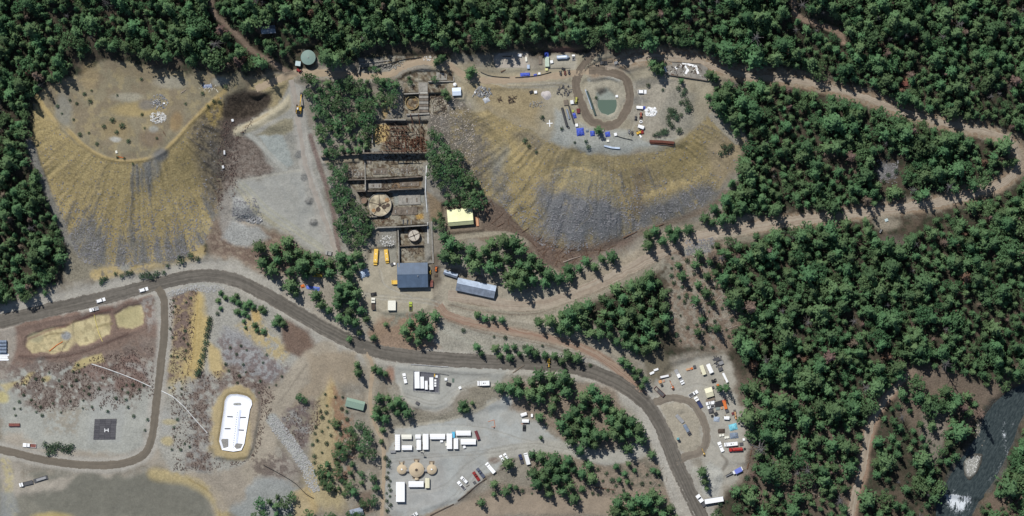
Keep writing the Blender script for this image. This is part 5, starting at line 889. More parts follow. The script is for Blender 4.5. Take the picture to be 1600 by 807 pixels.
def yurt(cx, cy, r, label, cap, group, big=False):
    t = thing('dome_tent', label, 'tent', cx, cy, 0, group); R = r*MPP; hw = 2.6 if not big else 3.2; hr = hw + R*.42
    part(t, 'wall', B().lathe([(R*.96,-.2),(R*.96,hw)], 32), TANC); rf = part(t, 'roof', B().lathe([(R*.94,hw-.12),(R*1.02,hw-.1),(R*.7,hw+(hr-hw)*.42),(R*.35,hw+(hr-hw)*.75),(R*.1,hr),(0.02,hr+.05)], 32), TANC, smooth=False)
    for k in range(16): a = 6.283*k/16; part(rf, 'seam', B().bar((R*1.0*math.cos(a), R*1.0*math.sin(a), hw-.03), (R*.12*math.cos(a), R*.12*math.sin(a), hr+.03), .09, .06), TANC)
    part(t, 'roof_cap', B().lathe([(R*.2,hr-R*.05),(R*.17,hr+.12),(R*.1,hr+.3),(.02,hr+.38)], 16), cap); v = part(t, 'entrance', B().ext([(-.9,-.2),(-.9,2.0),(0,2.5),(.9,2.0),(.9,-.2)], R*.9, R+1.7), TANC); part(v, 'door', B().box(-.5, .5, R+1.68, R+1.74, 0, 1.95), WOOD)
    part(t, 'deck', B().box(-2.2, 2.2, R+.3, R+2.6, -.2, .12), WOOD)
    if big: part(t, 'entrance', B().ext([(-1.4,-.2),(-1.4,2.1),(0,2.7),(1.4,2.1),(1.4,-.2)], -R-2.2, -R*.9), TANC); part(t, 'steps', B().box(-3.2,-1.5,-R-1.4,-R+.3,-.2,.3).box(1.5,3.2,-R-1.4,-R+.3,-.2,.3), WOOD)
    return t
def gable_house(P4, ridge_frac, hwall, hridge, roof_m, wall_m, label, name, cat='building', seams=12, over=.5, roof2=None, doors=1, chim=False, group=None):
    """P4 = roof corners tl, tr, br, bl in the picture; the ridge runs along the long side"""
    P = np.array(P4, float); c = P.mean(0); ax = ((P[1]-P[0])+(P[2]-P[3]))/2; ay = ((P[3]-P[0])+(P[2]-P[1]))/2; a = math.atan2(-ax[1], ax[0]); h = np.hypot(*ax)*MPP/2; w = np.hypot(*ay)*MPP/2
    t = thing(name, label, cat, c[0], c[1], a, group); yr = w-2*w*ridge_frac; hw_, ww = h-over, w-over
    part(t, 'wall', B().add([(-hw_,-ww,-1.5),(hw_,-ww,-1.5),(hw_,ww,-1.5),(-hw_,ww,-1.5),(-hw_,-ww,hwall),(hw_,-ww,hwall),(hw_,ww,hwall),(-hw_,ww,hwall),(-hw_,yr,hridge-.25),(hw_,yr,hridge-.25)], [(3,2,1,0),(0,1,5,4),(2,3,7,6),(0,4,8,7,3),(1,2,6,9,5),(4,5,9,8),(6,7,8,9)]), wall_m)
    th = .14
    for s, ye in ((1, w), (-1, -w)):
        zlo = hwall-.1; b = B().add([(-h,ye,zlo),(h,ye,zlo),(h,yr,hridge),(-h,yr,hridge),(-h,ye,zlo+th),(h,ye,zlo+th),(h,yr,hridge+th),(-h,yr,hridge+th)], [(0,1,2,3),(7,6,5,4),(0,4,5,1),(1,5,6,2),(2,6,7,3),(3,7,4,0)])
        r = part(t, 'roof_slope', b, roof_m if (s == 1 or roof2 is None) else roof2)
        for i in range(seams+1): xx = -h+.03+(2*h-.06)*i/seams; part(r, 'roof_seam', B().bar((xx,ye,zlo+th+.02), (xx,yr,hridge+th+.02), .07, .07), roof_m if (s == 1 or roof2 is None) else roof2)
    part(t, 'ridge_cap', B().box(-h-.02, h+.02, yr-.22, yr+.22, hridge+th, hridge+th+.1), roof_m); 
    for k in range(doors): xx = -h*.5+k*h*.9; d = part(t, 'door', B().box(xx-1.6, xx+1.6, -ww-.06, -ww+.03, 0, min(hwall-.4, 3.4)), STEEL); part(d, 'handle', B().box(xx-.2, xx+.2, -ww-.1, -ww-.05, .9, 1.0), DSTEEL)
    for k in range(4): xx = -h*.8+k*h*.5; f = part(t, 'window', B().box(xx-.6, xx+.6, ww-.04, ww+.05, 1.3, 2.3), WHITE); part(f, 'pane', B().box(xx-.5, xx+.5, ww+.04, ww+.07, 1.4, 2.2), GLASS)
    if chim: part(t, 'roof_vent', B().cyl((h*.35,-w*.08,hridge-.3), (h*.35,-w*.08,hridge+.8), .3).cyl((h*.35,-w*.08,hridge+.8), (h*.35,-w*.08,hridge+1.0), .45, .1), STEEL)
    return t
def tarp(cx, cy, lpx, wpx, ang, hh, m, label, seed, name='tarpaulin', cat='tarpaulin', lumps=3):
    """covered heap: a draped sheet over bulky goods"""
    t = thing(name, label, cat, cx, cy, ang, None, True); n = 12; V = []; h, w = lpx*MPP/2, wpx*MPP/2; rng = random.Random(seed); L = [(rng.uniform(-.5,.5)*h, rng.uniform(-.4,.4)*w, rng.uniform(.5,1.0)) for _ in range(lumps)]
    for j in range(n+1):
        for i in range(n+1):
            x = -h+2*h*i/n; y = -w+2*w*j/n; e = max(abs(i/n-.5), abs(j/n-.5))*2; z = hh*max(0, 1-e**5)*(.45+.55*max(q*math.exp(-((x-a)**2/(h*h*.3)+(y-b)**2/(w*w*.4))) for a, b, q in L)) + rng.uniform(-.06,.1)*hh; k = 1+.08*rng.uniform(-1,1) if e > .9 else 1
            V.append((x*k, y*k, max(z, .02)))
    part(t, 'sheet', B().add(V, [(j*(n+1)+i, j*(n+1)+i+1, (j+1)*(n+1)+i+1, (j+1)*(n+1)+i) for j in range(n) for i in range(n)]), m); part(t, 'edge', B().bar((-h,-w,.06),(h,-w,.06),.1).bar((-h,w,.06),(h,w,.06),.1).bar((-h,-w,.06),(-h,w,.06),.1).bar((h,-w,.06),(h,w,.06),.1), m)
    for a, b, q in L[:2]: part(t, 'weight', B().box(a-.25, a+.25, b-.15, b+.15, hh*.8, hh*.95), WOOD)
    return t
def excavator(fr, re, label, m=None, name='excavator', reach=.5):
    """tracks and house at the rear point, boom reaching to the front point"""
    m = m or YELLOW; dx, dy = fr[0]-re[0], fr[1]-re[1]; L = math.hypot(dx, dy)*MPP; s = max(.55, L/11.0); a = math.atan2(-dy, dx); t = thing(name, label, 'excavator', re[0]+dx*.22, re[1]+dy*.22, a, None, True)
    for q in (-1, 1): tr = part(t, 'track', B().ext([(-2.0*s,.3*s),(-1.7*s,0),(1.7*s,0),(2.0*s,.3*s),(1.8*s,.85*s),(-1.8*s,.85*s)], q*1.25*s-.3*s, q*1.25*s+.3*s), BLACK)
    hs = part(t, 'house', B().box(-2.3*s, 1.3*s, -1.3*s, 1.3*s, 1.0*s, 2.1*s, .12*s, .1*s), m); part(hs, 'counterweight', B().box(-2.7*s, -2.3*s, -1.2*s, 1.2*s, 1.0*s, 2.0*s, .1*s), DSTEEL); part(hs, 'engine_cover', B().box(-2.1*s, -.6*s, -1.1*s, 1.1*s, 2.1*s, 2.4*s, .2*s, .2*s), BLACK)
    c = part(t, 'cab', B().box(-.1*s, 1.4*s, .3*s, 1.3*s, 2.1*s, 3.0*s, .15*s, .1*s), m); part(c, 'window', B().box(1.28*s, 1.42*s, .4*s, 1.2*s, 2.2*s, 2.9*s), GLASS); part(c, 'roof', B().box(.1*s, 1.2*s, .4*s, 1.2*s, 3.0*s, 3.08*s), WHITE)
    f = L*.78; part(t, 'boom', B().bar((1.0*s,-.2*s,1.8*s), (f*.55,-.2*s,3.6*s), .5*s, .7*s), m); part(t, 'stick', B().bar((f*.53,-.2*s,3.7*s), (f*.9,-.2*s,1.6*s), .38*s, .5*s), m); part(t, 'bucket', B().ext([(f*.86,1.7*s),(f*.98,1.5*s),(f*1.0,.5*s),(f*.85,.4*s),(f*.8,1.0*s)], -.75*s, .35*s), DSTEEL)
    return t
def loader(fr, re, wpx, m, label, name='loader', cat='loader', arms=True):
    """wheeled machine with an arm or bucket in front"""
    x, y, a, L = span(fr, re); hw = wpx*MPP/2; t = thing(name, label, cat, x, y, a, None, True); h = L/2
    part(t, 'frame', B().box(-h, h*.45, -hw*.6, hw*.6, .6, 1.15), m); part(t, 'engine_cover', B().box(-h, -h*.3, -hw*.62, hw*.62, 1.15, 1.85, .12, .1), m); c = part(t, 'cab', B().box(-h*.3, h*.15, -hw*.55, hw*.55, 1.15, 2.7, .1, .1), BLACK); part(c, 'roof', B().box(-h*.28, h*.13, -hw*.5, hw*.5, 2.7, 2.82), m); part(c, 'window', B().box(h*.1, h*.16, -hw*.42, hw*.42, 1.5, 2.5), GLASS)
    if arms:
        for s in (-1, 1): part(t, 'arm', B().bar((-h*.1, s*hw*.5, 1.6), (h*.8, s*hw*.5, .6), .2, .3), m)
        part(t, 'bucket', B().ext([(h*.72,.1),(h,.05),(h*.98,.2),(h*.8,.3),(h*.78,1.0),(h*.7,1.0)], -hw, hw), DSTEEL)
    for sx in (.38, -.58):
        for s in (-1, 1): wheel(t, h*sx, s*(hw-.2), .6, .4)
    return t
def grader(fr, re, label):
    x, y, a, L = span(fr, re); t = thing('road_grader', label, 'grader', x, y, a, None, True); h = L/2
    part(t, 'frame', B().bar((h*.85,0,1.5), (-h*.15,0,1.9), .6, .5), YELLOW); part(t, 'engine_cover', B().box(-h, -h*.35, -1.0, 1.0, 1.0, 2.2, .1, .1), YELLOW); c = part(t, 'cab', B().box(-h*.36, h*.0, -.85, .85, 1.2, 3.1, .1, .08), YELLOW); part(c, 'window', B().box(-h*.02, h*.03, -.7, .7, 1.9, 2.9), GLASS); part(c, 'roof', B().box(-h*.36, 0, -.95, .95, 3.1, 3.2), YELLOW)
    part(t, 'blade', B().bar((h*.5,-1.9,.55), (h*.25,1.9,.55), .2, .7), DSTEEL); part(t, 'front_axle', B().bar((h*.85,-1.1,.8), (h*.85,1.1,.8), .25), YELLOW)
    for xx, s in ((h*.85,1),(h*.85,-1),(-h*.42,1),(-h*.42,-1),(-h*.8,1),(-h*.8,-1)): wheel(t, xx, s*1.1, .68, .42)
    return t
def polyobj(name, label, cat, pts, m, r, n=8, dz=None, group=None, square=False):
    """pipe, hose or rail along ground points"""
    P = [ground(a, b, r if dz is None else dz) for a, b in pts]; c = P[0].copy(); b = B()
    for p, q in zip(P[:-1], P[1:]):
        if square: b.bar(p-c, q-c, r*2)
        else: b.cyl(p-c, q-c, r, n=n)
    o = link_mesh(name, b.v, b.f, m); o.location = c; return meta(o, label, cat, group)
def log(p, q, r, label, group, m=None, name='fallen_log', dz=0.0):
    A = ground(*p, r*.7+dz); Z = ground(*q, r*.6+dz); t = bpy.data.objects.new(name, None); COL.objects.link(t); t.location = A; meta(t, label, 'log', group); d = Z-A; n = 5; rng = random.Random(int(p[0]*7+p[1])); b = B(); last = Vector((0,0,0))
    for i in range(1, n+1): nx = d*i/n + (Vector((rng.uniform(-.12,.12), rng.uniform(-.12,.12), 0)) if i < n else Vector((0,0,0))); b.cyl(last, nx, r*(1-.5*(i-1)/n), r*(1-.5*i/n), 7); last = nx
    part(t, 'stem', b, m or LOGW)
    for k in range(4): c = d*rng.uniform(.4,.95); e = Vector((rng.uniform(-1,1), rng.uniform(-1,1), rng.uniform(.1,.5)))*1.1; part(t, 'branch', B().cyl(c, c+e, r*.28, r*.1, 4), m or LOGW)
    return t
def wall(pts, thick, zb, zt, m, label, seed=0, name='retaining_wall', broken=.35, group=None):
    """broken concrete wall along picture points, from height zb to zt"""
    rng = random.Random(seed); b = B(); o0 = None; k = lambda z: MPP*(1-z/CAM_H); Q = [Vector(((a-800)*k(zt), (403.5-c)*k(zt), 0)) for a, c in pts]; o0 = Q[0].copy()
    for p, q in zip(Q[:-1], Q[1:]):
        d = q-p; n = max(1, int(d.length/2.4)); s = Vector((-d.y, d.x, 0)).normalized()*thick/2
        for i in range(n):
            a = p+d*i/n-o0; c = p+d*(i+1)/n-o0; z = zt - (rng.random()**2)*broken; j = rng.uniform(-.03,.03)
            b.add([a-s+Vector((0,0,zb)),c-s+Vector((0,0,zb)),c+s+Vector((0,0,zb)),a+s+Vector((0,0,zb)),a-s*(1+j)+Vector((0,0,z)),c-s*(1+j)+Vector((0,0,z)),c+s*(1+j)+Vector((0,0,z)),a+s*(1+j)+Vector((0,0,z))], [(3,2,1,0),(4,5,6,7),(0,1,5,4),(1,2,6,5),(2,3,7,6),(3,0,4,7)])
    o = link_mesh(name, b.v, b.f, m); o.location = (o0.x, o0.y, 0); return meta(o, label, 'wall', group)
def crate(x, y, lpx, wpx, ang, hh, m, label, name='crate', cat='box', group=None, lid=None):
    t = thing(name, label, cat, x, y, ang, group, True); h, w = lpx*MPP/2, wpx*MPP/2
    part(t, 'body', B().box(-h, h, -w, w, -.1, hh*.92), m); part(t, 'lid', B().box(-h-.04, h+.04, -w-.04, w+.04, hh*.92, hh, .05, .05), lid or m); part(t, 'skid', B().box(-h, h, -w*.7, -w*.5, -.15, .02).box(-h, h, w*.5, w*.7, -.15, .02), DWOOD); return t
def heap(cx, cy, rx, ry, n, size, hh, m, label, seed, name='rubble_heap', cat='rubble', boards=0.0, group=None):
    """loose heap of broken pieces, too small to pick apart"""
    rng = random.Random(seed); b = B(); c = ground(cx, cy)
    for i in range(n):
        a = rng.uniform(0, 6.283); q = math.sqrt(rng.random()); px = cx+rx*q*math.cos(a); py = cy+ry*q*math.sin(a); p = ground(px, py, hh*(1-q)*rng.uniform(.3, 1))-c; s = size*rng.uniform(.5, 1.3)
        if rng.random() < boards: d = Vector((rng.uniform(-1,1), rng.uniform(-1,1), rng.uniform(-.2,.3)))*s*2.5; b.bar(p, p+d, s*.3, s*.15)
        else:
            r = Matrix.Rotation(rng.uniform(0,6.28), 3, Vector((rng.uniform(-1,1), rng.uniform(-1,1), 1)).normalized()); V = [p + r @ Vector((x*s*rng.uniform(.35,.6), y*s*rng.uniform(.35,.6), z*s*rng.uniform(.25,.5))) for x, y, z in ((-1,-1,-1),(1,-1,-1),(1,1,-1),(-1,1,-1),(-1,-1,1),(1,-1,1),(1,1,1),(-1,1,1))]
            b.add(V, [(3,2,1,0),(4,5,6,7),(0,1,5,4),(1,2,6,5),(2,3,7,6),(3,0,4,7)])
    o = link_mesh(name, b.v, b.f, m); o.location = c; return meta(o, label, cat, group, 'stuff')

PIPEW = mat('dull_white_pipe', (0.58,0.58,0.56), .6, noise=.25, scale=.4, srgb=False)
PALE = mat('pale_broken_stone', (0.52,0.51,0.48), .9, noise=.25, scale=.5, srgb=False)

# ------------------------------------------------------------------ vehicles on the haul road and the lower left flat
car((164.5,467.5),(150.5,472), 5.5, WHITE, 'white four-wheel drive on the haul road above the pit with the yellow floor', None, 'car', 1.85)
pickup((140,485.5),(154,481.5), 5.2, WHITE, 'white pickup parked on the shoulder just above the red rimmed pits', None, STEEL)
car((231.5,451),(217.5,455), 5.5, WHITE, 'white four-wheel drive with black roof rails at the fork with the side road', None, 'car', 1.85)
pickup((36,695.5),(57,697), 6, WHITE, 'white pickup with rusty red flat bed beside the green bushes', None, RUSTR)
boxtruck((30.5,758.5),(51.5,753), 6, WHITE, None, 'white truck with dark flat bed at the edge of the grey basin', 'truck', .3, name='flatbed_truck', flat=DSTEEL)
flatbed_trailer((51.5,752.6),(74.5,745.5), 6, DSTEEL, 'long dark trailer hitched behind the white flat bed truck', planks=False, load=STEEL)
container(22.5, 664, 17, 4.5, 0, RUSTR, 'rusty red steel box alone on the grey flat near the helipad', None, 'steel_skip', 1.8)
t = thing('culvert_pipes', 'row of large dark pipes lying side by side at the left edge', 'pipes', 0, 543, 0); 
for i in range(4): part(t, 'pipe', B().cyl((-9,4.4-i*2.65,1.25),(5.2,4.4-i*2.65,1.25),1.25,n=16,caps=False).cyl((-9,4.4-i*2.65,1.25),(5.2,4.4-i*2.65,1.25),1.12,n=16,caps=False).cyl((4.9,4.4-i*2.65,1.25),(5.25,4.4-i*2.65,1.25),1.34,n=16,caps=False), GREYT)
t = thing('sheet_stack', 'white plastic sheets spread below the row of dark pipes', 'sheeting', 3, 558, 0, None, True)
for i, (a, b, c, d) in enumerate(((-7,5,0.6,2.6),(-6,4.2,-1.2,.5),(-7,4.9,-2.9,-1.3))): part(t, 'sheet', B().box(a, b, c, d, .05+i*.12, .16+i*.12).box(a+1, b+.6, c+.3, d-.4, .18+i*.12, .26+i*.12), WHITE)
# helipad: square of dark mats with a painted H
hp = thing('helipad', 'dark square helipad of mats with a white letter H', 'helipad', 163.6, 671, math.radians(1.0)); HM = [mat('helipad_mat_%d' % i, c, .8, noise=.2, srgb=False) for i, c in enumerate(((0.075,0.072,0.078),(0.088,0.085,0.09),(0.066,0.064,0.07)))]
rng = random.Random(4)
for j in range(9):
    for i in range(4):
        y0 = -8.1+j*1.8; x0 = -8.9+i*4.32+ .085*(8.1-j*1.8)*-1+.6; part(hp, 'mat', B().box(x0+.05, x0+4.27, y0+.05, y0+1.75, -.6, .42+rng.uniform(0,.05)), HM[rng.randrange(3)])
HB = mat('worn_white_marking', (0.72,0.72,0.70), .7, noise=.12, srgb=False)
part(hp, 'letter_marking', B().box(-.2,.35,-2.2,.6,.48,.5).box(2.5,3.05,-2.2,.6,.48,.5).box(.35,2.5,-1.05,-.5,.48,.5), HB, 'white letter H painted on the mats')
# lined pond
k5 = MPP*(1-5/CAM_H); liner = mat('white_liner', (0.80,0.81,0.84), .5, noise=.05, scale=.4, srgb=False)
def pondpt(p, z): return Vector(((p[0]-800)*MPP*(1-z/CAM_H), (403.5-p[1])*MPP*(1-z/CAM_H), z))
pc = np.mean(POND, 0); lp = thing('lined_pond', 'elongated pond lined with bright white sheeting inside a tan berm', 'lined pond', pc[0], pc[1], 0); org = lp.location
def ringp(s, z): return [pondpt(pc+(np.array(p)-pc)*np.array([1-s, 1-s*.55]), z)-org for p in POND]
V = ringp(0, 6.75)+ringp(.10, 5.95)+ringp(.2, 5.6)+[pondpt(pc, 5.55)-org]; n_ = len(POND); F = [(a*n_+i, a*n_+(i+1)%n_, (a+1)*n_+(i+1)%n_, (a+1)*n_+i) for a in (0, 1) for i in range(n_)] + [(2*n_+i, 2*n_+(i+1)%n_, 3*n_) for i in range(n_)]
part(lp, 'liner', B().add(V, F), liner)
bl = lambda a, b, w, z0, z1, m, nm: part(lp, nm, B().bar(pondpt(a, z0)-org, pondpt(b, z1)-org, w, .35), m)
bl((375,641),(368.5,700), 1.6, 5.75, 5.75, mat('pale_blue_liner', (0.62,0.66,0.80), .5, srgb=False), 'channel')
for a, b in (((355,651),(363.5,651.5)),((375,652.5),(384,652.5)),((351,670),(360,670)),((372.5,672),(381,672.5))): bl(a, b, .7, 5.8, 5.8, DSTEEL, 'baffle')
for q, w_ in (([(346.5,686),(356.5,686),(356.5,698),(350,701),(343,695)], 0),([(369,693),(381.5,694),(378,702),(370,702.5),(366,698)], 0)): part(lp, 'gravel_apron', B().add([pondpt(p, 5.95)-org for p in q]+[pondpt(p, 5.5)-org for p in q], [tuple(range(4,-1,-1))]+[(i,(i+1)%5,(i+1)%5+5,i+5) for i in range(5)]), mat('grey_gravel_apron', (0.24,0.23,0.21), .9, noise=.3, srgb=False))
part(lp, 'sediment', B().add([(2.9*math.cos(k*.7854)*(1+.2*(k%3)),.9*math.sin(k*.7854)*(1+.25*(k%2)),.05) for k in range(8)]+[(0,0,.16)], [(k,(k+1)%8,8) for k in range(8)]), mat('dark_sediment', (0.30,0.30,0.28), .9, noise=.5, srgb=False)).location = pondpt((371,631.5), 5.95)-org
for k in range(16): p = (361+.9*0+ (374.5-368)*(1-k/16)+ (-2.5), 645+k*3.6); part(lp, 'sandbag', B().box(-.25,.25,-.2,.2,0,.25), GREYT).location = pondpt((p[0]+6.0-k*.05, p[1]), 5.75)-org

# ------------------------------------------------------------------ camp
T = trailer; G = 'white trailers of the camp'
T(617.5,679,625.2,703.5,'long white trailer with clear roof seams, first of the row beside the trees',seams=2)
T(627.5,679,643.5,686.2,'short off-white trailer above the gap beside the seamed trailer',OFFW,name='bunk_trailer')
T(628,696,644,703.2,'short white trailer below the off-white one, closing the first court')
T(649,679,657.5,685.6,'small square white hut at the head of the second court',ends=False,cat='hut',name='site_hut')
T(651,687,658,703,'narrow white trailer standing end to end with the small square hut')
T(661,678,669.6,702.5,'long white trailer directly right of the narrow one and small hut')
T(672,678,695.6,686.3,'long white trailer lying crossways in the middle of the trailer row')
T(698,677.5,706.5,701.5,'tall white trailer with the cyan tank against its side')
T(709,685,716,701.5,'slim white trailer between the tall trailer and the rightmost crossways one')
T(712.5,673,735.6,680.6,'long white trailer with roof vents, uppermost of the camp row')
T(720,686,743.6,694.6,'long white trailer lying crossways below the one with roof vents')
T(638.5,752,662,761,'long white trailer below the big tan dome tent')
T(664.5,747,671.2,762.5,'short cream trailer standing upright below the domes',CREAM,name='bunk_trailer')
T(619,753,632.6,784,'largest white building of the camp, wide and flat at the lower left',group=None,name='camp_hall',cat='building',hh=4.2,seams=False,ends=False)
yurt(628,733.5,7.6,'small tan dome tent beside the trees with pale cap',WHITE,'tan dome tents'); yurt(651,734,11.6,'large tan dome tent with dark cap between two smaller ones',DWOOD,'tan dome tents',True); yurt(674.7,733.5,7.8,'small tan dome tent on the open gravel side with pale cap',WHITE,'tan dome tents')
for x0, x1, lb in ((635,640.5,'covered walkway joining the big dome tent to the one by the trees'),(662,667.5,'covered walkway joining the big dome tent to the one on open gravel')):
    t = thing('walkway', lb, 'walkway', (x0+x1)/2, 735.5, 0); part(t, 'roof', B().ext([(-1.0,2.2),(0,2.8),(1.0,2.2),(.9,2.1),(0,2.65),(-.9,2.1)], -(x1-x0)*.25-.3, (x1-x0)*.25+.3), STEEL).rotation_euler = (0,0,math.pi/2); part(t, 'deck', B().box(-(x1-x0)*.25-.3, (x1-x0)*.25+.3, -1, 1, -.2, .15), WOOD)
crate(708.3,679.5,4.5,9,0,2.2,mat('cyan_tank',(0.10,0.42,0.62),.5,srgb=False),'bright cyan tank tucked beside the tall white trailer','water_tank','tank')
container(745.6,680.2,14.5,4.5,math.radians(-70),MAROON,'dark maroon container tilted at the right end of the trailer row',None,'shipping_container',2.4)
crate(690,689.5,4.5,3.5,0.1,1.4,WHITE,'small white cabinet under the middle crossways trailer','cabinet'); crate(725.5,698.5,4,4,0.3,1.5,WHITE,'small white cabinet below the lowest crossways trailer','cabinet'); crate(697,695,2,4,0,1.0,OFFW,'narrow pale box against the side of the tall trailer','cabinet')
crate(614,706,8,3.4,0,1.6,DSTEEL,'low dark skip with grey lid at the foot of the first trailer','steel_skip','skip',lid=STEEL)
t = thing('light_tower', 'mobile light tower casting a round shadow on the camp gravel', 'light tower', 659.5, 706.5, 0); part(t, 'trailer_base', B().box(-1.3,1.3,-.6,.6,.3,1.3,.1,.1), OFFW); part(t, 'mast', B().cyl((0,0,1.2),(0,0,7.6),.12), STEEL); hd = part(t, 'lamp_head', B().box(-1.0,1.0,-.5,.5,7.5,8.1,.1,.1), DSTEEL)
for s in (-.5,.5): part(hd, 'lamp', B().box(s-.35,s+.35,-.56,-.5,7.6,8.0), LAMPW); wheel(t, s*1.4, .7, .32, .2)
pickup((652,801.5),(641,809), 5.4, WHITE, 'white pickup cut off by the bottom edge below the camp hall', None, STEEL)
pickup((715.5,752.8),(726,764.8), 5, WHITE, 'white pickup with dark open bed, leftmost of the parked row', None, DSTEEL); pickup((720.4,745.6),(729.8,754.2), 5, WHITE, 'short all-white pickup just above the one with the dark bed', None, WHITE, WHITE)
pickup((739.4,737.6),(748.6,751), 5, RED, 'bright red pickup in the parked row', None, RED); pickup((745.4,732),(756.4,746.2), 5.2, SLATE, 'slate blue pickup beside the red one', None, SLATE)
boxtruck((760,724),(772.8,739), 6, WHITE, WHITE, 'white utility truck with box body right of the slate blue pickup', 'truck', .36, 2.4)
car((781.5,712),(787.5,721.5), 4.6, WHITE, 'white car half under the lone tree, nearer to the utility truck', None); car((787.7,709),(794,718), 4.6, WHITE, 'white car half under the lone tree, upper of the two', None)
pickup((811.8,709.8),(816.5,724.8), 5, NAVY, 'navy blue pickup beside the white box van', None, DSTEEL); boxtruck((821,707.6),(825.8,725.2), 6.6, WHITE, WHITE, 'tall white box van beside the navy pickup', 'van', .22, 3.0)
T(818.4,647.7,0,0,'small white trailer tilted at the back of the camp clearing',ang=math.radians(18),size=(9.5,5),group=None,hh=2.6,cat='trailer',name='cargo_trailer'); T(821,658,0,0,'small white trailer lying level below the tilted one',ang=0,size=(10.5,5),group=None,hh=2.6,name='cargo_trailer'); crate(831.3,649.7,3,5,0,2.2,WHITE,'portable toilet cubicle alone beside the round tree','portable_toilet','toilet')
pickup((819.3,664),(818.7,673.5), 4.6, BLACK, 'small black pickup below the two small white trailers', None); polyobj('safety_rope', 'red rope lying as an open frame on the camp gravel', 'rope', [(762.5,659.3),(772,656.4),(773.6,667.5),(767.7,667.5)], ORANGE, .16); polyobj('safety_rope', 'red rope stretched on the ground above the black pickup', 'rope', [(814,662.8),(824,662.4)], ORANGE, .16)
t = thing('picnic_table', 'dark picnic table alone on the brown ground below the parked row', 'table', 744.8, 788, .2); part(t, 'top', B().box(-1.0,1.0,-.5,.5,.72,.8), DWOOD)
for s in (-1,1): part(t, 'bench', B().box(-1.2,1.2,s*1.0-.2,s*1.0+.2,.42,.5), DWOOD); part(t, 'leg', B().bar((s*.9,-1.0,.42),(s*.9,1.0,.42),.12).bar((s*.9,-.7,0),(s*.9,-.2,.75),.12).bar((s*.9,.7,0),(s*.9,.2,.75),.12), DWOOD)
crate(741.6,754.4,4.6,4.6,.6,.6,DSTEEL,'dark square pallet below the red pickup','pallet'); polyobj('board','dark board lying beside the leftmost white pickup','board',[(728.5,761),(733.5,758)],DWOOD,.2,square=True); crate(772,668.5,1.6,1.6,0,.9,BLACK,'black barrel at the end of the red rope frame','barrel')
polyobj('edge_log_barrier','long dark timber edging along the lower side of the camp gravel','edging',[(672,806),(690,797),(709,788)],DWOOD,.35,square=True); polyobj('edge_log_barrier','dark timber edging below the red and slate blue pickups','edging',[(715,783),(728,773),(745,758),(760,748)],DWOOD,.35,square=True)

# generator compound
FP = [(646.2,579.6),(686.4,583.5),(685.3,613.6),(645.5,610.2)]
fc = thing('fenced_pad', 'dark gravel pad inside a square mesh fence round the generators', 'fence', 666, 597, 0); org = fc.location; P = [ground(*p)-org for p in FP]
part(fc, 'pad', B().add([p+Vector((0,0,.12)) for p in P]+[p-Vector((0,0,.5)) for p in P], [(3,2,1,0),(0,1,5,4),(1,2,6,5),(2,3,7,6),(3,0,4,7)]), mat('dark_gravel', (0.105,0.105,0.12), .9, noise=.25, srgb=False))
mesh_m = mat('fence_wire', (0.30,0.31,0.33), .6, .3, srgb=False)
for i in range(4):
    a, b = P[i], P[(i+1)%4]; n = 7
    for k in range(n): c = a+(b-a)*k/n; part(fc, 'post', B().cyl(c-Vector((0,0,.3)), c+Vector((0,0,2.3)), .09, n=6), mesh_m)
    part(fc, 'rail', B().bar(a+Vector((0,0,2.2)), b+Vector((0,0,2.2)), .12).bar(a+Vector((0,0,1.2)), b+Vector((0,0,1.2)), .07).bar(a+Vector((0,0,.25)), b+Vector((0,0,.25)), .1), mesh_m)
GG = 'white generators in the fenced pad'
container(651.8,594,26,7.8,math.radians(-89),WHITE,'longest white generator container, nearest the pickup in the fenced pad',GG,'generator_container',3.2,'generator'); container(659.8,598,18.5,5.8,math.radians(-89),WHITE,'middle-length white container second in the fenced pad',GG,'generator_container',2.8,'generator'); container(666.2,602,13.5,4.4,math.radians(-89),WHITE,'shortest white container in the fenced pad',GG,'generator_container',2.5,'generator'); container(674.2,599.6,19.5,6.2,math.radians(-89),WHITE,'white container nearest the small tanks in the fenced pad',GG,'generator_container',2.8,'generator')
crate(682.3,588.3,3.6,3.6,0,1.6,WHITE,'white cabinet with yellow side in the fence corner','cabinet',lid=WHITE); crate(679.3,586.3,1.6,4.4,0,1.2,YELLOW,'yellow cabinet in the fence corner','cabinet')
for y, lb in ((594.8,'upper'),(599.2,'middle'),(603,'lower')): crate(680.2,y,3.2,3,0,1.3,WHITE,'%s of three small white tanks along the fence'%lb,'small_tank','tank','small tanks in the fenced pad')
pickup((631,583.6),(634.2,599.2), 5, WHITE, 'white pickup parked left of the fenced generators', None, WHITE, WHITE); boxtruck((746,599.2),(764.8,598.6), 7.6, WHITE, WHITE, 'white service truck with black roof hatch right of the fenced generators', 'truck', .3, 3.0, True)
polyobj('steel_pipe','long grey pipe lying between the haul road and the fenced generators','pipe',[(642.3,569.7),(666,571.3),(689.2,573.4),(700.4,573.2)],STEEL,.4); polyobj('steel_pipe','short grey pipe running right from the fence corner','pipe',[(687,584.2),(701.5,586.8)],DSTEEL,.22)
crate(696.8,592.7,4,4,.1,1.6,WHITE,'white cube tank right of the fence','cube_tank','tank'); crate(700.8,600.4,7,5,-.3,1.3,BLACK,'black tarped box right of the fence','black_box'); crate(708,594.6,3,6,0,.4,mat('green_pallet',(0.10,0.14,0.11),.8,srgb=False),'flat green pallet right of the white cube tank','pallet'); crate(718.8,606.3,4,4,.5,1.5,WHITE,'white box at the turn of the gravel pad','cabinet'); crate(652.4,630.3,5.5,4.5,-.5,1.2,DSTEEL,'dark box at the lower edge of the generator pad','black_box')

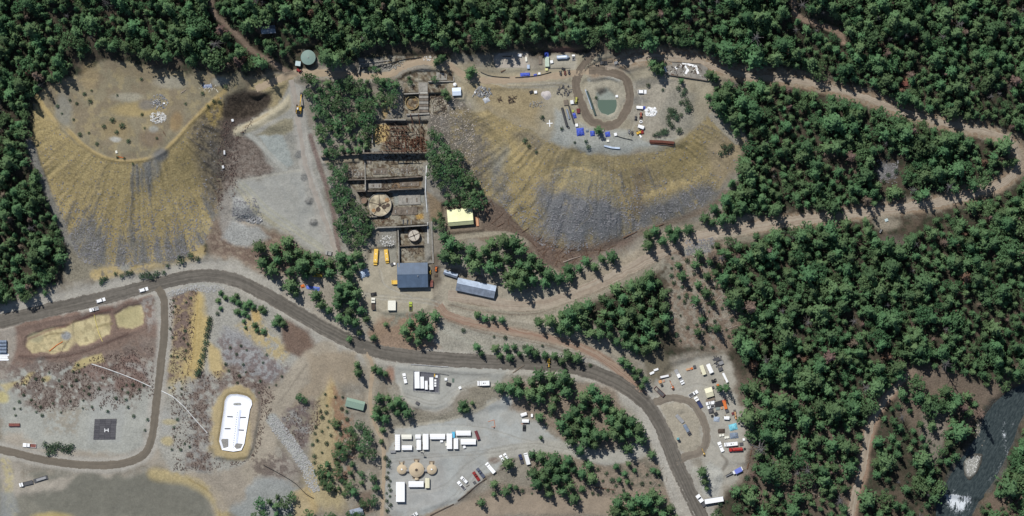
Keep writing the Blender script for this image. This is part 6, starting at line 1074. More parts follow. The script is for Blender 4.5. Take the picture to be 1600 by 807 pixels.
# ------------------------------------------------------------------ buildings
BLUR = mat('blue_grey_roof', (0.078,0.115,0.172), .5, noise=.16, scale=.22, srgb=False); PALY = mat('pale_yellow_roof', (0.70,0.70,0.40), .5, noise=.1, scale=.25, srgb=False); GALV = mat('galvanised_roof', (0.46,0.54,0.66), .45, .2, .22, .3, srgb=False); GALVD = mat('dull_and_shaded_galvanised_roof', (0.22,0.255,0.31), .6, .1, .28, .3, srgb=False); GRNR = mat('green_roof', (0.24,0.33,0.26), .6, noise=.06, srgb=False)  # darker galvanised copy: dull metal, and painted shade on two sheds' lower slopes
gable_house([(619.8,411.5),(667.4,410.6),(670,448.8),(622.2,449.8)], .47, 6.0, 8.6, BLUR, mat('blue_wall', (0.07,0.09,0.14), .6, srgb=False), 'large blue metal-roofed warehouse below the mill ruin', 'warehouse', 'building', 14, .3, None, 2, True)
gable_house([(697.5,328.5),(737.2,325),(740.6,350.5),(701.6,353.8)], .76, 4.2, 7.0, PALY, CREAM, 'pale yellow roofed shed beside the trees right of the mill ruin', 'yellow_shed', 'shed', 10, .4)
gable_house([(715.8,434.2),(775.8,446.8),(771.6,466.6),(711.8,453.8)], .42, 3.6, 6.2, GALV, mat('grey_wall', (0.20,0.20,0.19), .8, srgb=False), 'long grey metal-roofed building at a slant beside the dirt road', 'long_shed', 'building', 12, .4, GALVD, 2)  # upper slope bright, lower dark: sun and shade put into the roof colours
gable_house([(694.4,421.6),(715.8,428),(713.5,435.5),(692.8,428.2)], .5, 3.0, 4.4, GALV, mat('grey_wall', None), 'small grey shed at the upper end of the long slanted building', 'small_shed', 'shed', 6, .3, GALVD)  # slopes coloured as sunlit and shaded, like the long building
gable_house([(706.6,138),(720,137.4),(720.4,149.4),(707,150.2)], .5, 3.2, 4.2, mat('bright_metal_roof', (0.62,0.70,0.80), .4, noise=.05, srgb=False), WHITE, 'small bright metal shed by the round white tank above the pile', 'small_shed', 'shed', 6, .3)
gable_house([(541.5,621),(571.8,628),(567,642),(540,634.5)], .3, 3.0, 4.6, GRNR, WOOD, 'green-roofed shed among the trees beside the camp track', 'green_shed', 'shed', 8, .4)
gable_house([(1099.7,608),(1110.9,604.8),(1116.2,618.2),(1105,621.8)], .5, 3.4, 4.6, CREAM, CREAM, 'cream roofed hut in the vehicle yard', 'yard_hut', 'hut', 6, .2)
gable_house([(408,42),(430,40),(431,52),(409,54)], .5, 3.0, 5.0, GALVD, WOOD, 'old grey cabin half hidden in the upper forest', 'cabin', 'cabin', 6, .4)
gable_house([(546,797),(566,792),(569,804),(549,809)], .5, 2.8, 4.0, GALVD, WOOD, 'grey roofed hut at the bottom edge among the trees', 'small_hut', 'hut', 6, .3)
t = thing('round_tank', 'round water tank with grey-green roof at the forest edge', 'tank', 482, 90.5, 0); part(t, 'wall', B().lathe([(5.5,-1),(5.5,4.6)], 28), GRNR); rf = part(t, 'roof', B().lathe([(5.7,4.55),(5.7,4.7),(3,5.2),(.02,5.6)], 28), mat('grey_green_roof', (0.18,0.255,0.225), .6, noise=.05, srgb=False)); part(rf, 'vent', B().cyl((0,0,5.6),(0,0,6.2),.4), STEEL); part(t, 'ladder', B().bar((6.0,-.3,0),(6.0,-.3,5),.08).bar((6.0,.3,0),(6.0,.3,5),.08), STEEL)
t = thing('white_tank', 'round white tank beside the small bright metal shed', 'tank', 710.7, 132.6, 0); part(t, 'shell', B().lathe([(1.4,-.3),(1.4,2.6),(1.0,3.0),(.02,3.15)], 18), WHITE); part(t, 'hatch', B().cyl((.5,0,2.9),(.5,0,3.25),.25), STEEL)
crate(465.7,99,8,7,-.15,2.6,mat('pale_cyan_metal', (0.52,0.62,0.62), .5, srgb=False),'pale cyan hut beside the round green tank','pump_hut','hut'); loader((472,114),(464,108.5),6,RED,'red compact machine on the road below the round green tank',name='compact_loader')
excavator((470,144),(466.2,177),'long-boom yellow excavator on the ramp above the gravel pit')

# ------------------------------------------------------------------ yard by the warehouse
bus((586.4,414.4),(588.2,389.6),6.3,'longer yellow school bus parked below the ruin, on the side of the trees'); bus((605.4,411.4),(603,390),5.9,'shorter yellow school bus parked nearer the concrete wall')
boxtruck((612,441.2),(621.6,440.8),6.4,BUSY,BUSY,'small yellow van against the warehouse wall','van',.2,2.4); container(612.4,477.6,15,12.2,math.radians(90),OFFW,'large off-white box container below the warehouse',None,'shipping_container',3.2); pickup((641.6,471.8),(641.9,486.2),5,LIME,'lime green pickup below the warehouse',None,BLACK)
boxtruck((583.4,465.4),(583.4,484),6,OFFW,None,'old white-cabbed truck with brown bed beside the trees','truck',.42,name='flatbed_truck',flat=DWOOD); tarp(569.5,427.5,14,12,.35,2.2,mat('pale_blue_tarpaulin',(0.40,0.48,0.60),.6,noise=.3,srgb=False),'pale blue tarped heap left of the buses',3); tarp(584,460.5,9,6,.2,1.4,BLACK,'black tarped heap above the old white-cabbed truck',4); tarp(488.8,450.7,21,6,-.16,1.2,mat('sky_blue_tarpaulin',(0.12,0.18,0.55),.6,noise=.25,srgb=False),'long bright blue tarpaulin beside the clump near the haul road',5); tarp(538,447.7,6,5,.1,1.6,NAVY,'dark blue tent at the edge of the trees',6,'small_tent','tent')
car((508.5,394.6),(519,396.8),6.4,mat('silver_paint',(0.42,0.41,0.38),.35,.3,.05,srgb=False),'silver car at the foot of the pit ramp',None); boxtruck((488.6,429.4),(503.8,431),6,YELLOW,None,'yellow flat bed truck half hidden under the trees','truck',.3,name='flatbed_truck',flat=YELLOW); tarp(473,447.7,6,5,.4,1.3,ORANGE,'small orange tarp at the side of a round tree near the road',7); polyobj('safety_rope','red rope strung beside the dark blue tent','rope',[(533.6,432.5),(534,443)],ORANGE,.16); polyobj('safety_rope','red rope curving right of the dark blue tent','rope',[(541,440.5),(547,442),(551.5,446),(551.5,450.5)],ORANGE,.16)
crate(559.7,460.7,4,4,.4,1.5,OFFW,'left of two pale boxes beside the trees above the old truck','crate'); crate(565,458,3.6,4.4,.3,1.5,CREAM,'right of two pale boxes beside the trees above the old truck','crate'); crate(612.4,413.4,5,4.5,.5,1.4,DSTEEL,'dark crate at the upper left warehouse corner','crate'); crate(617,412.6,3.2,3.2,0,1.3,WHITE,'white tank at the upper left warehouse corner','small_tank','tank')
loader((672,421),(672.4,429),4.6,YELLOW,'small yellow and white forklift against the warehouse side wall',name='forklift',cat='forklift'); loader((682,415),(681.6,424),5,ORANGE,'orange forklift on the dark track behind the warehouse',name='forklift',cat='forklift'); boxtruck((674.4,438),(674,448.6),5.4,RUSTR,RUSTR,'rusty red truck against the warehouse side wall','truck',.35,2.2); crate(681.4,430.8,5,3.4,0,.7,DWOOD,'brown pallet below the orange forklift','pallet'); heap(750,432,30,4,60,.7,.6,WOOD,'old boards scattered behind the long grey building',8,'timber_scraps','timber',.8)
t = thing('orange_barge', 'long orange steel tub standing right of the yellow shed', 'tub', 745.8, 346.2, math.radians(-86)); part(t, 'hull', B().box(-3.6,3.6,-.9,.9,-.2,1.0,-.1,-.08), mat('faded_orange',(0.50,0.20,0.10),.7,noise=.2,srgb=False)); part(t, 'floor', B().box(-3.3,3.3,-.7,.7,1.0,1.03), mat('pale_orange',(0.55,0.32,0.18),.8,srgb=False))

# ------------------------------------------------------------------ mill ruin: retaining walls, tanks, frames
wall([(618,123.5),(637,110.6),(709,110.6),(709,127.4),(669,127.8)], .8, 44, 49.2, CONC, 'angled concrete wall round the topmost terrace of the mill ruin', 1)
wall([(631,147),(655,146),(655,128.6)], .9, 40, 47.2, CONC, 'high concrete wall above the round ore bin of the ruin', 2); wall([(600,187.4),(634,187.6)], .8, 33, 42.5, CONC, 'concrete wall casting shade onto the yellow sand floor', 3); wall([(582,190),(581.6,224)], .7, 30, 41, CONC, 'upright side wall left of the yellow sand floor', 4); wall([(635,179.4),(671,177.6)], 1.3, 38, 43.4, CONC, 'pale concrete beam below the round ore bin', 5, broken=.15)
wall([(501,245.2),(530,243),(568.6,240.6)], .9, 27, 34.5, CONCD, 'long concrete wall reaching left from the ruin into the trees', 6); wall([(568.6,224),(568.2,240)], .7, 30, 37, CONC, 'short upright wall beside the grey rubble slope', 7); wall([(566,239.4),(615,239),(668,238.6)], 1.0, 24, 37, CONCD, 'dark concrete wall across the ruin below the rusty steel', 8); wall([(537,281.4),(600,279.8),(659,276)], .9, 21, 28.4, CONCD, 'concrete wall at the foot of the third terrace of the ruin', 9)
wall([(557,299),(606,298.4),(610,296.6),(659,294.8)], .9, 16, 25.0, CONCD, 'concrete wall just above the large round thickener', 10); wall([(570,252),(570.6,280),(571,298)], .8, 22, 29, CONC, 'upright divider wall crossing two terraces of the ruin', 11, broken=.5); wall([(589,356),(630,354.4),(668.4,352)], .9, 9, 19.4, CONC, 'concrete wall below the large round thickener', 12); wall([(621.6,355.5),(623,384),(623.4,419)], .8, 6, 15.5, CONC, 'upright concrete wall between the buses and the small thickener', 13); wall([(623,385),(661,383)], .6, 9, 13.8, CONCD, 'low wall below the small round thickener', 14); wall([(571,339.5),(589,339)], .6, 12, 20, CONC, 'short wall reaching into the trees left of the large thickener', 15); wall([(573,361.5),(590,357)], .7, 10, 17.5, CONC, 'short slanted wall at the lower left corner of the ruin', 16); wall([(560,114.6),(563,100),(612,94)], .6, 48, 53.5, CONC, 'low wall round the ruined slab above the bench road', 17)
STAIN = mat('stained_tank_floor', (0.36,0.31,0.22), .95, noise=.55, scale=.25, spec=.1, srgb=False)
def tank(cx, cy, r, zb, zt, label, fl, rim, inner, spokes=0, hub=True, name='thickener_tank', floor_z=None, rust=None):
    k = MPP*(1-zt/CAM_H); t = bpy.data.objects.new(name, None); COL.objects.link(t); t.location = ((cx-800)*k, (403.5-cy)*k, 0); meta(t, label, 'tank'); R = r*MPP; fz = floor_z if floor_z is not None else zt-.7
    part(t, 'wall', B().lathe([(R,zb),(R,zt),(R-.35,zt),(R-.35,fz-.2)], 36), rim); part(t, 'floor', B().lathe([(R-.3,fz),(R*.5,fz-.15),(.02,fz-.3)], 36), fl)
    rr = random.Random(int(cx))
    if rust:
        for i in range(5): a = rr.uniform(0,6.28); q = rr.uniform(.25,.75)*R; part(t, 'plate', B().lathe([(.02,fz+.06),(R*rr.uniform(.12,.22),fz+.03),(R*.24,fz-.3)], 9, (q*math.cos(a), q*math.sin(a))), rust if i % 2 else DWOOD)
    if hub: part(t, 'hub', B().lathe([(.02,fz+1.2),(R*.1,fz+1.1),(R*.13,fz-.3)], 12), DWOOD)
    for i in range(spokes): a = .4+6.283*i/spokes; part(t, 'rake_arm', B().bar((R*.12*math.cos(a),R*.12*math.sin(a),fz+.35),(R*.92*math.cos(a),R*.92*math.sin(a),fz+.2),.3,.2), DWOOD)
    return t
tank(593.4,320,18.2,15,21,'large round thickener tank with stained floor in the mill ruin',STAIN,CONC,None,5,True,rust=mat('rust_stain',(0.30,0.18,0.09),.95,noise=.4,srgb=False)); tank(568,313.3,5.6,15,20.4,'small round pit beside the large thickener',mat('brown_sludge',(0.20,0.14,0.10),.95,srgb=False),CONCD,None,0,False); tank(646.6,368,9.6,10,15.2,'smaller round thickener with pale floor and dark rim',mat('pale_tank_floor',(0.44,0.40,0.34),.95,noise=.3,srgb=False),DWOOD,None,4,True); tank(644,160.8,10.6,40,43.6,'round ore bin with yellow-brown rim at the top of the ruin',mat('ore_fill',(0.21,0.145,0.075),.95,noise=.4,srgb=False),mat('ochre_rim',(0.33,0.26,0.13),.9,srgb=False),None,0,False,'ore_bin',41.5)
# platforms beside the ore bin
t = thing('concrete_stair', 'stepped grey concrete platforms right of the round ore bin', 'steps', 662, 160, 0, dz=0); t.location.z = 41.5
for i in range(7): y1 = 7.2-i*2.15; part(t, 'step', B().box(-3.5, 3.6, y1-2.1, y1, -1.5, 4.6-i*.55), CONC if i % 2 else CONCD)
t = thing('concrete_slab', 'square pale concrete slab above the stepped platforms', 'slab', 661.5, 136.5, 0); part(t, 'slab', B().box(-3.3,3.3,-3.6,3.6,-.4,.5), CONC); part(t, 'lip', B().box(-3.3,3.3,-5.0,-3.62,-.4,.15), mat('pale_concrete',(0.42,0.40,0.35),.9,noise=.15,srgb=False))
# rusty steel frame, half collapsed
sf = thing('collapsed_framework', 'collapsed rusty steel framework over the middle of the mill ruin', 'framework', 627, 217, 0); sf.location.z = 35.0; rng = random.Random(21)
for x in np.linspace(-15.5, 15.5, 9):
    for y in np.linspace(-9.5, 9.5, 5):
        if rng.random() < .75: part(sf, 'column', B().bar((x+rng.uniform(-.4,.4),y,-.5),(x+rng.uniform(-.8,.8),y+rng.uniform(-.8,.8),rng.uniform(5,11)),.42), RUST)
for y in np.linspace(-9.5, 9.5, 7):
    if rng.random() < .9: z = rng.uniform(5,10); x0 = rng.uniform(-15,-6); part(sf, 'beam', B().bar((x0,y,z+rng.uniform(-1.5,1)),(rng.uniform(4,15.5),y+rng.uniform(-1,1),z),.36,.45), RUST)
for x in np.linspace(-14, 14.5, 11): z = rng.uniform(4,10); part(sf, 'beam', B().bar((x,-9.5+rng.uniform(0,6),z),(x+rng.uniform(-1.5,1.5),9.5-rng.uniform(0,8),z+rng.uniform(-1.5,1)),.32,.4), RUST)
for i in range(70): a = rng.uniform(0,3.14); L = rng.uniform(2.5,8); x, y = rng.uniform(-14,13), rng.uniform(-9,8.5); z = rng.uniform(.6,8); part(sf, 'fallen_beam', B().bar((x,y,z),(x+math.cos(a)*L,y+math.sin(a)*L,z+rng.uniform(-1.2,1.2)),.22,.26), RUST if rng.random() < .8 else DWOOD)
for a, b in (((-13,-2,1.0),(7,-9.8,7.2)),((-5,4,2),(2,-10,6.8)),((3.6,-10,7),(3.6,0,7)),((-7,-10.2,7),(4,-10.2,7)),((-7,-10.2,7),(-12,-3,5))): part(sf, 'truss', B().bar(a,b,.42,.42), RUST)
tf = thing('timber_debris', 'collapsed dark timber framework right of the concrete steps', 'timber', 683, 164, 0, dz=0); tf.location.z = 41.3; 
for i in range(44): a = rng.choice((0,1.57))+rng.gauss(0,.35); L = rng.uniform(2,6.5); x, y = rng.uniform(-5.5,4.5), rng.uniform(-8,7); z = rng.uniform(.2,2.2); part(tf, 'timber', B().bar((x,y,z),(x+math.cos(a)*L,y+math.sin(a)*L,z+rng.uniform(-.4,.4)),.26,.26), DWOOD)
for j, (x0, x1, y) in enumerate(((640,646,184),(653,656,184))):
    A = ground(x0+3, 178, 5)+Vector((0,0,0)); o = polyobj('steel_girder', ('left' if j == 0 else 'right')+' of two rusty girders leaning down over the shaded gap', 'girder', [(x0+1,179),(x1,196)], RUST, .3, dz=3.5, square=True)
# flumes
polyobj('white_pipe','long white pipe running down the right side of the ruin','pipe',[(666.6,259),(665.4,280),(664.8,300),(666.4,318),(667.4,332)],PIPEW,.5,10); polyobj('white_pipe','lower length of white pipe beside the small thickener','pipe',[(668.2,348),(668.8,364),(669,381)],PIPEW,.45,10); polyobj('concrete_flume','narrow concrete flume right of the white pipe above the warehouse','flume',[(674.4,346),(675,370),(676,392),(677,411)],CONC,.6,square=True); crate(671.6,409.4,9,3.4,0,1.6,CONC,'pale concrete box at the foot of the narrow flume','valve_box')
# terrace blocks and machine footings
rng = random.Random(5)
for (x, y, l, w, lb) in ((594,268,22,9,'broad concrete footing with dark slots on the third terrace'),(634,265,17,7,'narrow concrete footing on the third terrace near the white pipe'),(640,288,30,7,'long rusty-topped footing on the fourth terrace'),(586,290,20,8,'pale pitted footing on the fourth terrace'),(576,253,9,7,'square grey footing at the left end of the shaded wall'),(640,312,34,16,'wide stained floor slab right of the large thickener'),(632,330,40,12,'lower floor slab right of the large thickener'),(549,270,7,9,'small square footing at the left end of the third terrace'),(564,272,9,11,'ribbed footing beside the divider wall'),(690,118.5,16,14,'square concrete slab at the right end of the topmost terrace')):
    t = thing('machine_footing', lb, 'footing', x, y, math.radians(1.5)); h, w2 = l*MPP/2, w*MPP/2; part(t, 'block', B().box(-h,h,-w2,w2,-1.2,.7), CONC if rng.random() < .6 else CONCD)
    for k in range(4): xx = -h*.7+k*h*.45; part(t, 'plinth', B().box(xx-.5,xx+.5,-w2*.5,w2*.3,.7,.7+rng.uniform(.2,.7)), CONCD if k % 2 else CONC)
for x, lb in ((630,'left'),(636.5,'middle'),(642.5,'right')): crate(x,347,1.8,7,0,.8,DSTEEL if x < 640 else CONC,'%s of three narrow machine beds on the lower floor slab'%lb,'machine_bed','footing','machine beds in the ruin')
heap(590,243,18,7,140,1.0,2.0,CONC,'grey concrete rubble sloping below the rusty steel',11); heap(616,165,13,22,150,.9,.8,CONC,'pale rubble strewn left of the round ore bin',12); heap(606,376,12,10,60,.8,.6,PALE,'white rubble at the foot of the ruin above the buses',13); heap(655,228,14,14,140,.9,1.5,RUST,'rusty scrap at the right end of the steel framework',14); heap(635,266,30,9,120,.7,.4,CONC,'broken concrete scattered over the third terrace',15); heap(600,289,40,7,140,.7,.4,CONCD,'broken concrete scattered over the fourth terrace',16); heap(645,392,18,9,60,.6,.5,DWOOD,'dark debris on the floor behind the warehouse',17,boards=.6); heap(600,102,34,8,90,1.0,.6,CONC,'broken concrete beside the road above the ruin',18); heap(670,92,9,4,30,.7,.5,PALE,'white rubble under the trees above the bench road',19)

# ------------------------------------------------------------------ top of the right pile
pd = thing('concrete_slab', 'pale level slab at the forest edge on the right pile', 'slab', 800, 95.5, 0); part(pd, 'slab', B().add([(x,y,z) for z in (.22,-.5) for x,y in ((-14.5,1.5),(-10,5.8),(12,6),(12.5,-5.3),(-12,-5.3))], [(0,1,2,3,4)[::-1]]+[(i,(i+1)%5,(i+1)%5+5,i+5) for i in range(5)]), mat('worn_pale_slab',(0.36,0.32,0.27),.95,noise=.12,scale=.3,srgb=False))
crate(811.9,85.6,6,4,-.15,2,WHITE,'white cabinet on the upper edge of the pale slab','cabinet'); crate(822,93,3,7,.1,1.6,OFFW,'tall pale cabinet at the right end of the pale slab','cabinet'); crate(825.5,104.5,4,6,0,1.6,GALV,'grey-blue locker at the lower right of the pale slab','locker'); polyobj('bench_log','dark beam lying on the pale slab','beam',[(785,88.6),(799,88.9)],DWOOD,.3,square=True)
flatbed_trailer((844,88),(844,101),5,STEEL,'grey utility trailer beside the green-white container'); crate(853.8,85,6,7,0,2.2,BLUET,'blue covered cube above the green-white container','covered_cube','box'); container(854.8,97,15,6.4,math.radians(-88),mat('pale_green_paint',(0.44,0.52,0.42),.5,srgb=False),'pale green container standing upright near the forest edge',None,'shipping_container',2.6); crate(861.8,97,4.4,4.4,.2,1.6,WHITE,'white cube beside the pale green container','cube_tank','tank')
t = thing('tank_trailer', 'silver tank trailer with pointed end at the forest edge', 'tank trailer', 879.5, 89.8, math.radians(3)); tk = part(t, 'tank', B().cyl((-4.7,0,1.9),(3.2,0,1.9),1.6,n=18).cyl((3.2,0,1.9),(4.9,0,1.7),1.6,.5,18), GALV, smooth=False); part(tk, 'catwalk', B().box(-3.8,2.2,-.35,.35,3.48,3.58), WHITE); part(t, 'chassis', B().box(-4.5,4.6,-1,1,.5,.8), DSTEEL)
for s in (-1,1):
    for xx in (-3,-1.8): wheel(t, xx, s*1.2, .5, .3)
pickup((896,86),(896.2,94.4),4.6,WHITE,'white pickup in the shade right of the silver tank trailer',None,BLACK)
for i, (x, y, lb) in enumerate(((875.7,113.6,'first'),(882.5,113.4,'second'),(888.7,112,'third'))): loader((x-.5,y-4.2),(x+.7,y+4.2),3.6,DSTEEL if i != 1 else RUSTR,'%s from the slab of three small dark buggies parked in a row'%lb,name='utility_buggy',cat='buggy',arms=False)['group'] = 'dark buggies on the pile'
crate(880,107.6,5,3.4,-.3,1.2,BLACK,'black box behind the row of small buggies','black_box'); polyobj('steel_pipe','thin dark pipe lying along the head of the buggies','pipe',[(861,107.3),(875,107),(891,106.6)],DSTEEL,.2)
def siltfence(pts, label):
    P = [ground(*p) for p in smooth_line(pts, 6)]; t = bpy.data.objects.new('silt_fence', None); COL.objects.link(t); t.location = P[0]; meta(t, label, 'fence'); b = B()
    for p, q in zip(P[:-1], P[1:]): b.bar(p-P[0]+Vector((0,0,.5)), q-P[0]+Vector((0,0,.5)), .3, 1.1)
    part(t, 'fabric', b, mat('black_fabric',(0.03,0.032,0.034),.9,srgb=False))
    for p in P[::2]: part(t, 'stake', B().bar(p-P[0], p-P[0]+Vector((0,0,1.4)), .12), WOOD)
siltfence([(751,112.8),(762,117.7),(777,120.2),(796,121.4)],'black silt fence curving below the pale slab, end near the ruin'); siltfence([(805,121.4),(824,120.2),(843,117.7),(861,112.8)],'black silt fence curving below the pale slab, end near the buggies'); siltfence([(963,212.5),(974,216),(988,219)],'short black silt fence at the rim of the right pile'); siltfence([(555,110),(580,105),(606,100),(632,93),(658,90)],'dark fence along the upper side of the road above the ruin'); siltfence([(412,727),(440,742),(462,756),(478,772),(490,779)],'dark fence line running down to the rock drain at the bottom')
tarp(820.5,117,15,5.5,.05,1.3,BLUET,'long blue tarpaulin against the silt fence',9); tarp(836.5,118,5,4,.2,1.1,BLUET,'small blue tarpaulin against the silt fence',10); crate(842.8,115.3,3.6,3,.1,1.2,WHITE,'white box right of the small blue tarpaulin','crate'); crate(854,108.6,4,3.4,0,1.3,mat('pale_yellow_box',(0.70,0.68,0.30),.6,srgb=False),'pale yellow box below the pale green container','crate'); log((782.5,112.8),(790,109.2),.5,'short brown log between the pale slab and the silt fence',None,BROWNL)
heap(755,144,14,9,130,1.1,1.2,STEEL,'grey and white scrap heap below the small bright shed',21,'scrap_heap','scrap',.5); tarp(760,156.5,9,8,.5,.8,mat('pale_grey_sheet',(0.46,0.47,0.48),.7,srgb=False),'pale grey sheet below the scrap heap',11); heap(799.5,156,7,7,50,.9,1.6,DWOOD,'round brown brush heap on the right pile',22,'brush_heap','brush',.7); heap(781,155,4,5,24,.8,1.2,DWOOD,'small brown brush heap beside the round one',23,'brush_heap','brush',.7)
crate(830,144,6,4,.4,1.2,BLACK,'black box alone on the tan plateau','black_box'); crate(837,144.2,4.4,4,.1,1.3,WHITE,'white box beside the black one on the tan plateau','crate'); 
t = thing('sand_heap','pale pinkish heap of sand on the plateau','heap',854.6,149.6,0,None,True); part(t,'sand',B().lathe([(.02,1.9),(1.4,1.3),(2.8,.5),(3.9,-.1)],14),mat('pale_sand',(0.46,0.42,0.40),.95,noise=.15,srgb=False)); part(t,'spill',B().lathe([(.02,.9),(1.2,.5),(2.6,-.1)],11,(-2.6,.8)),mat('pale_sand',None))
heap(882,143,12,9,60,1.0,.8,DSTEEL,'dark machine parts scattered above the black pipes',24,'machine_scrap','scrap',.4); heap(838,163,13,5,40,.9,.5,CONC,'pale stones in a row on the plateau edge',25); loader((900,164.5),(900.8,152),5,mat('dull_yellow_green',(0.42,0.40,0.10),.6,noise=.15,srgb=False),'dull yellow machine beside the wet loop track',arms=True); crate(894,159.4,5,5.4,.15,1.6,WHITE,'white cube beside the dull yellow machine','cube_tank','tank'); crate(884.3,160.5,7,8,.1,1.0,WOOD,'brown crate at the head of the black pipes','crate'); crate(903.8,173.4,5,7,.1,1.6,MAROON,'dark red box below the dull yellow machine','crate'); crate(895.4,173.8,3,3,.2,1.0,LIME,'small yellow-green box left of the dark red box','crate')
polyobj('black_pipe','thick black pipe, left of the two long ones on the pile','pipe',[(878,168.4),(882,183),(886,197.4)],PIPEC,.95,10); polyobj('black_pipe','thin black pipe, right of the two long ones on the pile','pipe',[(888.8,166),(893,180),(897.2,193.6)],PIPEC,.6,10); polyobj('grey_pipe','pale grey pipe between the two black ones','pipe',[(885.4,171),(889.6,186)],GALVD,.7,10); polyobj('green_pipe','dark green pipe beside the pond','pipe',[(917,142.5),(924,161),(930.4,180)],mat('dark_green_pipe',(0.05,0.075,0.068),.6,srgb=False),.8,10); polyobj('grey_pipe','pale grey pipe alongside the dark green one','pipe',[(914.6,140),(921,159),(925,171)],GALV,.35,8)
t = thing('tyre', 'old tyre lying at the foot of the thick black pipe', 'tyre', 888.5, 199.8, 0); part(t, 'tread', B().lathe([(.9,0),(1.0,.3),(.9,.6),(.5,.55),(.5,.05)], 16), BLACK); part(t, 'rim', B().lathe([(.45,.1),(.42,.5)], 12), DSTEEL)
tarp(897.8,181.2,4.6,8,.3,1.4,BLUET,'small blue tarpaulin beside the black pipes',12); crate(901.2,196,4,4.4,.1,1.5,WHITE,'white cube above the largest blue tarpaulin','cube_tank','tank'); tarp(906.8,206.4,11.5,12,.12,2.4,BLUET,'largest blue tarpaulin heap on the rim of the right pile',13); tarp(917.6,205.2,4.5,4,.2,1.2,GREYT,'small grey-blue tarp between the blue heaps',14); tarp(925.8,209,7,8,.1,1.8,BLUET,'blue tarpaulin heap left of the lone tree',15); tarp(949.5,210.2,8,8.5,.15,1.9,BLUET,'blue tarpaulin heap right of the lone tree',16); crate(961.8,210.2,4.4,4.4,.3,1.5,WHITE,'white and blue box right of the blue tarpaulins','crate',lid=WHITE); crate(949.8,220.6,4,3.4,0,1.0,OFFW,'pale box above the long metal beam','crate')
t = thing('survey_cross', 'white survey cross laid on the slope of the right pile', 'marker', 858.9, 193, .06, None, True); part(t, 'arm', B().box(-2.3,2.3,-.35,.35,.25,.31), WHITE); part(t, 'arm', B().box(-.35,.35,-2.6,2.6,.32,.37), WHITE)
polyobj('metal_beam','long silver beam lying on the rim of the right pile','beam',[(944,228),(956,231),(968.6,232)],GALV,.6,square=True); polyobj('steel_girder','rusty red girder lying on the rim of the right pile','girder',[(1014.8,221),(1034,221.6),(1053.4,223.6)],mat('rust_red',(0.12,0.045,0.03),.9,noise=.3,srgb=False),1.0,square=True); polyobj('steel_girder','thinner rusty girder lying along the red one','girder',[(1016,224.4),(1040,225.6),(1052,228)],RUST,.5,square=True)
car((1010,143.9),(996.6,143.6),6,WHITE,'white van standing right of the wet loop track',None,'van',2.3,'parked_van'); T(999.4,168.4,0,0,'small narrow white trailer beside the heap of white sacks',ang=math.radians(-4),size=(10,4.4),group=None,hh=2.2,name='cargo_trailer',seams=False); tarp(1006.4,168.9,4,4.5,0,1.3,BLUET,'little blue tarp at the end of the narrow white trailer',17); heap(1017,174.6,10,8,110,1.0,1.1,WHITE,'heap of white sacks and rubble on the right pile',26,'sack_heap','sacks'); loader((1001.4,187),(1001.6,176),5,mat('dull_red_paint',(0.28,0.09,0.06),.7,noise=.2,srgb=False),'dull red machine below the narrow white trailer'); loader((993,190),(993.6,181.4),3.6,DSTEEL,'dark buggy left of the dull red machine',name='utility_buggy',cat='buggy',arms=False)
t = thing('white_ring', 'white ring tank below the dull red machine', 'tank', 1001.5, 190.5, 0); part(t, 'rim', B().lathe([(1.15,-.1),(1.15,1),(.7,1),(.7,.2)], 16), WHITE); part(t, 'floor', B().lathe([(.7,.3),(.02,.3)], 12), DSTEEL)
T(1001.4,198.6,0,0,'tilted white trailer with dark tongue on the right pile',ang=math.radians(160),size=(9.4,5),group=None,hh=2.5,name='cargo_trailer',seams=False); loader((1004,205),(994.5,209),6,YELLOW,'yellow machine with red load at the rim of the right pile'); crate(1003.4,206.8,4,4.4,.2,1.4,RED,'red crate beside the yellow machine at the rim','crate'); crate(1000.6,213,2.4,5,.5,.8,WHITE,'white board below the yellow machine at the rim','board')
loader((982.6,201),(983,209),3.4,STEEL,'grey buggy left of the yellow machine at the rim',name='utility_buggy',cat='buggy',arms=False); loader((987.4,203.6),(987.8,211),3.4,DSTEEL,'dark buggy between the grey one and the yellow machine',name='utility_buggy',cat='buggy',arms=False); crate(964.4,150.4,4,3.4,0,1.2,WHITE,'white box on the shore right of the pond','crate'); pickup((938.6,98.4),(948.4,97.4),4.6,DSTEEL,'dark pickup under the trees above the loop track',None); crate(953,94.4,8,3.6,.05,1.4,WOOD,'pale crate under the trees above the loop track','crate'); crate(963,98,6,4,.3,1.3,STEEL,'grey crate under the trees above the loop track','crate')
# foundation slab with scattered white panels
fs = thing('foundation_slab', 'old raised concrete foundation with white wreckage on the right pile', 'foundation', 1070, 111, 0); org = fs.location; FQ = [(1035,95.4),(1094.3,99.5),(1105.7,106.8),(1105.3,127.2),(1039.8,117)]; z1 = 1.3
fp = [ground(1070,111)*0+Vector(((p[0]-1070)*MPP*.984,-(p[1]-111)*MPP*.984,0)) for p in FQ]
part(fs, 'slab', B().add([p+Vector((0,0,z1)) for p in fp]+[p-Vector((0,0,3.5)) for p in fp], [(4,3,2,1,0)]+[(i,(i+1)%5,(i+1)%5+5,i+5) for i in range(5)]), mat('foundation_concrete',(0.22,0.205,0.18),.95,noise=.3,scale=.4,srgb=False)); part(fs, 'parapet', B().bar(fp[3]+Vector((0,.3,z1+.4)),fp[4]+Vector((0,.3,z1+.4)),.5,.8).bar(fp[0]+Vector((0,-.3,z1+.3)),fp[1]+Vector((0,-.3,z1+.3)),.4,.6), CONCD)
rng = random.Random(33)
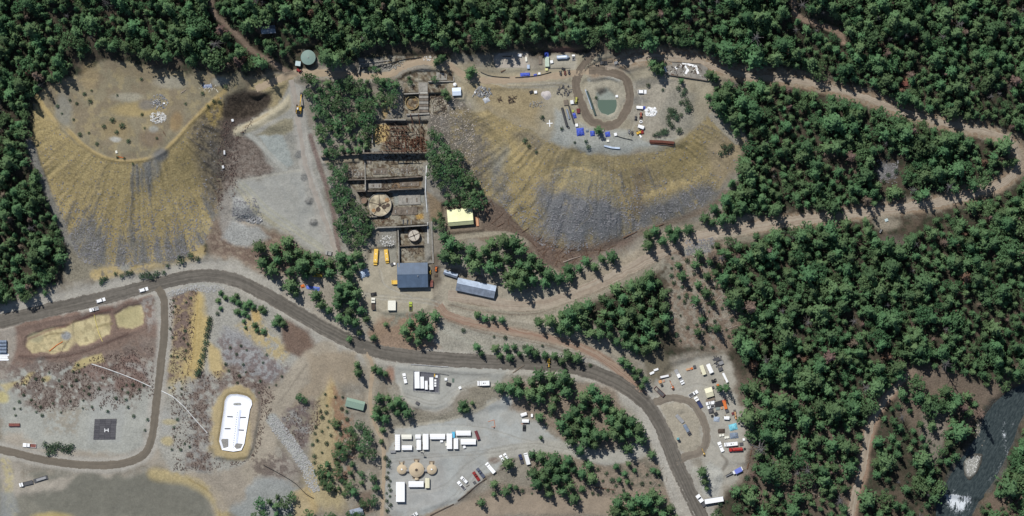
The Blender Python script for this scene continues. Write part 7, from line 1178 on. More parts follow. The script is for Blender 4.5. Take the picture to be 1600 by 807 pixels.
for (a, b, c, d) in ((1036,99,1041,113),(1062,102,1066,106),(1066,99,1087,104),(1070,103,1076,112),(1087,103,1091,116),(1055,105,1058,108),(1075,108,1071,116)):
    A = Vector(((a-1070)*.5*.984,-(b-111)*.5*.984,z1+.12)); Z = Vector(((c-1070)*.5*.984,-(d-111)*.5*.984,z1+.2)); part(fs, 'white_panel', B().bar(A,Z,rng.uniform(1.0,1.8),.16), WHITE)
for i in range(26): x, y = rng.uniform(-14,14), rng.uniform(-4,5)-.0; y -= x*.11; part(fs, 'debris', B().bar((x,y,z1+.15),(x+rng.uniform(-2.5,2.5),y+rng.uniform(-2,2),z1+.3),.5,.2), rng.choice((DWOOD,RUST,OFFW,STEEL)))
# left pile odds and ends
heap(246.8,184,13,9,170,.85,.9,PALE,'white broken stone heap on the left pile plateau',31,'stone_heap','stones'); heap(249,160,14,12,90,1.0,.6,STEEL,'grey scattered rubble above the white stone heap',32); tarp(324,135,14,5,.08,.8,mat('grey_blue_sheet',(0.24,0.28,0.38),.7,noise=.3,srgb=False),'grey-blue sheet with boards at the corner of the left plateau',18); heap(326,136,16,6,30,.8,.5,OFFW,'pale boards beside the grey-blue sheet',33,'board_heap','boards',.9); log((283,145.5),(290.5,140.5),.45,'pale log alone on the left plateau',None); log((255,206),(259,213),.35,'dark log on the slope below the white stone heap',None,BROWNL); polyobj('orange_pipe','orange pipe lying at the rim of the left plateau','pipe',[(183,245),(189,246),(195,247.5)],ORANGE,.3); crate(182,237.6,3,4,.2,1,OFFW,'pale box above the orange pipe','crate'); crate(350.2,238,2.2,6,0,1.6,WHITE,'white upright box beside the pit slope','cabinet'); crate(348.2,260.6,3,4,.2,1.4,WHITE,'white box lower down beside the pit slope','cabinet'); crate(363,188,3.4,3.4,.2,1.3,WHITE,'white box at the lip of the dark hollow','cabinet'); crate(256.6,161.8,2.6,2.2,0,.8,WHITE,'little white box on the grey rubble','cabinet')
heap(398,345,12,5,40,1.6,1.4,STEEL,'grey boulders at the edge of the pit floor',34,'boulders','boulders')

# ------------------------------------------------------------------ vehicle yard at the right
crate(1018.6,583,7,3.4,.45,1.2,WHITE,'left of two white tubs on the bank above the yard','white_tub','tub'); crate(1025,577.8,7.4,3,.35,1.2,WHITE,'right of two white tubs on the bank above the yard','white_tub','tub'); flatbed_trailer((1049.4,586),(1029,590),4.6,STEEL,'grey flat trailer with white goods at the yard edge',load=WHITE); crate(1031.4,596.6,5,4,.35,1.2,mat('pale_orange_box',(0.60,0.30,0.13),.6,srgb=False),'pale orange box below the grey flat trailer','crate'); crate(1037.2,595.4,3,3,.2,1.0,mat('pinkish_box',(0.45,0.27,0.20),.6,srgb=False),'small pinkish box beside the pale orange one','crate'); crate(1034,602.2,4,3.6,.5,1.2,BLACK,'black box beside the open steel skip','black_box')
container(1030.3,612,19,5.8,math.radians(-43),RUSTR,'open rusty steel skip beside the haul road trees',None,'open_skip',1.6,'skip',open_=True); excavator((1046,594.6),(1052.4,609),'orange drilling machine in the vehicle yard',ORANGE,'drill_rig')
boxtruck((1067.4,600.4),(1055.4,577.8),6,WHITE,None,'long white crane truck standing across the yard','truck',.25,name='crane_truck',flat=STEEL); crate(1060.4,587.6,6,5,math.radians(-62),2.2,WHITE,'white tank carried on the crane truck','truck_tank','tank').location.z += 1.1
crate(1075,577.4,6,3,.2,1.1,mat('tan_box',(0.48,0.28,0.16),.7,srgb=False),'long tan crate at the upper yard edge','crate'); crate(1080.6,576,3.6,3,.5,1.1,ORANGE,'small orange crate at the upper yard edge','crate'); crate(1085,573.4,4,4.6,.3,1.3,DSTEEL,'dark crate at the upper yard edge','crate')
T(1098,578.3,0,0,'cream trailer standing slanted in the yard',CREAM,ang=math.radians(-70),size=(15.5,6),group=None,hh=3,name='bunk_trailer'); T(1108.8,576,0,0,'white trailer slanted beside the cream one',ang=math.radians(-66),size=(15,6.4),group=None,hh=3); heap(1122,565,8,9,40,1.1,1.0,DSTEEL,'dark machine parts stacked in the upper yard corner',41,'machine_scrap','scrap',.3)
for x, y, lb in ((1121,561,'upper'),(1126.6,567,'middle'),(1125.6,577,'lower')): crate(x,y,7,5.4,.4,1.5,DSTEEL if lb != 'middle' else STEEL,'%s of three grey crates at the right yard corner'%lb,'steel_crate','crate','grey crates in the yard corner')
T(1133,590.4,0,0,'very narrow white trailer at the right edge of the yard',ang=math.radians(-64),size=(16,3.4),group=None,hh=2.4,seams=False,name='cargo_trailer'); loader((1119.6,593.6),(1111.6,596.4),5,BLACK,'black compact machine below the slanted trailers',name='compact_loader'); crate(1121.4,602,3.6,3.2,.2,1.1,ORANGE,'small orange crate above the tree in the yard','crate'); crate(1114,605.6,3.6,3.2,.4,1.2,DSTEEL,'dark crate at the corner of the cream hut','crate')
pickup((1090.2,611.4),(1076.8,619.6),5.4,WHITE,'white pickup with dark bed at the inner edge of the yard',None,DSTEEL); boxtruck((1086.4,620.6),(1096.4,637),6,WHITE,None,'white service truck with blue gear below the white pickup','truck',.36,name='service_truck',flat=NAVY); flatbed_trailer((1102.6,627),(1117,622.6),5,mat('pinkish_deck',(0.36,0.25,0.20),.8,srgb=False),'pinkish flat trailer below the cream hut'); pickup((1103,631.6),(1116.4,628.4),5,WHITE,'white pickup first in the row below the cream hut',None,WHITE); pickup((1105.6,637.6),(1116,634.6),4.6,WHITE,'white pickup second in the row below the cream hut',None,BLACK); flatbed_trailer((1115.4,633.6),(1129.6,629.4),8.5,BLACK,'wide black flat trailer between the white pickups and the red tank',planks=False)
container(1132.6,633,13,4.6,math.radians(-74),ORANGE,'bright orange-red container beside the tree shadow',None,'shipping_container',2.2); crate(1131.2,627.4,5.4,4.4,.3,1.9,mat('orange_red_box',(0.55,0.11,0.06),.6,srgb=False),'orange-red box at the head of the bright container','crate'); tarp(1111.4,643.4,8,7,.2,1.3,DSTEEL,'dark covered heap below the row of white pickups',19); crate(1118.6,647,6,5,.5,1.2,BLACK,'black crate beside the dark covered heap','black_box'); crate(1112.8,650.2,3.6,3.4,.2,1,BLACK,'small black crate below the dark covered heap','black_box'); crate(1121.4,638.6,6,4,.1,.9,mat('grey_green_box',(0.20,0.24,0.22),.7,srgb=False),'grey-green crate under the wide black trailer','crate'); crate(1127.6,637.8,3,3.6,.1,1,mat('tan_box',None),'little tan crate beside the bright container','crate'); crate(1136,642.6,5.4,4.4,.4,1.2,DSTEEL,'dark crate at the foot of the bright container','crate')
T(1135.2,653.2,0,0,'short white trailer with tongue beside the grey tarp',ang=math.radians(176),size=(8.4,5),group=None,hh=2.4,seams=False,name='cargo_trailer'); tarp(1119.8,655.4,9,7.6,-.1,1.1,mat('pale_grey_blue_tarp',(0.32,0.37,0.44),.7,noise=.2,srgb=False),'pale grey tarp left of the short white trailer',20); loader((1147.6,640.4),(1149.8,655.4),4,mat('tan_orange_paint',(0.50,0.28,0.13),.6,noise=.2,srgb=False),'tan-orange telescopic handler at the right yard edge',name='telehandler',cat='telehandler'); crate(1145,646.4,4,4,.3,1.1,MAROON,'dark red crate beside the tan-orange handler','crate')
tarp(1145.6,667.6,12.6,10,.25,1.6,CYANT,'bright cyan tarpaulin in the vehicle yard',21); tarp(1147,681,13,9,.1,1.7,GREYT,'blue-grey tarpaulin below the cyan one',22); tarp(1127.2,674,11,7,.05,1.3,DWOOD,'dark brown covered pallets left of the cyan tarpaulin',23)
for x, y, lb in ((1125.4,680.8,'first'),(1129.6,680.2,'second'),(1133.6,684,'third'),(1137.2,683.6,'fourth')): crate(x,y,3.4,3.2,.3,1.2,OFFW,'%s from the left of four white drums below the dark pallets'%lb,'drum_tote','drum','white drums in the yard')
pickup((1123.2,691),(1129.6,706),5.6,WHITE,'white pickup with black roof hatch beside the red tanker',None,WHITE,WHITE); boxtruck((1131.6,695.2),(1152.4,693),6,WHITE,WHITE,'white service truck above the red tanker','truck',.27,2.6,True)
x, y, a, L = span((1138.8,703),(1160,701.8)); t = thing('fuel_tanker', 'bright red tanker truck at the foot of the vehicle yard', 'tanker', x, y, a, None, True); TR = paint('tanker_red',(186,52,46)); tk = part(t, 'tank', B().cyl((-L/2,0,1.9),(L*.24,0,1.9),1.45,n=18), TR); part(tk, 'hatch', B().cyl((-L*.3,0,3.3),(-L*.3,0,3.5),.35).cyl((0,0,3.3),(0,0,3.5),.35), MAROON); c = part(t, 'cab', B().box(L*.27,L*.5,-1.3,1.3,.6,2.7,.15,.1), TR); part(c, 'windscreen', B().box(L*.48,L*.5,-1.0,1.0,1.6,2.4), GLASS); part(t, 'chassis', B().box(-L/2,L*.45,-.8,.8,.5,.8), DSTEEL)
for xx in (L*.36,-L*.2,-L*.33):
    for s in (-1,1): wheel(t, xx, s*1.1, .5, .32)
crate(1158.2,694.2,6,5,.1,.7,DSTEEL,'flat dark grey pallet right of the white service truck','pallet'); crate(1162,687,3.4,3.6,.1,1.3,WHITE,'white box at the right edge of the yard','crate'); crate(1163.4,701.6,3,3.4,.2,1,BLACK,'black barrel behind the red tanker','barrel'); excavator((1095.6,700),(1100.8,712.4),'small yellow and black excavator at the foot of the loop track')
flatbed_trailer((1068.4,661.6),(1056.4,648.6),5.4,STEEL,'grey lowbed trailer on the island inside the loop track',planks=False); boxtruck((1078.4,680),(1068.8,663.4),5.6,DSTEEL,None,'dark truck parked on the island inside the loop track','truck',.3,name='flatbed_truck',flat=GREYT)
t = thing('sign_tower','small white and teal tower on the island casting a long shadow','tower',1059,685.4,0); part(t,'body',B().box(-.9,.9,-.8,.8,0,4.6,.15,.15),WHITE); part(t,'roof',B().box(-1.0,1.0,-.9,.9,4.6,4.8,.1,.1),mat('teal_paint',(0.12,0.30,0.32),.6,srgb=False)); part(t,'leg',B().box(-1.0,-.7,-.9,-.6,-.3,.1).box(.7,1.0,.6,.9,-.3,.1),DSTEEL)
boxtruck((1089.2,773.6),(1101.6,791),7,WHITE,None,'white semi tractor turning off the haul road at the bottom','truck',.62,name='semi_tractor',flat=DSTEEL); x, y, a, L = span((1100.6,784),(1129.4,779.4)); t = thing('box_semitrailer','white box semitrailer with dark blue side behind the semi tractor','trailer',x,y,a,None,True); bb = part(t,'cargo_box',B().box(-L/2,L/2,-1.9,1.9,1.1,4.1),WHITE); part(bb,'side_panel',B().box(-L/2+.05,L/2-.05,1.91,1.96,1.15,4.0).box(-L/2+.05,L/2-.05,-1.96,-1.91,1.15,4.0),NAVY); part(t,'chassis',B().box(-L/2,L/2,-1,1,.7,1.1),DSTEEL)
for xx in (-L*.34,-L*.24):
    for s in (-1,1): wheel(t, xx, s*1.5, .5, .4)
x, y, a, L = span((1134,744.4),(1161,731)); t = thing('drill_truck','drill truck under a blue roof at the lower right of the yard','truck',x,y,a,None,True); part(t,'chassis',B().box(-L*.45,L*.5,-.9,.9,.6,1.0),DSTEEL); rf = part(t,'canopy',B().box(-L*.4,-.2,-1.9,1.9,2.6,3.0,.1,.2),mat('periwinkle_tarp',(0.16,0.20,0.56),.6,noise=.15,srgb=False)); part(t,'cab',B().box(0,L*.1,-1.2,1.2,.8,2.6,.1,.1),WHITE); part(t,'mast',B().bar((L*.1,0,1.8),(L*.5,0,1.6),.5,.5),STEEL); part(t,'deck',B().box(-L*.45,0,-1.5,1.5,1.0,1.2),WHITE)
for s in (-1,1):
    for xx in (-L*.3,L*.05,L*.2): wheel(t, xx, s*1.0, .45, .3)
for s in (-1,1): part(t,'post',B().bar((-L*.38,s*1.6,1.1),(-L*.38,s*1.6,2.7),.14).bar((-.4,s*1.6,1.1),(-.4,s*1.6,2.7),.14),STEEL)
grader((857.6,574.4),(857.6,560.6),'yellow road grader working on the haul road')
# pipes laid across the scrub flat
polyobj('white_hose','white pipe crossing the scrub flat down to the side road','pipe',[(143,569),(165,576),(190,585),(215,595),(236,605)],PIPEW,.35); polyobj('white_hose','white pipe continuing from the side road to the lined pond','pipe',[(252,611),(270,620),(288,636),(305,656),(324,677)],PIPEW,.35); polyobj('orange_pipe','orange pipe lying in the yellow-floored pit','pipe',[(77,549),(88,540),(98,534)],ORANGE,.3); polyobj('yellow_hose','thin yellow hose running down into the middle pit','hose',[(147,492),(150,505),(154,520),(160,534)],mat('yellow_hose_plastic',(0.65,0.55,0.18),.6,srgb=False),.22)
loader((1378,357),(1374.4,364),4,STEEL,'grey buggy in the clearing beside the hillside road',name='utility_buggy',cat='buggy',arms=False); crate(1385,344,5,4,.4,.8,mat('pale_cyan_metal',None),'pale cyan sheet in the clearing beside the hillside road','sheet'); crate(1405,609,4,3,.2,1.0,OFFW,'pale box on the forest track near the river','crate'); crate(1413.6,131,9,6,.1,1.4,RUSTR,'rusty red roof of a small hut in the right forest','small_hut','hut')

# more wreckage on the terraces
for x, y, rx_, ry_, n, sz, m, lb, sd, bd in ((615,205,26,12,150,.8,DWOOD,'dark timber and scrap under the rusty steel',51,.7),(640,225,24,10,120,.8,RUST,'rust-red scrap under the steel framework',52,.6),(612,246,44,4,120,.8,DWOOD,'dark debris in the shade of the long ruin wall',53,.4),(555,270,14,9,60,.8,CONC,'pale broken blocks at the left end of the third terrace',54,.2),(600,290,40,6,70,.7,DWOOD,'dark planks scattered over the fourth terrace',55,.9),(604,346,14,7,50,.6,RUST,'rusty scrap below the large thickener',56,.7),(645,168,20,8,40,.6,DWOOD,'dark debris round the ore bin',57,.8),(1070,111,30,9,60,.8,DWOOD,'dark broken boards over the foundation slab',58,.7)):
    o = heap(x, y, rx_, ry_, n, sz, .9, m, lb, sd, 'wreckage', 'wreckage', bd)
    if sd == 58: o.location.z += 1.35

# ------------------------------------------------------------------ single trees, groves and shrubs
ORD = ('', 'second ', 'third ', 'fourth ', 'fifth ', 'sixth ')
def grove(kind_, P, r, rad, seed, where, name, noun, holes=(), keep=1.0, limit=999, var=None, tall=1.0, most=None):
    """trees in a clump; past the largest ones the rest join the forest mass"""
    rng = random.Random(seed); pts = [(a, b, rad*(.7+.5*rng.random()+.25*rng.random()**3)) for a, b in poisson(P, r, seed, holes, limit) if rng.random() <= keep]
    pts.sort(key=lambda p: -p[2]); most = most or (16 if kind_ == 'conifer' else 24); FORESTS.extend((a, b, q, kind_) for a, b, q in pts[most:])
    if pts: plant(kind_, pts[:most], where, name, noun, var, tall)
def plant(kind_, pts, where, name, noun, var=None, tall=1.0):
    """each tree of a group gets its own label from its size rank or its place at the edge of the group"""
    lab = {}; keys = (('largest', lambda i: pts[i][2]), ('from the left', lambda i: -pts[i][0]), ('from the right', lambda i: pts[i][0]), ('from the top', lambda i: -pts[i][1]), ('from the bottom', lambda i: pts[i][1]))
    edge = {'from the left': 'leftmost', 'from the right': 'rightmost', 'from the top': 'uppermost', 'from the bottom': 'lowest'}
    if len(pts) > 1:
        for k in range(6):
            for word, key in keys:
                i = sorted(range(len(pts)), key=key, reverse=True)
                if k < len(i) and i[k] not in lab: lab[i[k]] = ('%slargest %s %s' % (ORD[k], noun, where)) if word == 'largest' else ('%s %s %s' % (edge[word], noun, where) if k == 0 else '%s %s %s, %s' % (ORD[k].strip(), noun, word, where))
    pl = noun+('es' if noun.endswith('sh') else 's')
    for i in list(lab):
        for adj in ('dark ', 'green ', 'small '):
            if len(lab[i].split()) > 16: lab[i] = lab[i].replace(adj, '', 1)
    for i, (a, b, r) in enumerate(pts):
        tree(kind_, a, b, r, name, lab.get(i, '%s %s' % (noun, where) if len(pts) == 1 else 'inner %s %s' % (noun, where)), '%s %s' % (pl, where) if len(pts) > 1 else None, 'shrub' if kind_ == 'shrub' else 'tree', var, tall)
CT = 'conifer_tree'; BT = 'broadleaf_tree'
# broadleaf groves round the ruin and the camp
grove('broadleaf', [(479,123),(560,126),(610,123),(622,136),(619,154),(608,164),(594,168),(580,186),(577,200),(580,214),(574,230),(560,236),(540,240),(512,243),(500,218),(490,180),(480,150)], 10.5, 9.5, 101, 'in the dense grove left of the ore bin', BT, 'green tree')
grove('broadleaf', [(512,256),(540,262),(544,300),(560,322),(582,345),(580,378),(556,384),(536,372),(530,335),(518,290)], 11, 9, 102, 'in the strip of trees left of the thickeners', BT, 'green tree')
grove('broadleaf', [(674,200),(690,210),(698,235),(716,243),(720,262),(738,284),(758,290),(760,308),(742,322),(718,320),(692,318),(680,290),(674,250)], 12, 10.5, 103, 'between the ruin and the right pile', BT, 'green tree')
grove('broadleaf', [(676,345),(690,330),(692,352),(686,362),(676,360)], 9, 6, 104, 'beside the flume left of the yellow shed', BT, 'small green tree')
grove('conifer', [(694,364),(712,368),(716,380),(750,384),(782,374),(810,378),(832,394),(850,420),(878,432),(882,452),(858,464),(820,464),(785,450),(755,432),(712,428),(696,412)], 14, 12.5, 105, 'between yellow shed and long grey building', CT, 'dark conifer', [('line', UPPER+np.array([-5, -12]), 18), ('poly', [(690,418),(722,424),(780,442),(776,472),(706,460)], 13), ('poly', [(694,322),(744,320),(746,358),(696,360)], 8)])
grove('conifer', [(404,385),(430,374),(452,378),(468,395),(470,420),(450,428),(415,426),(404,410)], 14, 13, 106, 'in the clump below the gravel pit', CT, 'dark conifer'); grove('conifer', [(474,398),(500,396),(516,408),(516,428),(500,424),(478,432),(472,415)], 13, 11, 107, 'round the yellow flat bed truck', CT, 'dark conifer')
grove('conifer', [(528,400),(556,396),(570,408),(566,424),(540,430),(528,418)], 12, 11, 108, 'left of the two buses', CT, 'dark conifer'); plant('conifer', [(455,446,14),(462,458,10)], 'with the orange tarp between pit and haul road', CT, 'dark conifer'); plant('conifer', [(494,462,13),(502,476,11),(514,485,9)], 'below the long bright blue tarpaulin', CT, 'dark conifer')
grove('conifer', [(522,448),(548,444),(560,462),(566,490),(562,510),(546,512),(530,500),(524,470)], 12, 11, 109, 'below the dark blue tent', CT, 'dark conifer'); plant('conifer', [(572,498,9),(584,528,8),(562,520,7),(603,507,6),(546,530,7)], 'along the haul road below the old truck', CT, 'dark conifer')
grove('conifer', [(624,500),(650,492),(672,486),(690,492),(682,512),(676,532),(656,540),(632,532)], 12.5, 11, 110, 'below the lime green pickup', CT, 'dark conifer')
grove('conifer', [(770,545),(800,538),(840,548),(880,552),(904,560),(870,566),(820,560),(778,560)], 12, 8.5, 111, 'in the strip just above the haul road grader', CT, 'dark conifer'); plant('conifer', [(745,542,9),(752,552,7)], 'on the grey slope above the haul road', CT, 'dark conifer'); plant('conifer', [(746,492,8),(758,498,8),(770,497,7),(784,500,8)], 'on the bank between the two dirt roads', CT, 'dark conifer')
grove('conifer', [(838,500),(870,492),(906,476),(950,446),(1000,424),(1024,428),(1036,455),(1042,490),(1040,528),(1012,548),(985,546),(950,528),(900,520),(850,514)], 13.5, 12.5, 112, 'in the wood between the two dirt roads', CT, 'dark conifer', [('line', UPPER, 19), ('line', LOWER, 15)])
grove('conifer', [(885,418),(930,402),(965,400),(985,392),(1000,400),(960,424),(920,440),(890,440)], 13, 9.5, 113, 'above the hillside road below the grey talus', CT, 'dark conifer', [('line', UPPER+np.array([-4, -9]), 17)]); grove('conifer', [(1000,366),(1040,352),(1075,348),(1080,362),(1040,376),(1012,384)], 12, 10, 114, 'at the right pile foot by the hillside road', CT, 'dark conifer'); grove('conifer', [(1092,342),(1120,318),(1150,330),(1140,345),(1108,352)], 12, 9.5, 115, 'at the right toe of the right pile', CT, 'dark conifer')
grove('conifer', [(962,560),(978,556),(1000,580),(1014,602),(1006,614),(985,590)], 10, 8, 116, 'in the strip left of the open rusty skip', CT, 'dark conifer')
grove('conifer', [(1058,405),(1090,392),(1112,400),(1132,440),(1150,470),(1140,500),(1120,520),(1090,520),(1070,470),(1056,430)], 17, 9, 117, 'on the open brown slope above the vehicle yard', CT, 'slender conifer', keep=.62, tall=1.25)
grove('conifer', [(776,600),(800,592),(850,584),(888,588),(900,600),(885,612),(870,622),(862,640),(845,625),(820,628),(800,615),(780,618)], 13, 12, 118, 'beside the stacked logs above the camp clearing', CT, 'dark conifer'); grove('conifer', [(905,612),(930,606),(950,616),(945,640),(925,652),(905,640)], 13, 12, 119, 'on the brown rise inside the haul road bend', CT, 'dark conifer'); grove('conifer', [(958,636),(980,650),(1000,670),(1002,690),(985,705),(960,690),(952,660)], 13, 12.5, 120, 'at the haul road bend above the mid camp road', CT, 'dark conifer'); grove('conifer', [(870,652),(900,638),(925,660),(945,680),(935,704),(900,704),(880,684)], 13.5, 12, 121, 'below the brown rise inside the haul road bend', CT, 'dark conifer')
plant('conifer', [(843,652,10)], 'standing alone right of the two small white trailers', CT, 'round conifer', 2); plant('conifer', [(794,724,11)], 'standing alone over two white cars', CT, 'round conifer', 3); plant('conifer', [(845,684,4.5)], 'at the corner of the camp road', CT, 'tiny dark conifer', 2)
grove('conifer', [(830,706),(858,704),(882,712),(894,716),(900,735),(868,726),(834,722)], 13, 11, 122, 'just below the camp road beside the box van', CT, 'dark conifer'); grove('conifer', [(826,736),(850,730),(890,736),(920,718),(928,742),(924,765),(900,780),(860,775),(834,760)], 13, 11.5, 123, 'in the wood right of the parked row', CT, 'dark conifer'); plant('conifer', [(772,756,9),(790,768,9),(797,760,6),(806,762,6),(752,785,9),(772,772,6)], 'on the brown bank below the parked row', CT, 'dark conifer')
grove('conifer', [(965,768),(990,775),(1020,772),(1040,790),(1060,800),(1060,830),(965,830),(960,785)], 13.5, 12, 124, 'at the bottom edge left of the haul road', CT, 'dark conifer'); grove('conifer', [(960,728),(985,722),(1000,735),(985,752),(962,755)], 12, 6.5, 125, 'on the logged patch inside the bend', CT, 'small conifer'); plant('conifer', [(1018,710,8),(1020,735,7),(1028,738,6)], 'beside the haul road on the logged patch', CT, 'small conifer')
plant('conifer', [(1097,737,11),(1101,752,9),(1104,763,6)], 'between the haul road and the pale soil heap', CT, 'dark conifer'); plant('conifer', [(1134,606,9),(1124,607,8)], 'standing over the yard beside the cream hut', CT, 'tall conifer', None, 1.4); plant('conifer', [(1024,108,11),(1032,112,10),(1020,100,9),(1034,102,8)], 'at the left end of the white-littered foundation', CT, 'dark conifer'); plant('conifer', [(935,204,9)], 'standing alone between the blue tarpaulins', CT, 'dark conifer', 2); plant('conifer', [(736,112,11),(733,120,8),(690,92,10),(682,98,8)], 'at the road edge above the scrap heap', CT, 'dark conifer'); plant('conifer', [(695,146,9),(700,154,8)], 'left of the small bright metal shed', CT, 'dark conifer'); plant('conifer', [(1108,117,10),(1116,122,9)], 'at the right end of the white-littered foundation', CT, 'dark conifer'); plant('broadleaf', [(1064,127,8)], 'under the edge of the white-littered foundation', BT, 'low green tree'); plant('broadleaf', [(639,122,5),(641,130,5),(680,124,6),(586,108,5),(592,110,5),(578,108,4)], 'on the topmost terrace and road edge of the ruin', BT, 'small green tree')
plant('conifer', [(724,632,9),(728,640,9),(720,640,6),(738,630,5)], 'on the bank below the hatched white truck', CT, 'dark conifer'); plant('conifer', [(585,576,8),(593,580,9),(602,584,7),(558,570,7),(560,582,10)], 'just below the haul road beside the camp track', CT, 'dark conifer'); grove('conifer', [(586,618),(604,620),(628,628),(640,645),(636,656),(612,650),(598,664),(588,650)], 11, 9.5, 126, 'between the camp track and the generator pad', CT, 'dark conifer'); plant('conifer', [(596,690,6),(598,672,6)], 'at the camp entrance beside the first trailer', CT, 'small conifer')
grove('broadleaf', [(505,720),(522,700),(535,690),(545,670),(552,650),(570,658),(576,680),(584,705),(588,740),(592,772),(580,790),(560,780),(540,775),(520,760),(500,756),(494,740)], 12.5, 9, 127, 'in the grove between the rock drain and the camp', BT, 'green tree', keep=.85); grove('broadleaf', [(398,790),(420,782),(440,770),(460,768),(462,785),(440,800),(460,807),(560,800),(580,815),(400,830)], 12, 9, 128, 'along the bottom edge below the rock drain', BT, 'green tree'); plant('broadleaf', [(470,622,8),(476,626,6),(527,665,8),(522,660,7)], 'on the scrub slope above the rock drain', BT, 'small green tree')
# shrub rows
plant('conifer', [(345,458,6),(352,465,6),(364,468,7),(370,462,6),(373,473,8),(384,478,8),(390,473,7),(371,487,8),(381,489,7),(396,480,7),(408,482,7),(412,486,7),(388,495,5),(341,470,6),(345,482,5)], 'in the cluster right of the yellow slope', CT, 'small conifer', None, .6); plant('conifer', [(435,498,9),(430,506,8),(442,506,9)], 'at the right corner of the scrub triangle by the haul road', CT, 'dark conifer', None, .7); plant('conifer', [(398,508,7),(402,516,6),(412,518,7),(381,502,5),(384,512,4)], 'on the small yellow bank inside the scrub triangle', CT, 'small conifer', None, .6)
plant('shrub', [(327,505,6),(325,514,6),(323,524,6),(322,535,6),(319,546,6),(317,556,6),(314,566,7),(311,577,7),(328,498,5),(340,490,4),(309,584,6)], 'in the row along the yellow slope', 'green_shrub', 'dark green bush'); plant('shrub', [(70,694,6),(77,700,7),(84,698,7),(92,696,7),(76,708,6),(84,706,6),(104,700,7),(112,698,6),(108,706,6),(98,704,5)], 'in the bush row by the red-bedded pickup', 'green_shrub', 'bright green bush')
plant('shrub', [(160,438,6),(166,435,5),(158,443,4),(199,428,6),(206,426,5),(190,432,5),(222,432,6),(230,430,7),(238,432,7),(245,428,6),(256,427,5),(282,407,9),(298,400,6),(309,405,5),(181,428,4),(262,415,4)], 'at the foot of the left pile', 'green_shrub', 'green bush')
plant('shrub', [(132,147,3.5),(140.5,158.5,5),(176,188,5),(191,196.6,5.5),(162,198,4.5),(182,207,4.5),(125,210,4),(200.7,220.7,4),(90,166,3.5),(151.5,225,3.5),(109,157,3),(120,162,3),(221,124,3),(222,179,3),(183,149,2.5),(316,146,4),(353,136,4),(334,158,3.5),(343,160,3.5),(325,166,3),(184,246,3),(194,248,3),(208,256,2.5),(143,142,2.5),(245,216,2.5),(290,162,3),(97,178,2.5),(115,187,2.5),(139,208,2.5),(226,200,2.5)], 'scattered over the left plateau', 'green_shrub', 'small dark bush')
plant('shrub', [(1060,138,5),(1067,148,6),(1072,160,7),(1078,168,7),(1074,172,6),(1048,180,6),(1052,174,6),(1056,182,6),(1046,192,6),(1050,198,5),(1061,204,6),(1035,207,6),(1028,210,5),(1040,206,6),(1022,212,4),(1058,186,5),(1064,180,4),(1013,134,4),(1036,141,3.5),(1046,172,5),(1043,184,5),(1064,160,5),(1070,142,5)], 'on the right shoulder of the right plateau', 'green_shrub', 'green bush')
plant('shrub', [(847,184,4.5),(916,221,4),(919,230,4.5),(878,201,4),(820,220,5),(826,228,4),(838,238,3),(898,223,2.5),(1130,230,6),(1138,232,6),(1134,238,5),(1126,240,5),(1142,228,5),(932,153,3.5)], 'on the rim of the right pile', 'green_shrub', 'dark bush')
rngs = random.Random(77); pts = [(a, b, rngs.uniform(1.8, 3.6)) for a, b in poisson([(10,615),(60,585),(120,570),(200,580),(236,610),(228,690),(205,650),(140,640),(60,650),(20,650)], 9, 201) if rngs.random() < .42]
plant('shrub', pts, 'scattered over the scrub flat above the helipad', 'green_shrub', 'small dark bush')
pts = [(a, b, rngs.uniform(1.8, 3.6)) for a, b in poisson([(266,470),(300,460),(290,600),(280,640),(300,700),(262,720),(262,600)], 9, 202) if rngs.random() < .42] + [(a, b, rngs.uniform(1.8, 3.4)) for a, b in poisson([(345,540),(430,540),(450,580),(420,620),(360,600)], 10, 203) if rngs.random() < .4]
plant('shrub', pts, 'scattered over the scrub triangle', 'green_shrub', 'small dark bush')
pts = [(a, b, rngs.uniform(2.4, 4.6)) for a, b in poisson([(508,610),(530,600),(545,640),(535,700),(525,770),(505,775),(485,700),(495,660)], 9, 204) if rngs.random() < .6]
plant('shrub', pts, 'on the yellow slope above the grove', 'green_shrub', 'round green bush')
pts = [(a, b, rngs.uniform(2.5, 5)) for a, b in poisson([(1050,400),(1090,395),(1140,470),(1160,520),(1110,545),(1060,540),(1045,480)], 11, 205) if rngs.random() < .5] + [(a, b, rngs.uniform(2.5, 4.5)) for a, b in poisson([(700,490),(780,505),(870,525),(960,560),(985,590),(940,580),(880,560),(800,545),(720,520)], 16, 206, [('line', LOWER, 9)]) if rngs.random() < .5]
plant('shrub', pts, 'on the slopes beside the dirt roads', 'green_shrub', 'grey-green bush')
pts = [(a, b, rngs.uniform(2.5, 5)) for a, b in poisson([(602,715),(609,715),(611,790),(604,800)], 7, 207)]
plant('shrub', pts, 'in the row between the camp track and the domes', 'green_shrub', 'small green bush')
pts = [(a, b, rngs.uniform(2.2, 4.5)) for a, b in poisson([(790,740),(830,720),(930,770),(1000,740),(1040,740),(1030,770),(960,765),(880,790),(800,780)], 13, 208, [('line', BOTROAD, 14)]) if rngs.random() < .6]
plant('shrub', pts, 'on the brown ground below the camp road', 'green_shrub', 'low green bush')
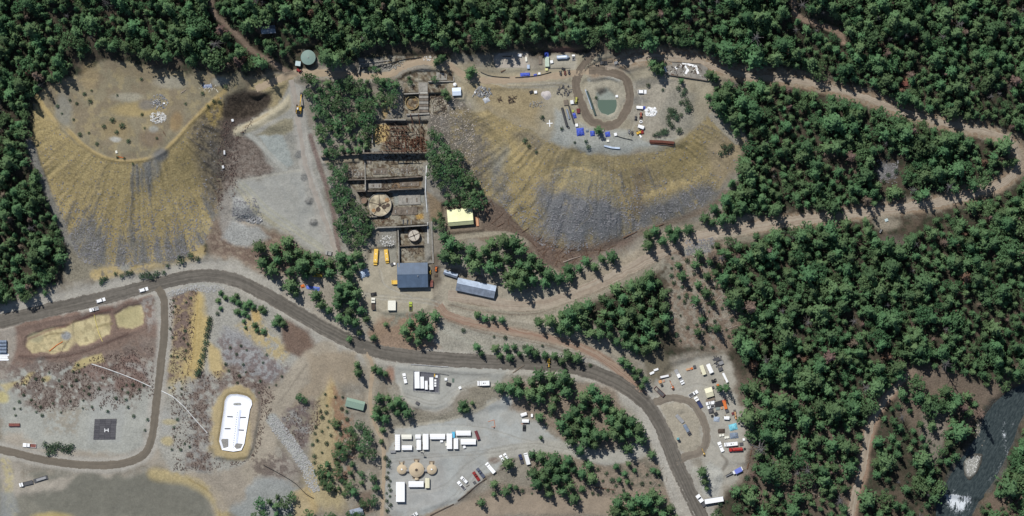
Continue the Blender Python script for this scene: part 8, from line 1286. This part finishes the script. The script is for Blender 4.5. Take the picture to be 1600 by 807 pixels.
# fallen and stacked logs
for i in range(6): log((801+i*1.6,628-i*.6),(811+i*1.6,618.5-i*.3),.42,'grey log in the stack at the head of the camp clearing','logs stacked by the camp'); 
for i in range(5): log((801+i*2.2,583-i*1.6),(811+i*2.2,577-i*1.6),.4,'long log in the pile beside the haul road bend','logs piled by the haul road',WOOD)
log((1167.5,733),(1178,688),.55,'long brown log lying upright beside the red tanker',None,BROWNL); log((930,762),(962,766),.5,'brown log at the right end of the wood below the camp road',None,BROWNL); log((1446,698),(1474,672),.45,'pale log under the trees near the river',None); log((1560,592),(1567,572),.5,'brown log on the sandy bank above the river',None,BROWNL); log((841,425),(856,417),.5,'tan log below the grey talus near the hillside road',None); log((880,410),(908,400),.5,'pale log along the toe of the right pile',None); log((974,372),(996,362),.55,'dark log on the bank below the grey talus',None,BROWNL); log((1018,357),(1038,350),.5,'dark log at the foot of the right pile',None,BROWNL)
rl = random.Random(9)
def strew(P, n, L0, L1, r, lab, grp, m, seed):
    rr = random.Random(seed); pts = poisson(P, 7, seed, (), n)
    for a, b in pts: an = rr.gauss(.9, .7); L = rr.uniform(L0, L1); log((a, b), (a+math.cos(an)*L, b-math.sin(an)*L), r*rr.uniform(.7, 1.2), lab, grp, m)
strew([(1090,470),(1150,450),(1170,480),(1140,520),(1100,510)], 16, 10, 24, .32, 'bleached log strewn on the open brown slope above the yard', 'logs on the brown slope', LOGW, 301); strew([(1160,620),(1210,640),(1300,690),(1320,760),(1250,800),(1180,780),(1160,700)], 34, 8, 20, .32, 'bleached log strewn in the sparse forest beside the yard', 'logs in the sparse forest', LOGW, 302); strew([(835,375),(900,395),(960,385),(930,402),(870,420),(840,405)], 26, 8, 18, .26, 'brown log in the logged strip below the grey talus', 'logs below the grey talus', BROWNL, 303); strew([(960,730),(1040,720),(1050,755),(1000,770),(970,765)], 14, 7, 14, .25, 'pale log on the logged patch inside the bend', 'logs inside the bend', LOGW, 304); strew([(755,310),(790,330),(820,365),(780,360),(755,345)], 12, 8, 18, .28, 'brown log on the cleared slope right of the yellow shed', 'logs right of the yellow shed', BROWNL, 305)

# ------------------------------------------------------------------ loose rock: talus on the pile faces, the rock drain and scrub litter
def rocks(name, P, n, s0, s1, seed, m, label, weight=None, flat=.6):
    rng = np.random.default_rng(seed); x0, y0, x1, y1 = bbox(P); U = rng.uniform(x0, x1, n*6); V = rng.uniform(y0, y1, n*6); ok = poly_sd(P, U, V) < 0
    if weight is not None: ok &= rng.random(len(U)) < weight(U, V)
    U = U[ok][:n]; V = V[ok][:n]; C = grounds(U, V); k = len(U); S_ = rng.uniform(s0, s1, k)*rng.uniform(.6, 1, k); base = np.array([(-1,-1,-.6),(1,-1,-.6),(1,1,-.6),(-1,1,-.6),(-.7,-.6,.7),(.7,-.7,.6),(.6,.7,.8),(-.6,.6,.6)])
    th = rng.uniform(0, 6.28, k); J = base[None]*(1+rng.normal(0, .22, (k, 8, 3))); J = J*S_[:, None, None]*.5; c, s = np.cos(th)[:, None], np.sin(th)[:, None]; X = J[..., 0]*c-J[..., 1]*s; Y = J[..., 0]*s+J[..., 1]*c; W_ = np.stack([X, Y, J[..., 2]*flat+S_[:, None]*.08], -1)+C[:, None]
    F = np.array([(3,2,1,0),(4,5,6,7),(0,1,5,4),(1,2,6,5),(2,3,7,6),(3,0,4,7)])[None]+8*np.arange(k)[:, None, None]
    o = link_mesh(name, W_.reshape(-1, 3), F.reshape(-1, 4), m); return meta(o, label, 'rocks', None, 'stuff')
M_ROCK = mat('grey_talus_rock', (0.205,0.20,0.205), .95, noise=.35, scale=.25, spec=.1, srgb=False); M_TANR = mat('tan_rock', (0.34,0.30,0.25), .95, noise=.3, scale=.3, spec=.1, srgb=False)
rocks('talus_rocks', LFACE, 3000, .4, 1.3, 401, M_ROCK, 'grey talus rocks on the lower face of the left pile', lambda u, v: sstep(270, 400, v)*.9*(.3+.7*(vnoise(u/12, v/30, 7) > .45)) + .05)
rocks('talus_rocks', RFACE, 4000, .4, 1.3, 402, M_ROCK, 'grey talus rocks on the lower face of the right pile', lambda u, v: sstep(255, 350, v)*.9*(.3+.7*(vnoise(u/12, v/30, 8) > .42)) + .05)
rocks('drain_rocks', [(424,650),(436,655),(456,680),(474,705),(490,730),(500,768),(484,770),(470,735),(452,708),(434,684),(420,668)], 900, .7, 1.6, 403, mat('pale_rock', (0.34,0.335,0.32), .95, noise=.25, spec=.1, srgb=False), 'pale rocks filling the drain between scrub and grove'); rocks('slope_rocks', [(672,150),(735,160),(745,230),(738,300),(705,250),(672,200)], 700, .5, 1.3, 404, M_TANR, 'loose stones on the slope right of the ruin'); rocks('road_edge_rocks', [(262,456),(300,446),(340,446),(350,452),(330,458),(300,454),(266,464)], 260, .7, 1.6, 405, mat('pale_rock', None), 'pale stones along the bend of the haul road'); rocks('river_stones', [(1508,723),(1525,711),(1533,713),(1525,737),(1514,746)], 130, .4, 1.0, 410, PALE, 'pale stones on the gravel bar in the river'); rocks('river_stones', [(1524,664),(1548,655),(1552,690),(1540,708),(1526,700)], 300, .5, 1.4, 406, M_TANR, 'stones in the shallows above the gravel bar'); rocks('road_edge_rocks', [(1070,376),(1120,370),(1112,394),(1074,400)], 260, .6, 1.5, 407, M_ROCK, 'grey stones below the hillside road'); rocks('pit_rocks', [(366,312),(400,310),(410,340),(380,350),(362,338)], 220, .6, 1.5, 408, M_ROCK, 'grey stones at the edge of the gravel pit'); rocks('clearing_rocks', [(1370,250),(1404,252),(1402,288),(1372,284)], 160, .6, 1.5, 409, M_ROCK, 'grey stones in the clearing of the right forest')
M_SCRUB = mat('scrub_twigs', (0.20,0.145,0.125), .95, noise=.4, scale=.3, spec=.1, srgb=False)
def scrub(P, n, seed, label, patch=None):
    rng = np.random.default_rng(seed); x0, y0, x1, y1 = bbox(P); U = rng.uniform(x0, x1, n*8); V = rng.uniform(y0, y1, n*8); ok = poly_sd(P, U, V) < 0; ok &= (fbm(U/9, V/9, 20, 4) > .46) & (poly_sd(RIM, U, V) > 6); U = U[ok][:n]; V = V[ok][:n]; C = grounds(U, V); Vv = []; F = []
    for c in C:
        for k in range(3): a = rng.uniform(0, 6.28); r = rng.uniform(.3, .9); h = rng.uniform(.3, .8); q = len(Vv); Vv += [(c[0], c[1], c[2]-.05), (c[0]+r*math.cos(a), c[1]+r*math.sin(a), c[2]+h*.6), (c[0]+r*.7*math.cos(a+1.1), c[1]+r*.7*math.sin(a+1.1), c[2]+h), (c[0]-.2*r*math.cos(a), c[1]-.2*r*math.sin(a), c[2]+h*.8)]; F += [(q, q+1, q+2), (q, q+2, q+3)]
    o = link_mesh('dry_scrub', Vv, F, M_SCRUB); return meta(o, label, 'scrub', None, 'stuff')
scrub([(20,600),(60,575),(140,560),(240,540),(240,620),(180,640),(60,645)], 1500, 501, 'brown dry scrub over the flat above the helipad'); scrub([(264,466),(310,452),(300,560),(290,600),(330,580),(400,580),(430,620),(400,720),(330,735),(270,735)], 1700, 502, 'brown dry scrub over the triangle right of the side road'); scrub([(440,650),(500,625),(505,655),(470,700)], 250, 503, 'brown dry scrub above the rock drain'); scrub([(345,190),(400,184),(372,230),(372,300),(345,330),(335,300)], 500, 504, 'dark brown brush on the slope beside the gravel pit')

# ------------------------------------------------------------------ the forest mass and its undergrowth
mass('forest', FORESTS, 'dense dark green conifer forest covering the slopes round the mine')
UND = []; ru = random.Random(61)
for P, r, kp in ((F_TOP, 12, .6), (F_MIDR, 12, .6), (F_RIGHT, 12, .6), (F_SPARSE, 10, .5), ([(1390,620),(1530,615),(1505,695),(1455,800),(1450,900),(1350,900),(1345,800),(1362,720)], 9, .55), ([(1604,652),(1750,600),(1750,900),(1524,900),(1528,800),(1545,775),(1584,705)], 10, .6), ([(1040,400),(1120,390),(1160,480),(1150,540),(1060,545)], 10, .3), ([(780,600),(990,640),(1000,700),(880,690)], 12, .3), ([(830,710),(930,722),(1050,740),(1060,800),(840,770)], 11, .3)):
    UND += [(a, b, ru.uniform(1.8, 5.5), 'shrub') for a, b in poisson(P, r, 900+len(UND), [('line', TRACKR, 8), ('line', UPPER, 10), ('line', TOPTRAIL, 4), ('line', RTRAIL, 5), ('line', MIDROAD, 10), ('line', BOTROAD, 14)], tries=6) if ru.random() < kp]
mass('undergrowth', UND, 'low green undergrowth between the forest trees')
